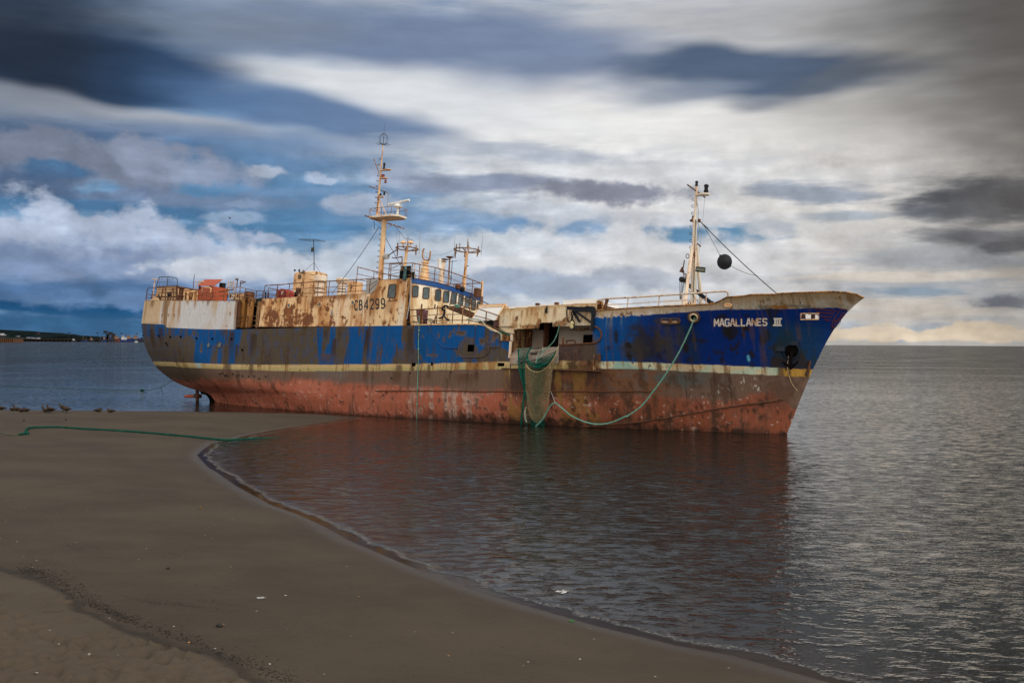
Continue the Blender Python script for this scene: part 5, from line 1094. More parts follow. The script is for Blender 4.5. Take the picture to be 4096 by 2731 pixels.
# inside of the hauling bay
xb0 = Sy('E', 655, 900, -4.5)[0]; xb1 = X43
bay = MB().box(((xb0 + xb1) / 2 + .6, -2.6, 4.9), (xb1 - xb0 + 2.5, .08, 3.6)).build('bay_back_wall', MAT['grey_plate'], ship)
MB().box(((xb0 + xb1) / 2, -3.2, 3.1), (xb1 - xb0 + 1, 3, .08)).build('bay_floor', MAT['rust_dark'], ship)
MB().box((xb0 - .05, -3.4, 4.8), (.08, 2.0, 3.5)).build('bay_side', MAT['cream_dark'], ship); MB().box((xb1 + .1, -3.4, 4.8), (.08, 2.0, 3.5)).build('bay_side', MAT['cream_dark'], ship)
def bay_hole(x0, y0, x1, y1, Y=-2.66):
    a = Sy('E', x0, y1, Y); b = Sy('E', x1, y0, Y); MB().box(((a[0] + b[0]) / 2, Y, (a[2] + b[2]) / 2), (b[0] - a[0], .03, b[2] - a[2])).build('dark_opening', MAT['hole'], bay)
bay_hole(1145, 690, 1300, 1010); bay_hole(680, 780, 745, 1020); bay_hole(1618, 800, 1750, 930); bay_hole(1030, 640, 1210, 740)
MB().box(Sy('E', 900, 860, -2.9), (.08, .6, 2.2)).box(Sy('E', 1125, 860, -2.9), (.1, .6, 2.2)).build('bay_frame', MAT['rust'], bay)
MB().tube(smooth_line([Sy('E', x, y, -3.2) for x, y in ((690, 800), (780, 830), (860, 850), (900, 820), (905, 770))], 3), .04, 5).tube([Sy('E', x, y, -3.0) for x, y in ((770, 810), (780, 900), (775, 1000))], .05, 5).tube([Sy('E', x, y, -3.0) for x, y in ((1500, 735), (1740, 715))], .06, 5).build('bay_pipe', MAT['cream_dark'], bay)
MB().tube([Hs('E', 1350, 930, -.1), Hs('E', 1354, 842, -.1)], .07, 6).tube(smooth_line([Sy('E', x, y, -4.2) for x, y in ((1400, 925), (1402, 885), (1420, 880), (1500, 880), (1512, 890), (1515, 925))], 3), .05, 5).build('bitt', MAT['rust'], ship)
MB().tube([Hs('E', 1833, 1165, .1), Hs('E', 1833, 1060, .1)], .13, 8).build('shell_post', MAT['rust_dark'], ship, True)
# hauling platform (chute)
q = [Sy('E', 692, 985, -3.9), Sy('E', 1292, 964, -3.9), Sy('E', 1292, 1085, -4.72), Sy('E', 640, 1112, -4.72), Sy('E', 1284, 1182, -4.72), Sy('E', 630, 1196, -4.72)]
MB().ext([q[0], q[1], q[2], q[3]], (0, .03, -.06)).ext([q[3], q[2], q[4], q[5]], (0, .06, 0)).ext([q[0], q[3], Sy('E', 650, 1000, -4.3)], (-.05, 0, 0)).build('hauling_chute', MAT['grey_plate'], ship)
# gallows davit with its block
dv = MB().bar(Sy('E', 1757, 425, -4.75), Sy('E', 1745, 745, -4.75), .17).ext([Sy('E', 1405, 418, -4.85), Sy('E', 1640, 430, -4.85), Sy('E', 1660, 416, -4.85), Sy('E', 1745, 420, -4.85), Sy('E', 1770, 450, -4.85), Sy('E', 1768, 540, -4.85), Sy('E', 1690, 490, -4.85), Sy('E', 1480, 490, -4.85), Sy('E', 1470, 465, -4.85), Sy('E', 1400, 462, -4.85)], (0, .2, 0)).bar(Sy('E', 1490, 470, -4.75), Sy('E', 1735, 642, -4.75), .12).bar(Sy('E', 1480, 480, -4.6), Sy('E', 1578, 632, -4.45), .14).build('davit', MAT['navy'], ship)
MB().bar(Sy('E', 1400, 430, -4.87), Sy('E', 1770, 432, -4.87), .03, .05).build('davit_flange', MAT['black'], dv)
def chain(pts, r, L=.16):
    P = smooth_line(pts, 8); S = np.concatenate([[0], np.cumsum([np.linalg.norm(P[i + 1] - P[i]) for i in range(len(P) - 1)])]); n = max(2, int(S[-1] / (L * .75))); m = MB()
    for i in range(n):
        c0 = np.array([np.interp(S[-1] * (i + .5) / n, S, [p[j] for p in P]) for j in range(3)]); d = np.array([np.interp(S[-1] * (i + 1) / n, S, [p[j] for p in P]) for j in range(3)]) - c0; a, b, d = basis(d); s = a if i % 2 else b
        m.tube([c0 + d * L / 2 * math.cos(t) + s * L * .3 * math.sin(t) for t in np.linspace(0, 6.283, 9)], r, 4, False)
    return m
chain([Sy('E', 1400, 462, -4.75), Sy('E', 1405, 560, -4.75), Sy('E', 1425, 622, -4.75), Sy('E', 1450, 635, -4.75)], .03).build('davit_chain', MAT['rust_dark'], dv)
chain([Sy('E', 1478, 490, -4.75), Sy('E', 1472, 600, -4.75)], .045, .26).build('block_chain', MAT['black'], dv)
bl = MB().tube([Sy('E', x, y, -4.78) for x, y in ((1462, 605), (1492, 608), (1498, 640), (1494, 735), (1452, 732), (1455, 625), (1462, 605))], .05, 6).build('hauling_block', MAT['black'], dv, True)
MB().lathe([(.1, -.22), (.16, -.12), (.12, 0), (.16, .14), (.1, .24)], Sy('E', 1473, 675, -4.78), (0, 0, 1), 12).build('sheave', plain('pale_nylon', (.6, .5, .25), .5), bl, True)

# --- foremast
fb = Sy('F', 452, 1430, 0); fm1 = Sy('F', 470, 500, 0); fm2 = Sy('F', 486, 170, 0); ft = Sy('F', 489, 118, 0)
fore = MB().tube([fb - np.array([0, 0, .5]), fb, Sy('F', 462, 950, 0), fm1], [.2, .2, .17, .13], 10).tube([fm1, fm2, ft], [.09, .08, .05], 8).tube([Sy('F', 442, 800, -.1), Sy('F', 405, 1080, -.7), Sy('F', 358, 1430, -1.3)], [.1, .12, .13], 8).tube([Sy('F', 490, 800, .1), Sy('F', 508, 1080, .7), Sy('F', 540, 1430, 1.3)], [.1, .12, .13], 8).build('fore_mast', MAT['white'], ship, True)
MB().bar(Sy('F', 477, 520, -.13), Sy('F', 452, 1390, -.22), .035).build('mast_cable', MAT['brown'], fore)
yard('yard', 'F', 392, 155, 576, 288, fm2[0], .045, 'rail_dark', fore)
a = Sy('F', 480, 255, 0); q_ = Sy('F', 620, 248, 0); MB().ext([(a[0], -.14, a[2] - .1), (q_[0] - .3, -.3, a[2] - .1), (q_[0], -.15, a[2] - .1), (q_[0], .15, a[2] - .1), (q_[0] - .3, .3, a[2] - .1), (a[0], .14, a[2] - .1)], (0, 0, .1)).build('lamp_shelf', MAT['white'], fore)
lamp('F', 489, 115, 170, 0, .11, 'lamp_glass', fore); lamp('F', 590, 150, 235, 0, .16, 'lamp_glass', fore)
rungs([(440, 308), (437, 378), (435, 452), (418, 595), (417, 665), (416, 740), (414, 810)], 'F', 0, fore, 24, 22)
MB().tube([Sy('F', 392 + 17 * math.cos(t), 900 + 22 * math.sin(t), 0) for t in np.linspace(0, 6.283, 13)], .025, 4).tube([Sy('F', 425, 525, 0), Sy('F', 445, 545, 0), Sy('F', 455, 480, 0)], .1, 5).lathe([(.1, -.1), (.1, .1)], Sy('F', 515, 530, 0), n=8).tube([Sy('F', 495, 770, 0), Sy('F', 530, 800, 0)], .05, 5).build('mast_fitting', MAT['rust'], fore)
a = Sy('F', 527, 1040, -.4); fl = MB().box(a, (.5, .32, .46), basis((1, -1, -.3))).build('flood_lamp', MAT['black'], fore); MB().box(a + np.array([.06, -.13, -.02]), (.42, .16, .4), basis((1, -1, -.3))).build('lamp_glass', plain('dim_lamp_glass', (.16, .17, .12), .25), fl)
MB().tube([Sy('F', 360, 940, -.4), Sy('F', 350, 1000, -.4), Sy('F', 340, 1070, -.4), Sy('F', 390, 1100, -.6)], .035, 5).lathe([(.03, .2), (.18, -.12), (.03, -.14)], Sy('F', 335, 1045, -.4), n=8).tube([Sy('F', 352, 1080, -.4), Sy('F', 362, 1180, -.8)], .03, 4).tube([Sy('F', 375, 1100, -.8), Sy('F', 370, 1230, -.9)], .04, 4).build('cargo_hook', MAT['rust_dark'], fore)
fk = MB().lathe([(.12, -.2), (.18, -.1), (.18, .1), (.12, .2)], Sy('F', 335, 1145, -.9), (0, 1, 0), 10).tube([Sy('F', 345, 1130, -.9), Sy('F', 375, 1160, -.9)], .08, 5).build('pulley_block', MAT['black'], fore)
m = MB()
for x0, x1 in ((312, 312), (330, 318), (348, 322), (358, 328)): m.tube([Sy('F', x0, 1165, -.9), Sy('F', x1, 1350, -1.2)], .02, 4)
m.tube([Sy('F', 385, 1235, -.5), Sy('F', 530, 1410, -.5)], .02, 4).build('pulley_fall', MAT['wire'], fk)
MB().bar(Sy('F', 395, 1195, .6), Sy('F', 645, 1395, .6), .3, .22).build('cargo_boom', MAT['navy'], ship); MB().tube([Sy('F', 655 + 9 * math.cos(t), 1385 + 12 * math.sin(t), .5) for t in np.linspace(0, 6.283, 9)], .03, 4).build('boom_eye', MAT['black'], ship)
MB().ext([Sy('F', 360, 1430, -.8), Sy('F', 420, 1430, -.8), Sy('F', 420, 1405, -.8), Sy('F', 390, 1390, -.8), Sy('F', 362, 1372, -.8)], (0, .1, 0)).build('mast_bracket', MAT['cream'], fore)
m = MB().tube([Sy('F', 574, 290, .8), Sy('F', 548, 560, .5), Sy('F', 512, 880, 0)], .012, 3).tube([Sy('F', 482, 290, 0), Sy('F', 505, 420, 0), Sy('F', 500, 560, 0), Sy('F', 518, 600, 0), Sy('F', 498, 740, 0)], .025, 4).build('halyard', MAT['wire_light'], fore)
fst = MB().tube(arc(Sy('F', 522, 535, 0), Sy('F', 1335, 1300, -.2), .12), .03, 5).lathe([(.05, -.12), (.05, .12)], Sy('F', 572, 585, 0), (1, 0, -.8), 6).lathe([(.05, -.12), (.05, .12)], Sy('F', 592, 603, 0), (1, 0, -.8), 6).build('fore_stay', MAT['wire'], ship)

# ------------------------------------------------------------------ loose things on and about the ship
b0 = Sy('F', 779, 960, 0)
bo = MB(); bo.sphere(b0, .47, 20, 12, (1, 1, 1.04)).lathe([(.1, .38), (.07, .55)], b0, Sy('F', 735, 895, 0) - b0, 8).lathe([(.09, .4), (.06, .52)], b0, Sy('F', 832, 1005, 0) - b0, 8)
ball = bo.build('day_ball', MAT['rubber'], None, True, SHIP); tag(ball, 'black rubber ball hung under the forestay before the foremast', 'ball')
o = MB().tube([Sy('F', 560, 575, 0), Sy('F', 733, 892, 0)], .014, 4).tube(arc(Sy('F', 838, 997, 0), Sy('F', 1128, 1108, 0), .1), .014, 4).build('ball_lanyard', MAT['wire'], None, False, SHIP); tag(o, 'thin lines holding the black ball between foremast and forestay', 'line')

def net_surface(fn, nu, nv, r, jit=.02):
    """diamond mesh laid over the surface fn(u, v)"""
    m = MB(); pt = {}
    for i in range(nu + 1):
        for j in range(nv + 1):
            if (i + j) % 2 == 0:
                p = np.asarray(fn(i / nu, j / nv), float) + np.array([random.uniform(-jit, jit), random.uniform(-jit, 0), random.uniform(-jit, jit)]); pt[i, j] = p
    for (i, j), p in pt.items():
        for d in ((1, 1), (-1, 1)):
            q = pt.get((i + d[0], j + d[1]))
            if q is not None: m.tube([p, (p + q) / 2 + np.array([0, -.008, -.012]), q], r, 3, False)
    return m
def curve_at(pts, t):
    n = len(pts) - 1; f = min(max(t, 0), 1) * n; i = min(int(f), n - 1); g = f - i
    return pts[i][0] + (pts[i + 1][0] - pts[i][0]) * g, pts[i][1] + (pts[i + 1][1] - pts[i][1]) * g
def strip(left, right, off, wav=.1, sag=0):
    def fn(u, v):
        l = curve_at(left, v); r = curve_at(right, v); x = l[0] + (r[0] - l[0]) * u; y = l[1] + (r[1] - l[1]) * u + sag * 4 * u * (1 - u) * (1 - v * .3)
        return Hs('K', x, y, off + wav * (.5 + .5 * math.sin(u * 9 + v * 4)))
    return fn
gn = net_surface(strip([(582, 320), (590, 420), (598, 560), (615, 690), (650, 800), (668, 860), (655, 1000), (640, 1180), (622, 1400)], [(760, 305), (730, 400), (690, 490), (690, 620), (690, 760), (700, 900), (790, 1050), (880, 1250), (955, 1400)], .12, .2), 8, 62, .021, .012)
g2 = net_surface(strip([(700, 490), (720, 560), (740, 640), (760, 720), (770, 900), (780, 1100), (770, 1250), (760, 1395)], [(1000, 530), (990, 560), (960, 640), (930, 720), (930, 900), (940, 1100), (950, 1250), (955, 1395)], .1, .1), 13, 42, .019, .012); gn.v += g2.v; gn.f += [tuple(i + gn.n for i in f) for f in g2.f]; gn.n += g2.n
g3 = net_surface(strip([(850, 460), (830, 530), (810, 590)], [(1130, 335), (1080, 430), (985, 550)], .25, .12), 14, 12, .018, .012); gn.v += g3.v; gn.f += [tuple(i + gn.n for i in f) for f in g3.f]; gn.n += g3.n
for kk in range(12):   # gathered bunch of twine
    o_ = random.uniform(-14, 14); gn.tube(smooth_line([Hs('K', x + o_ * w, y + o_ * (1 - w) * .9, .35 + random.uniform(0, .2)) for x, y, w in ((775, 310, .9), (735, 360, 1), (715, 420, 1), (725, 480, 1), (770, 530, .7), (820, 575, .4), (880, 570, .2), (960, 540, .3), (1010, 500, .6), (1060, 440, .8), (1120, 350, .8))], 4), random.uniform(.02, .035), 4)
for kk in range(7):
    o_ = random.uniform(-9, 9); gn.tube(smooth_line([Hs('K', x + o_ + random.uniform(-5, 5), y, .2 + random.uniform(0, .12)) for x, y in ((588, 335), (592, 450), (600, 570), (622, 690), (655, 800), (670, 880), (660, 1000), (645, 1150), (630, 1280), (622, 1395))], 3), random.uniform(.015, .028), 4)
net = gn.build('fishing_net', MAT['net_green'], None, False, SHIP); tag(net, 'green fishing net hanging from the hauling bay down into the water', 'net', 'nets hanging over the ship side')
tn = net_surface(strip([(690, 530), (682, 640), (686, 760), (695, 900), (712, 1050), (722, 1140), (745, 1215)], [(1092, 415), (1072, 520), (1055, 660), (1040, 800), (1022, 950), (1000, 1100), (945, 1235)], .32, .22, 150), 20, 50, .0105, .012)
tn.tube(smooth_line([Hs('K', x, y, .62) for x, y in ((690, 530), (740, 600), (800, 632), (870, 637), (940, 605), (1010, 545), (1060, 480), (1092, 415), (1140, 300))], 5), .03, 5)
o = tn.build('fishing_net', MAT['net_tan'], None, False, SHIP); tag(o, 'tan fishing net hung in a bag in front of the green net', 'net', 'nets hanging over the ship side')
# boarding steps laid over the chute
st = MB()
for x0, y0, x1, y1 in ((950, 985, 1060, 975), (920, 1050, 1015, 1042)): st.bar(Sy('E', x0, y0, -4.5), Sy('E', x1, y1, -4.5), .3, .1)
for x0, y0, x1, y1 in ((735, 1163, 910, 1150), (930, 1140, 1130, 1120), (880, 1232, 960, 1226)): st.bar(Hs('E', x0, y0, .25), Hs('E', x1, y1, .25), .1, .06)
ld = st.build('rope_ladder', MAT['wood'], None, False, SHIP); tag(ld, 'grey rope ladder with flat rungs laid over the chute beside the green net', 'ladder')
m = MB().tube([Sy('E', 1055, 985, -4.55), Sy('E', 1020, 1040, -4.6), Sy('E', 1000, 1100, -4.8), Sy('E', 985, 1180, -4.95)], .025, 4).tube([Sy('E', 945, 1000, -4.55), Sy('E', 925, 1050, -4.6)], .025, 4).build('ladder_rope', MAT['rope_white'], ld)
m.matrix_parent_inverse = ld.matrix_world.inverted() @ SHIP
# ropes
HOFF = [.25, .3, .35, .4, .45, .5, .55, .6, .7, .8]
rp = [('G', 1120, 445), ('G', 1060, 590), ('G', 975, 770), ('G', 890, 920), ('G', 800, 1060), ('G', 690, 1210), ('G', 560, 1370), ('G', 420, 1470), ('G', 250, 1532), ('G', 100, 1553), ('K', 2045, 1245), ('K', 1900, 1312), ('K', 1750, 1346), ('K', 1600, 1342), ('K', 1450, 1300), ('K', 1300, 1226), ('K', 1200, 1142), ('K', 1110, 1070), ('K', 1070, 1066), ('K', 1020, 1108), ('K', 980, 1180), ('K', 940, 1255), ('K', 880, 1330), ('K', 800, 1395)]
xo = 3.5
pts = []
for i, q in enumerate(rp):
    t = i / (len(rp) - 1); pts.append(Hs(*q, .12 + 1.1 * 4 * t * (1 - t) if t < .7 else .7))
o = rope_mb(smooth_line([p for i, p in enumerate(pts) if not (rp[i][0] == 'G' and rp[i][1] in (250, 100))], 6), .046, .45).build('mooring_rope', MAT['rope'], None, True, SHIP); tag(o, 'thick pale green mooring rope sagging from bow fairlead to the hanging nets', 'rope')
o = MB().tube([Hs('K', 1035, 905, .3), Hs('K', 1095, 1062, .6)], .02, 4).tube(smooth_line([Hs('K', x, y, .6) for x, y in ((700, 1115), (675, 1180), (680, 1270), (705, 1325), (690, 1250), (685, 1150))], 4), .03, 5).build('tie_line', MAT['rope_white'], None, False, SHIP); tag(o, 'short pale tie lines at the lower edge of the hanging nets', 'line')
o = rope_mb(smooth_line([Sy('E', 1302, 665, -4.5), Sy('E', 1290, 730, -4.5), Sy('E', 1265, 810, -4.5), Sy('E', 1225, 890, -4.5), Sy('E', 1170, 950, -4.5), Sy('E', 1100, 1010, -4.7), Sy('E', 1030, 1080, -4.9), Sy('E', 990, 1160, -5.)], 5), .032, .35).build('hauling_rope', MAT['rope'], None, True, SHIP); tag(o, 'pale green rope dropping from the casing edge across the hauling bay', 'rope')
o = MB().tube(smooth_line([Sy('E', 1290, 960, -4.4), Sy('K', 1100, 400, -4.9), Sy('K', 1085, 440, -5.1)], 4), .035, 5).tube(smooth_line([Sy('E', 1075, 970, -4.5), Sy('E', 1080, 1040, -4.7), Sy('E', 1065, 1110, -4.8)], 4), .03, 5).build('net_line', MAT['rope_white'], None, False, SHIP); tag(o, 'off white lines running over the chute to the tan net', 'line')
vr = MB().tube([Hs('J', x, y, .06) for x, y in ((1402, 40), (1400, 150), (1394, 300), (1394, 430), (1392, 560), (1386, 700), (1380, 890), (1376, 1080), (1373, 1262))], .026, 6)
for x, y in ((1401, 212), (1394, 432), (1383, 888), (1377, 1082)): vr.sphere(Hs('J', x, y, .06), .07, 8, 6)
o = vr.build('knotted_rope', MAT['rope'], None, True, SHIP); tag(o, 'knotted light rope hanging straight down the blue side into the water', 'rope')
o = MB().tube(smooth_line([Hs('T', x, y, .05) for x, y in ((1330, 462), (1500, 462), (1615, 495), (1680, 570), (1730, 625), (1800, 672), (1900, 705), (1955, 720), (1985, 750), (1990, 800), (1990, 868))], 4), .04, 6).build('deck_line', MAT['rope_white'], None, True, SHIP); tag(o, 'white line slung from side deck railing down to the brown coaming', 'line')
# drums, boxes, hoses and grapnel on the side deck
def drum(x0, y0, x1, y1, Y, lab):
    b = Sy('T', x0, y1, Y); t = Sy('T', x1, y0, Y); r = .3; h = t[2] - b[2] + .1
    o = MB().lathe([(r * .96, 0), (r, .02), (r, h * .32), (r + .02, h * .34), (r, h * .36), (r, h * .64), (r + .02, h * .66), (r, h * .68), (r, h - .02), (r * .96, h), (r * .9, h - .02)], (b[0], Y, b[2] - .1), n=18).build('oil_drum', MAT['purple'], None, True, SHIP); return tag(o, lab, 'drum', 'drums on the side deck')
drum(368, 285, 368, 545, -3.7, 'dark purple drum behind the rail, nearer the wheelhouse corner'); drum(490, 290, 492, 530, -3.3, 'dark purple drum just forward of the thick rusty rail post')
a = Sy('T', 265, 440, -4.1); o = MB().box(a, (.42, .4, .4)).bar(a + np.array([0, 0, -.6]), a, .08).build('control_box', MAT['purple'], None, False, SHIP); tag(o, 'small dark red box on a stand beside the purple drum', 'box')
hz = MB()
for cx_, cy_, r in ((590, 530, .33), (620, 520, .3), (570, 535, .28)): c0 = Sy('T', cx_, cy_, -4.1); hz.tube([c0 + np.array([r * math.cos(t), .12 * math.sin(t * 2), r * .75 * math.sin(t)]) for t in np.linspace(0, 6.6, 20)], .022, 5)
hz.tube(smooth_line([Sy('T', x, y, -4.1) for x, y in ((640, 540), (700, 525), (740, 540), (800, 545), (860, 540), (950, 548))], 4), .025, 5)
o = hz.build('coiled_hose', MAT['black'], None, True, SHIP); tag(o, 'black hose coiled on the side deck under the railing', 'hose')
hz = MB().tube(smooth_line([Sy('T', x, y, -4.2) for x, y in ((150, 540), (200, 505), (270, 490), (330, 510), (380, 560))], 5), .03, 5).tube(smooth_line([Sy('T', x, y, -4.1) for x, y in ((160, 550), (210, 560), (240, 510), (280, 560))], 5), .03, 5)
for i in range(10): hz.sphere(Sy('T', 150 + i * 8, 562 + random.uniform(-8, 6), -4.3), random.uniform(.06, .12), 7, 5, (1, 1, .6))
o = hz.build('hose_heap', MAT['tarp'], None, True, SHIP); tag(o, 'dark heap of hoses and green netting at the deckhouse foot', 'heap')
MBg = MB().tube([Hs('T', 905, 265, -.02), Hs('T', 900, 350, -.02), Hs('T', 885, 405, -.02)], .08, 6).tube(smooth_line([Hs('T', x, y, -.02) for x, y in ((795, 445), (830, 440), (885, 405), (930, 450), (985, 490))], 3), .06, 6).tube([Hs('T', 970, 490, -.02), Hs('T', 985, 460, -.02)], .06, 5).tube([Hs('T', 795, 455, -.02), Hs('T', 800, 430, -.02)], .06, 5).tube([Hs('T', 860, 465, -.02), Hs('T', 875, 440, -.02)], .05, 5).tube(smooth_line([Hs('T', x, y, -.02) for x, y in ((865, 300), (860, 260), (885, 225), (930, 205), (975, 225))], 3), .07, 6)
o = MBg.build('grapnel', MAT['navy'], None, True, SHIP); tag(o, 'dark iron grapnel hooked over the side deck railing', 'grapnel')
gw = MB()
p0, p1 = Sy('T', 945, 235, -3.6), Sy('T', 1440, 430, -3.0); p2, p3 = Sy('T', 1110, 215, -2.6), Sy('T', 1480, 370, -2.4)
gw.ext([p0, p1, p3, p2], (0, 0, -.1)); gw.bar(p0, p1, .08, .18).bar(p2, p3, .08, .18)
for t in np.linspace(.05, .95, 12): gw.bar(p0 + (p1 - p0) * t + np.array([0, 0, .06]), p2 + (p3 - p2) * t + np.array([0, 0, .06]), .06)
gy = gw.build('gangway', MAT['rust_dark'], None, False, SHIP); tag(gy, 'dark gangway lying aslant behind the railing below the wheelhouse windows', 'gangway')
gr = MB()
for (x0, y0), (x1, y1), Y in (((1140, -10), (1555, 240), -2.6), ((1370, -10), (1770, 188), -1.2), ((1030, 100), (1380, 265), -3.3), ((1240, 90), (1560, 235), -2.4), ((1255, 50), (1570, 200), -1.6)): gr.tube([Sy('T', x0, y0, Y), Sy('T', x1, y1, Y)], .035, 5)
for (x0, y0), (x1, y1), Y in (((1030, 20), (1005, 210), -3.2), ((1243, 5), (1208, 225), -2.6), ((1505, 60), (1475, 280), -1.6), ((1140, -60), (1140, -10), -2.6)): gr.tube([Sy('T', x0, y0, Y), Sy('T', x1, y1, Y)], .035, 5)
gr.build('stair_handrail', MAT['brown'], ship)
rg = MB()
for i in range(14): rg.tube(smooth_line([Hs('T', 1130 + random.uniform(-30, 60), 200 + random.uniform(-25, 50), -.05 + random.uniform(-.1, .1)) for _ in range(4)], 4), .022, 4)
o = rg.build('rope_bundle', MAT['rope'], None, True, SHIP); tag(o, 'tangle of pale green rope knotted on the side deck railing', 'rope')
bx = None
for i, (x0, y0, x1, y1, lab) in enumerate(((885, 630, 1010, 770, 'beige fish box on the poop edge beside the leaning rail post'), (1050, 625, 1215, 775, 'beige fish box on the poop nearest the rusty mushroom vent'))):
    a = Sy('Q', x0, y1, -4.1); b = Sy('Q', x1, y0, -4.1); m = MB().box(((a[0] + b[0]) / 2, -3.75, (a[2] + b[2]) / 2), (b[0] - a[0], .7, b[2] - a[2])).box(((a[0] + b[0]) / 2, -3.75, b[2] + .02), (b[0] - a[0] + .06, .76, .05))
    o = m.build('fish_box', MAT['cream'] if i else MAT['white'], None, False, SHIP); tag(o, lab, 'box', 'beige boxes on the poop')
    l = MB().box(Sy('Q', (x0 + x1) / 2 - 20, y0 + 40, -4.13), (.1, .05, .26)).build('latch', MAT['rust_dark'], o); l.matrix_parent_inverse = o.matrix_world.inverted() @ SHIP
a = Sy('Q', 1500, 870, -3.4); b = Sy('Q', 1735, 770, -3.4); o = MB().ext([a + np.array([0, 0, -.1]), (b[0], -3.4, a[2] - .1), (b[0], -3.4, b[2] + .1), (a[0] + .35, -3.4, b[2] + .1)], (0, 1.4, 0)).build('covered_crate', MAT['tarp'], None, False, SHIP); tag(o, 'crate under a dark green tarpaulin between poop and deckhouse', 'crate')
# ------------------------------------------------------------------ beach, sea bed and water
SH_PX = [(3500, 2790), (3323, 2731), (3159, 2686), (2929, 2621), (2700, 2580), (2563, 2546), (2392, 2505), (2256, 2465), (2120, 2427), (1950, 2376), (1780, 2315), (1678, 2281), (1508, 2209), (1400, 2163), (1284, 2098), (1183, 2054), (1082, 2018), (995, 1971), (930, 1935), (865, 1888), (829, 1867), (786, 1820), (812, 1797), (844, 1774), (930, 1760), (959, 1748), (1082, 1722.6), (1226, 1701), (1334, 1685), (1416, 1671), (1302, 1659), (1200, 1655), (1000, 1650), (700, 1646), (300, 1642), (-300, 1638)]
SHORE = [ground(*q)[:2] for q in SH_PX]
SHORE = [np.array([14, -12.]), np.array([9.5, 3.])] + SHORE + [np.array([-140, 84.]), np.array([-140, -12.])]
SHP = np.array(SHORE)
def shore_dist(X, Y):
    """metres inland (+) or out to sea (-)"""
    X = np.asarray(X, float); Y = np.asarray(Y, float); d2 = np.full(X.shape, 1e12); ins = np.zeros(X.shape, bool); n = len(SHP)
    for i in range(n):
        a = SHP[i]; b = SHP[(i + 1) % n]; e = b - a
        t = np.clip(((X - a[0]) * e[0] + (Y - a[1]) * e[1]) / (e @ e), 0, 1)
        d2 = np.minimum(d2, (X - a[0] - t * e[0]) ** 2 + (Y - a[1] - t * e[1]) ** 2)
        ins ^= ((a[1] > Y) != (b[1] > Y)) & (X < e[0] * (Y - a[1]) / (e[1] + 1e-12) + a[0])
    return np.where(ins, 1, -1) * np.sqrt(d2)
WR_PX = [(-200, 2220), (70, 2270), (145, 2290), (230, 2330), (330, 2400), (420, 2440), (520, 2485), (620, 2525), (700, 2550), (780, 2570), (900, 2625), (1020, 2670), (1100, 2705), (1200, 2760), (1500, 2900)]
def bz0(d): return np.where(d > 0, .62 * (1 - np.exp(-d / 11.)) + .03 * np.minimum(d, .5), np.maximum(-2.4, .055 * d))
def bz(x, y):
    x = np.asarray(x, float); y = np.asarray(y, float)
    d = shore_dist(x, y); u = (fbm(x * .25, y * .25, 201, 3) - .5) * .10 + (fbm(x * 1.1, y * 1.1, 207, 3) - .5) * .022
    return bz0(d) + u * sstep(.3, 4, d) + .06 * sstep(0, .35, wr_side(x, y)) * sstep(2, 4, d)
def wr_side(X, Y):
    xs = WRP[:, 0]; return np.interp(X, xs, WRP[:, 1], left=WRP[0, 1], right=-50.) - Y + (fbm(X * .9, Y * .9, 311, 4) - .5) * .7
WRP = np.array([ground(x, y, .5)[:2] for x, y in WR_PX]); WRP = WRP[np.argsort(WRP[:, 0])]
def beach_pt(px, py, up=0.0):
    z = .4
    for i in range(8): q = ground(px, py, z + up); z = float(bz(q[0], q[1]))
    q = ground(px, py, z + up); return q
def axis_pts(a, b, s0, lo, hi, s1):
    return np.concatenate([np.arange(lo, a, s1), np.arange(a, b, s0), np.arange(b, hi, s1)])
gx = np.concatenate([np.arange(-140, -34, 1.2), np.arange(-34, -9.5, .2), np.arange(-9.5, 1.5, .055), np.arange(1.5, 14, .2), np.arange(14, 60, 1.2)]); gy = np.concatenate([np.arange(-12, 9, 1.), np.arange(9, 13.5, .2), np.arange(13.5, 20.5, .055), np.arange(20.5, 34, .2), np.arange(34, 92, .24), np.arange(92, 130, 1.5)])
GX, GY = np.meshgrid(gx, gy, indexing='ij'); X = GX.ravel(); Y = GY.ravel(); D = shore_dist(X, Y)
Zb = bz(X, Y)
# footprints trodden into the dry upper sand
fr_ = np.random.default_rng(5)
for i in range(320):
    px = fr_.uniform(-100, 1250); py = fr_.uniform(2330, 2760)
    q = ground(px, py, .6)
    if wr_side(q[0], q[1]) < .15: continue
    a = fr_.uniform(0, 3.14); c, s = math.cos(a), math.sin(a); sel = (np.abs(X - q[0]) < .6) & (np.abs(Y - q[1]) < .6)
    u = (X[sel] - q[0]) * c + (Y[sel] - q[1]) * s; v = -(X[sel] - q[0]) * s + (Y[sel] - q[1]) * c; rr = np.hypot(u / .17, v / .1)
    Zb[sel] += -.09 * np.exp(-rr ** 2 * 1.2) + .025 * np.exp(-((rr - 1.5) / .4) ** 2)
sand, nt, b, out = new_mat('sand')
ad = nd(nt, 'ShaderNodeAttribute', attribute_name='inland'); geo = nt.nodes.new('ShaderNodeNewGeometry'); pos = geo.outputs['Position']
mp = nd(nt, 'ShaderNodeMapping'); mp.inputs['Scale'].default_value = (.7, .9, 1); mp.inputs['Rotation'].default_value = (0, 0, .9); nt.links.new(pos, mp.inputs[0])
n_big = noise(nt, mp.outputs[0], .32, 7, .62); n_mid = noise(nt, mp.outputs[0], 2.2, 5, .6); n_fine = noise(nt, pos, 60, 4, .7)
c = mixc(nt, ramp(nt, n_big, .32, .68), (.037, .026, .0165), (.062, .045, .03))
c = mixc(nt, ramp(nt, n_mid, .58, .74, 0, .3), c, (.036, .027, .02))
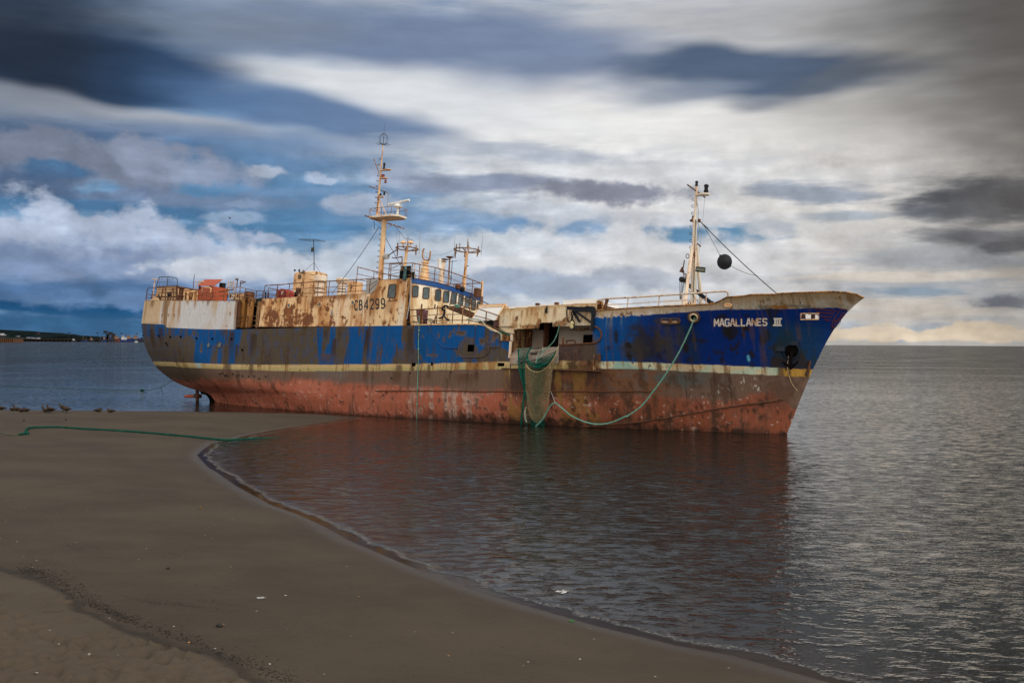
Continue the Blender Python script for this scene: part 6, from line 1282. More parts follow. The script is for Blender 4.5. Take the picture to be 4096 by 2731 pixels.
c = mixc(nt, ramp(nt, n_fine, .35, .65, 0, .5), c, (.085, .066, .048))
vor = nd(nt, 'ShaderNodeTexVoronoi', i_Scale=5.0); nt.links.new(pos, vor.inputs['Vector'])
speck = math_n(nt, 'MULTIPLY', ramp(nt, vor.outputs['Distance'], .1, .04), ramp(nt, n_mid, .5, .62)); c = mixc(nt, speck, c, (.018, .015, .013))
vor2 = nd(nt, 'ShaderNodeTexVoronoi', i_Scale=1.7); nt.links.new(pos, vor2.inputs['Vector']); c = mixc(nt, ramp(nt, vor2.outputs['Distance'], .05, .02, 0, .8), c, (.45, .42, .38))
wob = math_n(nt, 'ADD', ad.outputs['Fac'], math_n(nt, 'MULTIPLY', math_n(nt, 'SUBTRACT', n_big, .5), .8))
wet = ramp(nt, wob, 1.8, .4); soak = ramp(nt, wob, .3, .0)
c = mixc(nt, math_n(nt, 'MULTIPLY', wet, .35), c, (.045, .034, .026)); c = mixc(nt, math_n(nt, 'MULTIPLY', soak, .75), c, (.042, .03, .021)); wk = nd(nt, 'ShaderNodeAttribute', attribute_name='wrackside'); wn = math_n(nt, 'ADD', wk.outputs['Fac'], math_n(nt, 'MULTIPLY', math_n(nt, 'SUBTRACT', n_mid, .5), .9)); c = mixc(nt, math_n(nt, 'MULTIPLY', math_n(nt, 'MULTIPLY', ramp(nt, wn, -.42, -.12), ramp(nt, wn, .12, -.04)), ramp(nt, n_fine, .4, .56, .15, .75)), c, (.014, .011, .009)); c = mixc(nt, ramp(nt, wk.outputs['Fac'], 0, .3, 0, .35), c, (.1, .078, .056))
c = mixc(nt, ramp(nt, ad.outputs['Fac'], 0, -3.5), c, (.035, .028, .02))
nt.links.new(c, b.inputs['Base Color']); nt.links.new(math_n(nt, 'SUBTRACT', .88, math_n(nt, 'MULTIPLY', ramp(nt, wob, .7, .1), .5)), b.inputs['Roughness']); b.inputs['Specular IOR Level'].default_value = .25
bb1 = nd(nt, 'ShaderNodeBump', i_Strength=.7, i_Distance=.06); nt.links.new(n_mid, bb1.inputs['Height']); bb2 = nd(nt, 'ShaderNodeBump', i_Strength=.6, i_Distance=.008); nt.links.new(n_fine, bb2.inputs['Height']); nt.links.new(bb1.outputs[0], bb2.inputs['Normal']); nt.links.new(bb2.outputs[0], b.inputs['Normal'])
me = mesh_np('beach', np.stack([X, Y, Zb], 1), grid_quads(len(gx), len(gy)), sand)
a = me.attributes.new('inland', 'FLOAT', 'POINT'); a.data.foreach_set('value', D.astype(np.float32))
a = me.attributes.new('wrackside', 'FLOAT', 'POINT'); a.data.foreach_set('value', np.clip(wr_side(X, Y), -20, 20).astype(np.float32))
tag(link('beach', me), kind='structure')

def geo_axis(lo, hi, s, far, n):
    g = np.geomspace(1, far, n); return np.concatenate([lo - g[::-1], np.arange(lo, hi, s), hi + g])
wx = geo_axis(-60, 45, .7, 26000, 30); wy = geo_axis(-10, 110, .7, 26000, 30)
WX, WY = np.meshgrid(wx, wy, indexing='ij'); X = WX.ravel(); Y = WY.ravel(); D = -shore_dist(X, Y)
water, nt, b, out = new_mat('sea_water')
nt.nodes.remove(b)
ad = nd(nt, 'ShaderNodeAttribute', attribute_name='offshore'); geo = nt.nodes.new('ShaderNodeNewGeometry'); pos = geo.outputs['Position']
mp = nd(nt, 'ShaderNodeMapping'); mp.inputs['Rotation'].default_value = (0, 0, .35); mp.inputs['Scale'].default_value = (.75, 1.15, 1); nt.links.new(pos, mp.inputs[0])
w1 = noise(nt, mp.outputs[0], 2.6, 3, .55); w2 = noise(nt, mp.outputs[0], .55, 2, .5); w3 = noise(nt, pos, 9, 2, .5); gust = noise(nt, pos, .045, 3)
edge = math_n(nt, 'ADD', ad.outputs['Fac'], math_n(nt, 'MULTIPLY', math_n(nt, 'SUBTRACT', noise(nt, pos, .8, 4), .5), .9)); calm = math_n(nt, 'MULTIPLY', ramp(nt, edge, .25, .7, .04, 1.0), ramp(nt, ad.outputs['Fac'], 1, 9, .45, 1.0)); gs = ramp(nt, gust, .3, .65, .5, 1.1); sy_ = nt.nodes.new('ShaderNodeSeparateXYZ'); nt.links.new(pos, sy_.inputs[0]); far_ = math_n(nt, 'MULTIPLY', ramp(nt, sy_.outputs[1], 30, 62, 1.0, .55), ramp(nt, sy_.outputs[1], 85, 220, 1.0, 2.6)); amp = math_n(nt, 'MULTIPLY', math_n(nt, 'MULTIPLY', calm, gs), far_)
hgt = math_n(nt, 'ADD', math_n(nt, 'MULTIPLY', ramp(nt, w1, .48, .8), .085), math_n(nt, 'ADD', math_n(nt, 'MULTIPLY', w2, .1), math_n(nt, 'MULTIPLY', w3, .018)))
bp = nd(nt, 'ShaderNodeBump', i_Strength=1.0, i_Distance=1.0); nt.links.new(math_n(nt, 'MULTIPLY', hgt, amp), bp.inputs['Height'])
nz_ = nd(nt, 'ShaderNodeTexNoise', i_Scale=1.9, i_Detail=3, i_Roughness=.6); nt.links.new(mp.outputs[0], nz_.inputs['Vector'])
nv1 = nd(nt, 'ShaderNodeVectorMath', operation='SUBTRACT'); nv1.inputs[1].default_value = (.5, .5, .5); nt.links.new(nz_.outputs['Color'], nv1.inputs[0])
nv2 = nd(nt, 'ShaderNodeVectorMath', operation='MULTIPLY'); nv2.inputs[1].default_value = (1, 1.2, 0); nt.links.new(nv1.outputs[0], nv2.inputs[0])
nv3 = nd(nt, 'ShaderNodeVectorMath', operation='SCALE'); nt.links.new(nv2.outputs[0], nv3.inputs[0]); nt.links.new(math_n(nt, 'MULTIPLY', math_n(nt, 'MULTIPLY', calm, gs), math_n(nt, 'ADD', ramp(nt, sy_.outputs[1], 14, 50, .5, .62), ramp(nt, sy_.outputs[1], 110, 300, 0, 2.4))), nv3.inputs['Scale'])
nv4 = nd(nt, 'ShaderNodeVectorMath', operation='ADD'); nt.links.new(bp.outputs[0], nv4.inputs[0]); nt.links.new(nv3.outputs[0], nv4.inputs[1])
nv5 = nd(nt, 'ShaderNodeVectorMath', operation='NORMALIZE'); nt.links.new(nv4.outputs[0], nv5.inputs[0])
dep = nd(nt, 'ShaderNodeBsdfDiffuse'); dep.inputs[0].default_value = (.010, .011, .009, 1)
trn = nd(nt, 'ShaderNodeBsdfTransparent'); trn.inputs[0].default_value = (.74, .6, .48, 1)
m1 = nt.nodes.new('ShaderNodeMixShader'); nt.links.new(ramp(nt, ad.outputs['Fac'], 0, 4.5, .1, 1.0), m1.inputs[0]); nt.links.new(trn.outputs[0], m1.inputs[1]); nt.links.new(dep.outputs[0], m1.inputs[2])
gl = nd(nt, 'ShaderNodeBsdfGlossy', i_Roughness=.07); nt.links.new(nv5.outputs[0], gl.inputs['Normal'])
fr = nd(nt, 'ShaderNodeFresnel', i_IOR=1.33); nt.links.new(nv5.outputs[0], fr.inputs['Normal'])
fo = nt.nodes.new('ShaderNodeMixShader'); fd = nd(nt, 'ShaderNodeBsdfDiffuse'); fd.inputs[0].default_value = (.3, .29, .27, 1); nt.links.new(fd.outputs[0], fo.inputs[2]); wv = edge; nt.links.new(math_n(nt, 'MULTIPLY', math_n(nt, 'MULTIPLY', ramp(nt, wv, .3, .36), ramp(nt, wv, .6, .42)), ramp(nt, noise(nt, pos, 14, 4, .7), .46, .58, 0, .5)), fo.inputs[0])
m2 = nt.nodes.new('ShaderNodeMixShader'); nt.links.new(math_n(nt, 'MULTIPLY', fr.outputs[0], ramp(nt, edge, .25, .6, .5, 1.0), True), m2.inputs[0]); nt.links.new(m1.outputs[0], m2.inputs[1]); nt.links.new(gl.outputs[0], m2.inputs[2]); nt.links.new(m2.outputs[0], fo.inputs[1]); nt.links.new(fo.outputs[0], out.inputs[0])
me = mesh_np('sea', np.stack([X, Y, np.zeros(len(X))], 1), grid_quads(len(wx), len(wy)), water)
a = me.attributes.new('offshore', 'FLOAT', 'POINT'); a.data.foreach_set('value', D.astype(np.float32))
tag(link('sea', me), kind='structure')

# --- ropes on the sand and in the water
def on_beach(pts, up): return [beach_pt(*k(*q), up) for q in pts]
I4 = Matrix.Identity(4)
o = rope_mb(smooth_line(on_beach([('L', 200, 1196), ('L', 250, 1188), ('L', 292, 1184), ('L', 272, 1160), ('L', 285, 1135), ('L', 330, 1124), ('L', 420, 1119), ('L', 600, 1117), ('L', 800, 1130), ('L', 1000, 1142), ('L', 1400, 1165), ('L', 1700, 1190), ('L', 2000, 1217), ('L', 2250, 1244), ('L', 2400, 1252), ('M', 1400, 214), ('M', 1520, 211), ('M', 1640, 206), ('M', 1860, 198)], .05), 5), .066, .5).build('beach_rope', MAT['rope_dark'], None, True, I4); tag(o, 'long thick green rope lying across the sand into the shallow water', 'rope')
o = MB().tube(smooth_line(on_beach([('L', 0, 1185), ('L', 60, 1198), ('L', 130, 1205), ('L', 190, 1203), ('L', 215, 1192)], .012), 4), .012, 5).sphere(beach_pt(*k('L', 272, 1185), .06), .15, 8, 6).build('rope_tail', MAT['rope_dark'], None, True, I4); tag(o, 'frayed thin tail and knot at the left end of the beach rope', 'rope')
Wp = lambda c, x, y, z=.03: ground(*k(c, x, y), z)
sr = [to_world(Hs('L', 1830, 612, .1)), ]
e = Wp('L', 1490, 733); s0 = to_world(Hs('I', 520, 900, .1))
pts = [s0 + (e - s0) * t + np.array([0, 0, -1.2 * t * (1 - t)]) for t in np.linspace(0, 1, 9)] + [Wp('L', x, y, .04) for x, y in ((1400, 733), (1100, 722), (800, 713), (400, 699), (150, 688), (0, 681), (-200, 676))]
m = MB().tube(pts, .02, 5); m.sphere(Wp('L', 1487, 729, .1), .16, 8, 6, (1.6, 1, .7)); q = pts[3]; m.tube([q, q + np.array([.1, 0, -.3]), q + np.array([.25, 0, -.75])], .025, 4)
o = m.build('stern_rope', MAT['rope_dark'], None, True, I4); tag(o, 'long green rope from the trawler stern floating out across the water', 'rope')

# --- ducks resting on the crest of the spit
duck_b = plain('brown_duck_plumage', (.05, .031, .019), .85, var=.5, scale=26, bumpy=.4); duck_h = plain('dark_duck_head', (.028, .019, .013), .85, var=.3, scale=30); bill_m = plain('dark_bill', (.02, .018, .018), .4); leg_m = plain('dark_leg', (.05, .04, .03), .6)
def duck(px, py, s, pose, face, lab):
    g = beach_pt(*k('V', px, py)); M = Matrix.Translation(g) @ Matrix.Rotation(0 if face > 0 else math.pi, 4, 'Z') @ Matrix.Rotation(random.uniform(-.5, .5), 4, 'Z') @ Matrix.Scale(s, 4)
    o = empty('duck', lab, 'duck', M, 'ducks resting on the spit')
    h = .12 if pose == 'stand' else 0.0
    if pose == 'alert': P = [(-.3, .1), (-.2, .1), (-.06, .12), (.06, .16), (.12, .22), (.13, .3), (.14, .36), (.18, .38), (.2, .37)]; R = [.015, .06, .11, .115, .075, .045, .05, .05, .02]
    elif pose == 'tuck': P = [(-.32, .13), (-.2, .13), (-.05, .12), (.1, .13), (.17, .19), (.17, .24), (.14, .27), (.1, .27)]; R = [.015, .065, .12, .11, .07, .05, .052, .03]
    else: P = [(-.36, .16), (-.22, .15), (-.05, .14), (.1, .16), (.18, .22), (.2, .29), (.23, .34), (.28, .35), (.31, .34)]; R = [.012, .06, .115, .11, .07, .045, .05, .05, .02]
    m = MB().tube([(x, 0, z + h) for x, z in P], R, 10)
    m.build('body', duck_b, o, True)
    x, z = P[-1]; sg = 1 if pose != 'tuck' else -1
    MB().tube([(x - .01 * sg, 0, z + h), (x + .06 * sg, 0, z + h - .02), (x + .09 * sg, 0, z + h - .022)], [.02, .016, .008], 6).build('bill', bill_m, o, True)
    for sd in (-1, 1):
        MB().tube([(.06, sd * .08, .14 + h), (-.1, sd * .105, .16 + h), (-.26, sd * .05, .14 + h), (-.36, sd * .02, .15 + h)], [.03, .06, .04, .008], 8).build('wing', duck_h, o, True)
        if pose == 'stand': MB().tube([(0, sd * .045, .1 + h), (0.01, sd * .045, .01)], .014, 6).ext([(-.02, sd * .045 - .03, .004), (.08, sd * .045 - .04, .004), (.09, sd * .045, .004), (.08, sd * .045 + .04, .004), (-.02, sd * .045 + .03, .004)], (0, 0, .012)).build('leg', leg_m, o)
    return o
for a in ((20, 195, 1.15, 'tuck', -1, 'duck at the left picture edge, its tail pointing right'), (237, 212, .9, 'tuck', -1, 'small hunched duck at the left end of the first cluster'), (315, 218, 1.15, 'alert', -1, 'tallest duck of the four huddled together near the left'), (415, 236, 1.05, 'tuck', -1, 'duck lying nearest and lowest in the cluster of four'), (505, 230, 1.1, 'tuck', -1, 'rightmost duck of the cluster of four, tail to the right'),
          (885, 240, 1.1, 'alert', -1, 'upright duck sitting just left of a standing duck'), (975, 258, 1.15, 'stand', -1, 'duck standing in front of the upright sitting duck, facing left'), (1000, 222, .95, 'tuck', -1, 'duck half hidden behind the standing duck of the middle pair'), (1235, 228, 1.15, 'stand', -1, 'duck standing with head high behind a bent preening duck'), (1300, 256, 1.1, 'stand', -1, 'bent preening duck standing just in front of another'),
          (1930, 233, 1.05, 'tuck', 1, 'lone resting duck facing right toward the last duck'), (2165, 246, 1.0, 'tuck', -1, 'rightmost resting duck of all, facing left')): duck(*a)
# a gull far up in the sky
q = at_depth(918, 872, 180.); M = Matrix.Translation(q) @ Matrix.Rotation(.9, 4, 'Y')
gu = empty('gull', 'small dark gull gliding in the blue gap left of the main mast', 'gull', M)
MB().tube([(-.25, 0, 0), (-.1, 0, .0), (.1, 0, .0), (.24, 0, .01), (.3, 0, 0)], [.02, .07, .07, .045, .01], 8).build('body', duck_h, gu, True)
for sd in (-1, 1): MB().add([(.1, sd * .05, .03), (-.08, sd * .05, .03), (-.02, sd * .35, .12), (.12, sd * .35, .12), (-.1, sd * .75, .05), (-.02, sd * .72, .055)], [(0, 1, 2, 3), (3, 2, 4, 5)]).build('wing', duck_h, gu)

# --- flotsam on the sand
shell_w = plain('white_shell', (.45, .42, .38), .5, var=.2, scale=20); shell_o = plain('orange_shell', (.4, .2, .08), .5); shell_b = plain('blue_black_mussel', (.025, .026, .04), .35); stone_m = plain('dark_pebble', (.028, .025, .023), .7, var=.4, scale=15)
def shell_me(kind, seed):
    r_ = random.Random(seed); m = MB(); V = []; F = []; n = 11
    L = 1.0; Wd = .62 if kind == 'mussel' else .85
    for j in range(4):
        f = j / 3
        for i in range(n):
            t = -1.25 + 2.5 * i / (n - 1); rr = f * (1 if kind != 'mussel' else .75 + .25 * math.cos(t))
            V.append((rr * L * math.cos(t), rr * Wd * math.sin(t) * 1.1, .28 * math.sin(f * 2.6) * math.cos(t * .8) + r_.uniform(-.01, .01)))
    for j in range(3):
        for i in range(n - 1): F.append((j * n + i, j * n + i + 1, (j + 1) * n + i + 1, (j + 1) * n + i))
    b = len(V); V += [(x, y, z - .05) for x, y, z in V]; F += [tuple(reversed([b + i for i in f])) for f in F]; return m.add(V, F)
def stone_me(seed):
    r_ = random.Random(seed); m = MB().sphere((0, 0, .25), .5, 9, 6, (1.1, .8, .55)); m.v = [(x * (1 + r_.uniform(-.12, .12)), y * (1 + r_.uniform(-.12, .12)), z) for x, y, z in m.v]; return m
PROTO = {}
def flotsam(name, kind, mat, px, py, size, lab, cat, grp):
    key = (name, kind, mat.name, random.Random(px * 7 + py).randint(0, 2))
    if key not in PROTO:
        m = stone_me(key[3]) if kind == 'stone' else shell_me(kind, key[3]); o = m.build(name, mat, None, True); PROTO[key] = o
    else:
        o = PROTO[key].copy(); COL.objects.link(o)
    p = beach_pt(px, py); o.location = p - np.array([0, 0, .004]); size *= .45; o.scale = (size, size, size * random.uniform(.8, 1.2)); o.rotation_euler = (random.uniform(-.2, .2), random.uniform(-.2, .2), random.uniform(0, 6.28)); tag(o, lab, cat, grp)
fr_ = random.Random(11)
named = [('M', 1585, 1080, 'shell', .1, 'pale shell lying alone above the plastic scrap on open sand'), ('M', 1240, 1242, 'shell', .07, 'white shell standing beside the large black stone'), ('M', 958, 1252, 'shell', .085, 'pink grey shell on the wrack line left of the black stone'), ('M', 1040, 1342, 'shell', .1, 'broken tan shell on the wrack line with black weed'), ('M', 1490, 1462, 'shell', .075, 'white shell in the lowest cluster of blue shells'), ('M', 1450, 1478, 'mussel', .08, 'pale blue shell in the lowest cluster near bottom edge'), ('M', 198, 1508, 'shell', .08, 'white shell alone in the dark lower left corner'), ('N', 820, 917, 'shell', .075, 'single pale lilac shell in the middle of the beach'), ('N', 493, 714, 'shell', .08, 'tan shell lying alone nearest the water on smooth sand'), ('N', 1787, 1080, 'shell', .08, 'white shell alone at the lower right of the beach'), ('N', 1027, 1058, 'shell', .08, 'brown shell among dark mussels at the foot of the beach'), ('M', 97, 783, 'shell', .09, 'white shell alone at the left edge of the wet sand'), ('M', 128, 866, 'shell', .08, 'yellowish shell near the top of the wrack line')]
for c, x, y, kd, s, lab in named: flotsam('shell', kd, shell_w if 'tan' not in lab and 'brown' not in lab and 'yellow' not in lab else shell_o, *k(c, x, y), s, lab, 'shell', 'shells on the beach')
for i in range(46):
    px = fr_.uniform(200, 2300); py = fr_.uniform(2250, 2720)
    if py < 2100 + (px - 1284) * .36 + 120: continue
    flotsam('shell', fr_.choice(['shell', 'shell', 'mussel']), fr_.choice([shell_w, shell_w, shell_o]), px, py, fr_.uniform(.022, .05), 'tiny pale shell scattered on the open brown sand', 'shell', 'tiny pale shells')
for x, y in ((195, 771), (80, 882), (170, 920), (252, 834), (298, 859), (408, 941), (373, 973), (519, 1003), (608, 972), (640, 983), (580, 879), (852, 951), (770, 1116), (1205, 1090), (1052, 1097), (1176, 1129), (1383, 1057), (1287, 1191), (1212, 1137), (1700, 1070), (1568, 1020), (1873, 1028), (2165, 972), (1910, 1165), (1686, 1176), (248, 1158), (910, 1003), (1435, 1020), (185, 888), (1990, 1165)):
    flotsam('mussel_shell', 'mussel', shell_b, *k('N', x, y), fr_.uniform(.055, .085), 'blue black mussel shell scattered on the open brown sand', 'shell', 'blue black mussel shells')
flotsam('stone', 'stone', stone_m, *k('M', 1215, 1256), .24, 'large black stone below the wrack line by a white shell', 'stone', None); flotsam('stone', 'stone', stone_m, *k('M', 932, 936), .17, 'black stone alone in the middle of the upper beach', 'stone', None)
for x, y, s in ((248, 1052, .3), (690, 1045, .3)): flotsam('stone', 'stone', stone_m, *k('L', x, y), s, 'dark stone on the spit ' + ('left of the ducks standing pair' if x < 400 else 'just below the preening duck'), 'stone', 'stones on the spit')
for i in range(110):
    t = fr_.random(); px, py = np.interp(t, np.linspace(0, 1, len(WR_PX) - 2), [q[0] for q in WR_PX[1:-1]]), np.interp(t, np.linspace(0, 1, len(WR_PX) - 2), [q[1] for q in WR_PX[1:-1]])
    flotsam('pebble', 'stone', stone_m, px + fr_.gauss(6, 26), py - abs(fr_.gauss(0, 12)) + 4, fr_.uniform(.03, .1), 'small black pebble in the dark wrack line', 'pebble', 'pebbles of the wrack line')
# the weed and grit of the wrack line, beyond counting
V = []; F = []
def grit(p, s):
    a = fr_.uniform(0, 3.14); c, sn = math.cos(a) * s, math.sin(a) * s; b_ = len(V); h = s * fr_.uniform(.15, .6)
    V.extend([(p[0] - c, p[1] - sn, p[2]), (p[0] + sn * .4, p[1] - c * .4, p[2] + h), (p[0] + c, p[1] + sn, p[2] + .003), (p[0] - sn * .4, p[1] + c * .4, p[2] + h * .5)]); F.append((b_, b_ + 1, b_ + 2, b_ + 3))
PX = []; 
for i in range(3400):
    t = fr_.random() if i % 2 else fr_.uniform(.03, .42); n_ = len(WR_PX) - 2
    px = np.interp(t, np.linspace(0, 1, n_), [q[0] for q in WR_PX[1:-1]]); py = np.interp(t, np.linspace(0, 1, n_), [q[1] for q in WR_PX[1:-1]])
    w_ = 9 + 26 * abs(math.sin(t * 9)) * fr_.random(); PX.append((px + fr_.gauss(8, w_ * 1.6), py - abs(fr_.gauss(0, w_)) + 8, fr_.uniform(.01, .038)))
for cx_, cy_, n_, w_, h_ in ((600, 2405, 260, 60, 18), (745, 2420, 240, 60, 14), (300, 2190, 120, 26, 12), (700, 2215, 120, 40, 12), (830, 2345, 90, 60, 12), (880, 2410, 110, 60, 14), (340, 2180, 90, 60, 18), (190, 2245, 80, 40, 14)):
    for i in range(n_):
        t = fr_.gauss(0, 1); PX.append((cx_ + w_ * t + fr_.gauss(0, 6), cy_ + h_ * t * .7 + fr_.gauss(0, 5), fr_.uniform(.008, .026)))
for i in range(900): PX.append((fr_.uniform(-50, 1380), fr_.uniform(1652, 1745), fr_.uniform(.015, .045)))
for i in range(1500): PX.append((fr_.uniform(0, 2600), fr_.uniform(1780, 2731), fr_.uniform(.006, .02)))
for i in range(500): PX.append((fr_.uniform(0, 2300), fr_.uniform(1660, 1720) if fr_.random() < .5 else fr_.uniform(2250, 2731), fr_.uniform(.01, .03)))
PXa = np.array(PX); G0 = np.array([ground(x, y, .45) for x, y, s in PX]); z = bz(G0[:, 0], G0[:, 1])
for it in range(3):
    G0 = np.array([ground(PX[i][0], PX[i][1], z[i]) for i in range(len(PX))]); z = bz(G0[:, 0], G0[:, 1])
ok = shore_dist(G0[:, 0], G0[:, 1]) > .2
for i in range(len(PX)):
    if ok[i]: grit((G0[i, 0], G0[i, 1], z[i]), PX[i][2] * .62)
me = bpy.data.meshes.new('wrack'); me.from_pydata(V, [], F); me.materials.append(plain('black_weed_grit', (.02, .017, .014), .8, var=.5, scale=8)); tag(link('wrack', me), 'dark line of weed and grit left by the tide', None, None, 'stuff')
p = beach_pt(*k('M', 1142, 612)); tw = MB().tube(smooth_line([p, p + np.array([0, .02, .09]), p + np.array([-.07, .03, .13]), p + np.array([-.18, .03, .07]), p + np.array([-.28, .03, .01])], 4), .006, 4); o = tw.build('twig', plain('dry_twig', (.06, .05, .03), .8), None, False, I4); tag(o, 'thin bent twig arching out of the smooth upper sand', 'twig')
p = beach_pt(*k('M', 1112, 602)); o = MB().ext([p + np.array(q) * .5 for q in ((-.08, 0, .02), (.05, .03, .05), (.1, .0, .09), (.02, -.03, .12), (-.05, 0, .08))], (0, .02, .01)).build('weed_leaf', plain('yellow_weed', (.3, .17, .03), .7), None, False, I4); tag(o, 'yellow scrap of weed caught under the bent twig', 'weed')
a = beach_pt(*k('M', 1422, 1104)); b = beach_pt(*k('M', 1474, 1101)); ax = (b - a) / np.linalg.norm(b - a)
o = MB().lathe([(.01, 0), (.024, .01), (.024, .1), (.026, .11), (.024, .13), (.008, .16), (.009, .18)], a + np.array([0, 0, .024]), ax, 12).build('bottle', plain('clear_grey_plastic', (.3, .3, .3), .15), None, True, I4); tag(o, 'clear plastic bottle lying on the sand near the beach centre', 'bottle')
p = beach_pt(*k('N', 1745, 862)); o = MB().ext([p + np.array(q) * .45 for q in ((-.14, 0, .01), (-.06, .07, .05), (.06, .08, .06), (.14, .01, .03), (.05, -.06, .02), (-.06, -.06, .015))], (0, 0, .012)).build('leaf', plain('green_leaf', (.04, .12, .03), .5), None, False, I4); tag(o, 'green leaf lying on the wet sand at the water edge', 'leaf')
p = Wp('N', 1690, 684, .012); fm = MB()
for i in range(26): fm.sphere(p + np.array([fr_.gauss(0, .06), fr_.gauss(0, .06), 0]), fr_.uniform(.012, .03), 7, 4, (1.3, 1, .4))
o = fm.build('foam_patch', plain('white_foam', (.5, .5, .5), .8), None, True, I4); tag(o, 'small white patch of foam floating close to the beach', 'foam')

# ------------------------------------------------------------------ far shore and harbour
far_d = plain('far_hill_scrub', (.006, .011, .012), 1.0, var=.6, scale=.012, bumpy=0); pile_m = weathered('rusty_sheet_piling', (.09, .045, .02), .7, scale=.3); quay_m = plain('dark_quay', (.028, .022, .018), .9, scale=.2, bumpy=0)
hw = plain('harbour_white', (.5, .5, .52), .6, scale=.1, bumpy=0); hb_ = plain('harbour_blue', (.015, .03, .11), .6, scale=.1, bumpy=0); hr = plain('harbour_red', (.1, .035, .035), .6, scale=.1, bumpy=0); hd = plain('harbour_dark', (.02, .022, .028), .7, scale=.1, bumpy=0); ho_ = plain('harbour_orange', (.26, .15, .09), .6, scale=.1, bumpy=0); hg = plain('harbour_green', (.02, .18, .12), .6, scale=.1, bumpy=0)
def FD(c, x, y, d): return at_depth(*k(c, x, y), d)
def far_hill(pts, d, dep, base=8.):
    """ridge with an uneven skyline and depth behind it"""
    T = []
    P = [FD(*q, d) for q in pts]; xs = np.linspace(P[0][0], P[-1][0], 360); zs = np.interp(xs, [q[0] for q in P], [q[2] for q in P]); zs = zs + (fbm(xs / 30, xs * 0, 5, 5) - .4) * 20 * np.clip(zs / 40, .1, 1)
    V = []
    for x, z in zip(xs, zs): V += [(x, d - 120, -2), (x, d - 40, max(z * .55, 0)), (x, d, max(z, 1)), (x, d + dep * .5, max(z * .9, 1)), (x, d + dep, -2)]
    return np.array(V), grid_quads(360, 5)
hv, hq = far_hill([('W', -14000, 90), ('W', -6000, 20), ('W', -1500, 60), ('W', -400, 80), ('W', 0, 110), ('W', 80, 95), ('W', 280, 125), ('W', 520, 142), ('W', 800, 150), ('W', 980, 185), ('W', 1400, 212), ('W', 1800, 245), ('W', 2300, 262), ('Y', 130, 290), ('Y', 230, 322), ('Y', 600, 325), ('Y', 1100, 332), ('Y', 2400, 345), ('Y', 3300, 360)], 4300., 900.)
hv[:, 2] = np.where(hv[:, 2] > 0, hv[:, 2], hv[:, 2]); me = mesh_np('hills', hv, hq, far_d); tag(link('hills', me), kind='structure')
DP = 3500.
def wl(px, d): return FD('Z', px, HOR - .0061 * (CX - px) + FPX * HC / d, d)      # waterline point below a column
q0 = wl(70, DP); q1 = wl(600, DP); topz = FD('W', 1000, 345, DP)[2]
pr = empty('pier', 'long dark piled pier across the bay in front of the hills', 'pier', Matrix.Translation((q0 + q1) / 2)); c0 = (q0 + q1) / 2
MB().box((0, 0, topz - 2 - c0[2] * 0), (q1[0] - q0[0], 26, 4)).build('pier_deck', quay_m, pr)
for i in range(34): x = q0[0] + (q1[0] - q0[0]) * i / 33 - c0[0]; MB().box((x, 0, topz / 2 - 2), (3.2, 22, topz)).build('pier_pile', quay_m, pr)
D1 = 2100.; a = wl(-160, D1); b = wl(73, D1); zt_ = FD('W', 300, 340, D1)[2]
jt = empty('jetty', 'rusty sheet piled jetty head at the left edge of the bay', 'jetty', Matrix.Translation(b)); jm = MB()
n = 60
for i in range(n): x = (a[0] - b[0]) * i / n; jm.box((x, 2 if i % 2 else 0, zt_ / 2 - 2), ((b[0] - a[0]) / n, 40, zt_ + 4))
jm.build('sheet_piling', pile_m, jt); MB().box(((a[0] - b[0]) / 2, 2, zt_ + .6), (b[0] - a[0] + 3, 44, 1.2)).build('jetty_cap', plain('grass_grey_cap', (.05, .055, .04), .9, bumpy=0), jt)
def far_lamp(c, x, yt, d, lab, clus=4):
    t = FD(c, x, yt, d); g = np.array([t[0], d, 3.]); o = empty('lamp_mast', lab, 'lamp mast', Matrix.Translation(g), 'tall lamp masts along the pier'); h = t[2] - 3
    MB().tube([(0, 0, 0), (0, 0, h)], [.75, .5], 6).build('pole', hd, o); m = MB()
    for i in range(clus): m.box(((i - clus / 2 + .5) * 2.0, 0, h), (1.5, 1.6, 2.4))
    m.build('lamp_head', hd, o)
for a in (('W', 1108, 150, 3600., 'tall lamp mast farthest left, above the sloping hillside'), ('W', 2163, 165, 3600., 'tall lamp mast at the right end of the hills'), ('Y', 862, 165, 3650., 'lone tall lamp mast against the sky left of the gantry'), ('Y', 1612, 172, 3650., 'tall lamp mast rising behind the big white ship'), ('Y', 2090, 190, 3650., 'tall lamp mast nearest the trawler stern')): far_lamp(*a)
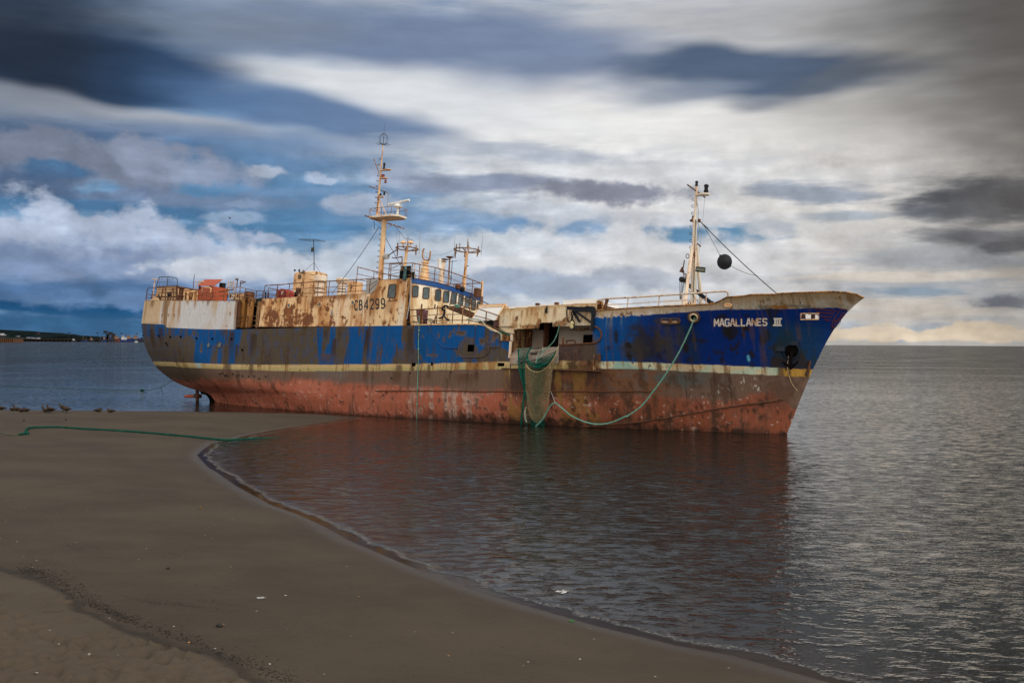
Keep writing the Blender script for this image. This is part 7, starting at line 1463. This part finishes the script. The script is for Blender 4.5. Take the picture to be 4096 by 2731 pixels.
def far_boat(x0, x1, yt, d, hull_m, house_m, lab, mast=None, house=(.3, .7), hh=.5, stripe=None):
    """small harbour vessel between picture columns x0 and x1 (crop Y), top at yt"""
    px0 = k('Y', x0, 0)[0]; px1 = k('Y', x1, 0)[0]; a = wl(px0, d); b = wl(px1, d); L = b[0] - a[0]; H = max(FD('Y', x0, yt, d)[2], 2.)
    o = empty('moored_boat', lab, 'boat', Matrix.Translation((a[0], d, 0)), 'boats in the far harbour'); B = L * .2; hz = H * (1 - hh)
    m = MB(); V = []
    for f, w_, zz in ((0, .7, 1), (.15, 1, .95), (.5, 1, .88), (.8, .8, 1), (1, .05, 1.18)):
        V += [(L * f - (0 if f < 1 else L * .03), -B / 2 * w_ * .7, -1), (L * f, -B / 2 * w_, hz * zz), (L * f, B / 2 * w_, hz * zz), (L * f - (0 if f < 1 else L * .03), B / 2 * w_ * .7, -1)]
    F = []
    for i in range(4):
        for j in range(3): F.append((i * 4 + j, i * 4 + 4 + j, i * 4 + 5 + j, i * 4 + 1 + j))
    F += [(0, 1, 2, 3), (19, 18, 17, 16)]; m.add(V, F).build('hull', hull_m, o)
    x0_, x1_ = house; w = MB().box((L * (x0_ + x1_) / 2, 0, hz + H * hh * .25), (L * (x1_ - x0_), B * .7, H * hh * .55)).box((L * (x0_ * .7 + x1_ * .3), 0, hz + H * hh * .72), (L * (x1_ - x0_) * .5, B * .5, H * hh * .5)); c_ = w.build('cabin', house_m, o)
    MB().box((L * (x0_ * .7 + x1_ * .3), -B * .255, hz + H * hh * .78), (L * (x1_ - x0_) * .46, .1, H * hh * .16)).build('window_band', hd, c_)
    mm = MB()
    for f, h_ in (mast or [(.35, 1.35)]): mm.tube([(L * f, 0, hz), (L * f, 0, H * h_)], .35, 5).bar((L * f - L * .04, 0, H * h_ * .9), (L * f + L * .04, 0, H * h_ * .9), .3)
    mm.build('mast', ho_ if house_m is not hw else hr, o); return o
far_boat(40, 190, 345, 3300, hd, hw, 'small white cabin boat moored at the left end of the pier boats')
far_boat(360, 545, 350, 3250, hb_, hd, 'low dark blue boat with two thin masts', [(.3, 2.1), (.8, 1.5)])
far_boat(595, 760, 315, 3250, hd, ho_, 'orange topped fishing boat between two lamp masts', [(.3, 1.25)])
far_boat(885, 1010, 340, 3250, hd, hd, 'dark little boat just left of the harbour gantry', [(.5, 1.6)])
far_boat(1010, 1140, 270, 3300, hb_, ho_, 'boat with an orange superstructure beside the gantry legs', [(.3, 1.1)])
far_boat(1180, 1400, 290, 3400, hd, hb_, 'dark blue ship lying beneath the harbour gantry', [(.2, 1.2), (.6, 1.5), (.75, 1.3)])
far_boat(1380, 1600, 240, 3420, hr, ho_, 'purple red ship with cream upper works right of the gantry', [(.4, 1.1)], (.1, .7))
far_boat(1570, 1790, 245, 3380, hb_, hw, 'largest white ship with blue hull, a lamp mast behind', [(.2, 1.1), (.75, 1.3)], (.2, .95), .62)
far_boat(1760, 1960, 230, 3450, hb_, ho_, 'dark blue ship with a wide orange bridge', [(.8, 1.1)], (.1, .8))
far_boat(1970, 2190, 240, 3450, hb_, ho_, 'blue ship with orange bridge nearest the trawler', [(.5, 1.15)], (.1, .7))
far_boat(2025, 2125, 385, 2900, hw, hg, 'small green topped boat close to the trawler stern', [(.5, 2.3)])
far_boat(2130, 2420, 300, 3300, hd, hb_, 'dark vessel half hidden behind the trawler stern', [(.2, 1.2)])
t0 = FD('Y', 1150, 195, 3600.); t1 = FD('Y', 1392, 195, 3600.); gz = t0[2]
ga = empty('boat_gantry', 'dark four legged harbour gantry standing among the far ships', 'gantry', Matrix.Translation((t0[0], 3600., 3))); W = t1[0] - t0[0]
for x in (4, 36 if W > 60 else W * .2, W * .76, W - 4): MB().box((x, 0, (gz - 3) / 2), (6.5, 9, gz - 3)).build('gantry_leg', hd, ga)
MB().box((W / 2, 0, gz - 5), (W + 6, 10, 4.5)).box((W / 2, 0, gz - 1), (14, 8, 8)).build('gantry_beam', hd, ga)
MB().box((-4, 0, gz + 3), (12, 8, 8)).build('gantry_cab', hd, ga)
def far_house(c, x0, x1, y0, y1, d, wall, lab):
    a = FD(c, x0, y1, d); b = FD(c, x1, y0, d); o = empty('shore_building', lab, 'building', Matrix.Translation((a[0], d, a[2])), 'low buildings by the pier'); w = b[0] - a[0]; h = b[2] - a[2]
    MB().box((w / 2, 8, h * .35), (w, 16, h * .7)).build('wall', wall, o); MB().ext([(-1, -1, h * .7), (w + 1, -1, h * .7), (w * .9, -1, h), (w * .1, -1, h)], (0, 18, 0)).build('roof', hb_ if wall is hw else hr, o); MB().box((w / 2, -.2, h * .35), (w * .8, .3, h * .22)).build('window_band', hd, o)
far_house('W', 828, 905, 285, 335, 3450., hw, 'white shed with blue roof on the pier, left of two'); far_house('W', 935, 1000, 295, 340, 3450., hw, 'narrow white shed between the two wider ones'); far_house('W', 1050, 1198, 300, 348, 3450., hw, 'widest white shed on the pier, right of the others')
far_house('W', 5, 45, 200, 245, 4100., hw, 'small white house on the dark hillside at far left'); far_house('W', 75, 130, 205, 245, 4100., hw, 'second white house on the dark hillside at far left'); far_house('W', 500, 570, 250, 280, 4100., hw, 'single white house low on the hillside'); far_house('W', 1160, 1200, 175, 212, 4250., hr, 'red building on the hill crest beside a lamp mast')
far_boat_l = FD('W', 0, 240, 2300.); o = empty('moored_boat', 'dark vessel behind the rusty jetty head at the left edge', 'boat', Matrix.Translation((wl(-40, 2300.)[0], 2300., zt_)), 'boats in the far harbour'); h = FD('W', 0, 240, 2300.)[2] - zt_; w = FD('W', 140, 300, 2300.)[0] - wl(-40, 2300.)[0]
MB().box((w / 2, 0, h / 2), (w, 10, h)).build('hull', hd, o); MB().box((w * .5, 0, h + 2), (w * .12, 6, 4)).box((w * .85, 0, h + 2), (w * .18, 6, 4)).build('cabin', hw, o)

# ------------------------------------------------------------------ sky: Nishita air behind cloud layers and darkened corners set out by bearing and height
world = bpy.data.worlds.new('World'); scene.world = world; world.use_nodes = True
nt = world.node_tree; nt.nodes.clear()
out = nt.nodes.new('ShaderNodeOutputWorld'); bg = nt.nodes.new('ShaderNodeBackground'); nt.links.new(bg.outputs[0], out.inputs[0])
SUN_EL, SUN_AZ = math.radians(42), math.radians(118)      # azimuth clockwise from +Y (the way the camera looks)
sky = nt.nodes.new('ShaderNodeTexSky'); sky.sky_type = 'NISHITA'; sky.sun_disc = False; sky.sun_elevation = SUN_EL; sky.sun_rotation = SUN_AZ; sky.dust_density = 1.2; sky.ozone_density = 2.5
STR = .1; bg.inputs['Strength'].default_value = STR
tc = nt.nodes.new('ShaderNodeTexCoord'); sx = nt.nodes.new('ShaderNodeSeparateXYZ'); nt.links.new(tc.outputs['Generated'], sx.inputs[0])
az = math_n(nt, 'MULTIPLY', math_n(nt, 'ARCTAN2', sx.outputs[0], sx.outputs[1]), 57.2958); el = math_n(nt, 'MULTIPLY', math_n(nt, 'ARCSINE', sx.outputs[2]), 57.2958)
cv = nt.nodes.new('ShaderNodeCombineXYZ'); nt.links.new(az, cv.inputs[0]); nt.links.new(el, cv.inputs[1])
def mapv(v, sc, rot=0, loc=(0, 0, 0)):
    m = nt.nodes.new('ShaderNodeMapping'); m.inputs['Scale'].default_value = sc; m.inputs['Rotation'].default_value = (0, 0, rot); m.inputs['Location'].default_value = loc; nt.links.new(v, m.inputs[0]); return m.outputs[0]
def warp(v, amp, sc, detail, aniso=(1, 1, 1)):
    n = nd(nt, 'ShaderNodeTexNoise', i_Scale=sc, i_Detail=detail, i_Roughness=.58); nt.links.new(mapv(v, aniso), n.inputs['Vector'])
    s = nd(nt, 'ShaderNodeVectorMath', operation='SUBTRACT'); s.inputs[1].default_value = (.5, .5, .5); nt.links.new(n.outputs['Color'], s.inputs[0])
    q = nd(nt, 'ShaderNodeVectorMath', operation='MULTIPLY'); q.inputs[1].default_value = amp; nt.links.new(s.outputs[0], q.inputs[0])
    a = nd(nt, 'ShaderNodeVectorMath', operation='ADD'); nt.links.new(v, a.inputs[0]); nt.links.new(q.outputs[0], a.inputs[1]); return a.outputs[0]
P_soft = warp(cv.outputs[0], (5, 2.2, 0), .13, 2.0, (.8, 2.0, 1)); P_str = warp(cv.outputs[0], (3, 1.0, 0), .2, 4, (.7, 2.4, 1)); P_cum = warp(cv.outputs[0], (1.6, 1.2, 0), .5, 4, (1, 1.3, 1))
E_cum = math_n(nt, 'SUBTRACT', noise(nt, mapv(cv.outputs[0], (1, 1.45, 1)), .4, 10, .54), .5); E_str = math_n(nt, 'SUBTRACT', noise(nt, mapv(cv.outputs[0], (.42, 2.2, 1), .06), .62, 10, .6), .5); E_soft = math_n(nt, 'SUBTRACT', noise(nt, mapv(cv.outputs[0], (.35, 1.5, 1), -.08), .5, 2, .5), .5)
EDGE = {'C': (E_cum, 2.5), 'T': (E_str, 1.9), 'S': (E_soft, .65)}
def ae(x, y):
    r = ray(x * 1.7415, y * 1.7415); return math.degrees(math.atan2(r[0], r[1])), math.degrees(math.asin(r[2] / np.linalg.norm(r)))
def srgb(r, g, b): return tuple(((c / 255) / 12.92 if c / 255 <= .04045 else ((c / 255 + .055) / 1.055) ** 2.4) / STR for c in (r, g, b))
def blob(P, x, y, rx, ry, soft, amt=1.0, rot=0.0):
    """cloud mask: centre and half sizes in picture units, turned into degrees of sky"""
    # (a vanishing share of the running colour keeps the node chain in order)
    q = nd(nt, 'ShaderNodeVectorMath', operation='MULTIPLY_ADD'); nt.links.new(col, q.inputs[0]); q.inputs[1].default_value = (1e-7, 1e-7, 1e-7); nt.links.new(P, q.inputs[2]); kind = P; P = q.outputs[0]
    a0, e0 = ae(x, y); sx_ = rx * 1.7415 / FPX * 57.3; sy_ = ry * 1.7415 / FPX * 57.3
    m = nt.nodes.new('ShaderNodeMapping'); m.vector_type = 'TEXTURE'; m.inputs['Location'].default_value = (a0, e0, 0); m.inputs['Rotation'].default_value = (0, 0, rot); m.inputs['Scale'].default_value = (sx_, sy_, 1); nt.links.new(P, m.inputs[0])
    l = nd(nt, 'ShaderNodeVectorMath', operation='LENGTH'); nt.links.new(m.outputs[0], l.inputs[0])
    e, ka = EDGE['C' if kind is P_cum else 'T' if kind is P_str else 'S']
    return ramp(nt, math_n(nt, 'ADD', l.outputs['Value'], math_n(nt, 'MULTIPLY', e, ka)), 1 + soft, 1 - soft, 0, amt)
# base: clear air low on the left, bright overcast toward the right
nz = noise(nt, mapv(cv.outputs[0], (.5, 3.5, 1)), .22, 6, .6); nz2 = noise(nt, mapv(cv.outputs[0], (.6, 1.6, 1)), .3, 8, .6)
skyc = nd(nt, 'ShaderNodeVectorMath', operation='SCALE'); nt.links.new(sky.outputs[0], skyc.inputs[0]); skyc.inputs['Scale'].default_value = 1.0
col = mixc(nt, .75, skyc.outputs[0], srgb(88, 136, 182))
over = math_n(nt, 'ADD', ramp(nt, az, -16, 10), math_n(nt, 'MULTIPLY', math_n(nt, 'SUBTRACT', nz, .5), 1.5), True)
col = mixc(nt, over, col, srgb(208, 211, 216))
col = mixc(nt, math_n(nt, 'MULTIPLY', ramp(nt, el, 9, 24), .92), col, mixc(nt, ramp(nt, nz, .35, .65), srgb(132, 148, 172), srgb(196, 200, 206)))
col = mixc(nt, math_n(nt, 'MULTIPLY', math_n(nt, 'MULTIPLY', ramp(nt, az, 8, 20), ramp(nt, el, 13, 2)), .85), col, mixc(nt, ramp(nt, nz, .38, .62), srgb(154, 160, 168), srgb(204, 194, 181)))
S, T, C = P_soft, P_str, P_cum
L = [ # layer, x, y, rx, ry, softness, amount, colour, turn
 (S, 1500, 300, 720, 170, .6, .95, (236, 235, 233), -.02), (S, 2150, 200, 330, 330, .7, .8, (174, 171, 167), 0), (S, 1950, 420, 420, 120, .6, .8, (218, 215, 211), 0), (S, 1800, 40, 420, 60, .7, .8, (176, 176, 178), 0),
 (S, 1080, 120, 470, 82, .5, .9, (108, 126, 158), -.06), (S, 620, 40, 260, 60, .7, .8, (122, 136, 160), 0), (S, 820, 185, 330, 42, .55, .95, (216, 220, 225), -.05), (S, 1010, 235, 330, 36, .6, .8, (220, 223, 227), -.12), (S, 450, 70, 260, 50, .7, .7, (116, 128, 146), .1),
 (S, 240, 150, 340, 75, .4, .97, (50, 76, 110), -.02), (S, 20, 70, 260, 170, .7, .92, (38, 46, 60), 0), (S, 330, 268, 300, 30, .5, .95, (176, 180, 188), -.06), (S, 60, 235, 220, 34, .6, .8, (128, 136, 150), -.05), (S, 740, 258, 300, 46, .45, .9, (88, 118, 158), -.14), (S, 560, 330, 420, 40, .6, .7, (84, 118, 160), -.05),  # darkest blob, top left: corner vignetting laid into the sky as colour
 (S, 1730, 163, 310, 60, .35, .97, (78, 96, 122), -.05), (S, 1560, 215, 150, 26, .6, .8, (140, 150, 168), .1), (S, 1960, 165, 120, 20, .6, .6, (104, 112, 122), .25), (T, 1300, 400, 520, 60, .6, .7, (204, 208, 214), -.02),
 (T, 1180, 350, 240, 20, .6, .7, (160, 172, 190), -.05), (T, 700, 460, 330, 90, .7, .85, (84, 128, 168), 0), (T, 60, 330, 300, 40, .6, .7, (80, 98, 126), 0), (T, 600, 370, 300, 20, .6, .6, (96, 132, 172), 0), (T, 760, 440, 260, 10, .6, .6, (120, 150, 186), 0), (T, 640, 520, 280, 12, .6, .7, (80, 126, 166), 0),
 (C, 190, 370, 240, 60, .3, .95, (120, 128, 148), -.05), (C, 430, 390, 150, 28, .35, .92, (142, 154, 178), -.1), (C, 300, 345, 110, 26, .35, .8, (136, 146, 168), 0), (C, 140, 392, 90, 20, .4, .85, (66, 108, 148), 0), (C, 300, 455, 330, 26, .35, .85, (116, 132, 160), 0), (C, 60, 440, 180, 40, .5, .8, (76, 98, 130), 0), (T, 260, 480, 330, 16, .5, .9, (76, 118, 158), 0),
 (C, 612, 396, 44, 14, .35, .95, (168, 180, 200), 0), (C, 740, 408, 44, 12, .35, .95, (166, 182, 206), 0), (C, 890, 402, 60, 26, .4, .85, (160, 172, 194), 0), (C, 830, 472, 80, 18, .4, .85, (170, 182, 202), 0), (C, 540, 498, 70, 12, .4, .75, (152, 172, 198), 0), (C, 620, 548, 30, 12, .4, .85, (172, 184, 206), 0), (C, 560, 470, 40, 10, .4, .6, (140, 160, 188), 0),
 (T, 1110, 424, 180, 22, .45, .9, (136, 146, 170), 0), (C, 1430, 442, 175, 26, .35, .95, (130, 134, 150), -.03), (T, 1020, 500, 220, 22, .5, .7, (122, 154, 190), 0), (T, 1300, 522, 300, 22, .5, .85, (112, 148, 186), 0), (C, 1290, 488, 110, 22, .4, .85, (190, 196, 206), 0),
 (T, 1650, 537, 160, 22, .35, .97, (96, 140, 174), -.03), (C, 1560, 502, 170, 18, .4, .85, (198, 201, 207), 0), (C, 1760, 528, 60, 14, .4, .8, (190, 196, 204), 0),
 (C, 230, 575, 370, 84, .22, .97, (176, 188, 210), -.1), (C, 150, 630, 360, 62, .5, .85, (112, 134, 170), 0), (C, 420, 640, 200, 40, .5, .6, (140, 158, 188), 0), (C, 690, 630, 290, 50, .25, .95, (202, 209, 220), 0), (C, 560, 665, 240, 24, .45, .75, (138, 158, 190), 0), (C, 1000, 600, 260, 60, .4, .85, (186, 197, 211), 0), (C, 1330, 600, 300, 70, .3, .95, (214, 217, 222), 0), (C, 1600, 610, 260, 60, .4, .85, (210, 210, 212), 0), (C, 1200, 650, 260, 30, .4, .8, (150, 166, 190), 0), (C, 1480, 640, 160, 22, .4, .7, (168, 176, 190), 0), (C, 1120, 560, 160, 20, .4, .7, (200, 208, 217), 0),
 (T, 160, 668, 380, 24, .5, .9, (76, 110, 152), 0), (T, 150, 706, 300, 13, .4, .97, (26, 78, 122), 0), (C, 420, 692, 260, 22, .4, .85, (104, 134, 174), 0), (T, 150, 745, 330, 30, .5, .92, (48, 92, 132), 0),
 (T, 1860, 440, 130, 22, .4, .9, (142, 152, 168), -.08), (T, 2270, 440, 150, 20, .45, .8, (96, 100, 110), .05), (T, 2290, 462, 190, 44, .6, .95, (74, 80, 92), -.05), (T, 2170, 478, 110, 22, .5, .8, (96, 102, 112), 0), (T, 2250, 550, 130, 20, .6, .9, (104, 108, 118), -.1), (T, 2310, 570, 60, 14, .4, .9, (84, 88, 98), 0), (T, 1930, 495, 90, 12, .5, .85, (160, 170, 182), 0), (C, 2310, 692, 70, 20, .4, .92, (104, 108, 120), 0), (T, 2090, 672, 100, 12, .5, .85, (126, 146, 164), 0), (T, 1840, 640, 160, 12, .5, .6, (168, 172, 180), 0), (T, 2080, 636, 280, 10, .5, .8, (212, 202, 189), 0), (T, 2200, 605, 220, 9, .5, .7, (164, 167, 174), 0), (T, 2140, 720, 240, 9, .5, .8, (196, 188, 178), 0),
 (C, 2140, 770, 250, 17, .2, .97, (212, 196, 174), 0), (C, 2000, 762, 60, 16, .25, .9, (216, 200, 178), 0), (C, 2230, 762, 70, 16, .25, .9, (214, 197, 174), 0), (T, 2160, 788, 320, 7, .5, .85, (176, 172, 168), 0),
 (S, 2400, 10, 330, 260, .8, .88, (70, 67, 64), 0), (S, 2440, 330, 200, 300, .8, .78, (98, 94, 90), 0)]  # top right corner and right edge: lens vignetting put into the sky colour
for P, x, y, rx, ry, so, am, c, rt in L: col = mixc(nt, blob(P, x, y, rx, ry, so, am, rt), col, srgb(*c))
# fine shading inside the clouds: billows lit from above right
def fb(v): return noise(nt, mapv(v, (1, 1.5, 1)), .42, 8, .55)
sh_ = nd(nt, 'ShaderNodeVectorMath', operation='ADD'); sh_.inputs[1].default_value = (.4, .6, 0); nt.links.new(cv.outputs[0], sh_.inputs[0])
rel = math_n(nt, 'SUBTRACT', fb(cv.outputs[0]), fb(sh_.outputs[0]))
lowz = math_n(nt, 'MULTIPLY', ramp(nt, el, 12, 8, .0, 1.0), ramp(nt, E_str, -.12, .16, .5, 1.1))
gain = math_n(nt, 'ADD', math_n(nt, 'MULTIPLY', math_n(nt, 'MULTIPLY', rel, 1.15), lowz), ramp(nt, E_str, -.2, .2, .94, 1.05))
col2 = nd(nt, 'ShaderNodeVectorMath', operation='SCALE'); nt.links.new(col, col2.inputs[0]); nt.links.new(gain, col2.inputs['Scale'])
# above and behind the camera: unseen broken overcast, boosted to light ship and water
nh = noise(nt, tc.outputs['Generated'], 2.4, 6, .6); dome = mixc(nt, ramp(nt, nh, .36, .66), srgb(112, 118, 122), srgb(222, 222, 218))
dome = mixc(nt, ramp(nt, sx.outputs[1], .45, -.1), dome, mixc(nt, ramp(nt, nh, .36, .66), srgb(112, 110, 108), srgb(182, 178, 170)))
bright = nd(nt, 'ShaderNodeVectorMath', operation='SCALE'); nt.links.new(dome, bright.inputs[0]); nt.links.new(ramp(nt, sx.outputs[1], .5, -.4, 1.0, BACK_GAIN), bright.inputs['Scale'])
behind = ramp(nt, math_n(nt, 'ABSOLUTE', az), 34, 60); high = ramp(nt, el, 24, 40)
fin = mixc(nt, math_n(nt, 'MAXIMUM', behind, high), col2.outputs[0], bright.outputs[0])
nt.links.new(fin, bg.inputs[0])
try: world.cycles.sampling_method = 'MANUAL'; world.cycles.sample_map_resolution = 1024
except Exception: pass

sl = bpy.data.lights.new('sun', 'SUN'); sl.energy = SUN_E; sl.angle = math.radians(18); sl.color = (1, .95, .87)
so = bpy.data.objects.new('sun', sl); COL.objects.link(so)
dv_ = Vector((math.sin(SUN_AZ) * math.cos(SUN_EL), math.cos(SUN_AZ) * math.cos(SUN_EL), math.sin(SUN_EL)))
so.rotation_euler = (-dv_).to_track_quat('-Z', 'Y').to_euler(); so.location = (30, -20, 60)

cam = bpy.data.cameras.new('camera'); cam.sensor_width = 36; cam.lens = FPX / 4096 * 36; cam.clip_end = 60000; cam.clip_start = .1
co = bpy.data.objects.new('camera', cam); COL.objects.link(co); scene.camera = co
c_, s_ = math.cos(ROLL), math.sin(ROLL); cp, sp = math.cos(PIT), math.sin(PIT)
def pit(v): return Vector((v[0], v[1] * cp - v[2] * sp, v[1] * sp + v[2] * cp))
r_ = pit((c_, 0, s_)); u_ = pit((-s_, 0, c_)); f_ = pit((0, 1, 0))
co.matrix_world = Matrix(((r_[0], u_[0], -f_[0], 0), (r_[1], u_[1], -f_[1], 0), (r_[2], u_[2], -f_[2], HC), (0, 0, 0, 1)))
scene.render.engine = 'CYCLES'; scene.render.resolution_x = 1024; scene.render.resolution_y = 682
try: scene.cycles.use_denoising = True; scene.cycles.max_bounces = 6; scene.cycles.transparent_max_bounces = 12
except Exception: pass
scene.view_settings.view_transform = 'Standard'; scene.view_settings.look = 'None'; scene.view_settings.exposure = EXPO; scene.view_settings.gamma = 1.0
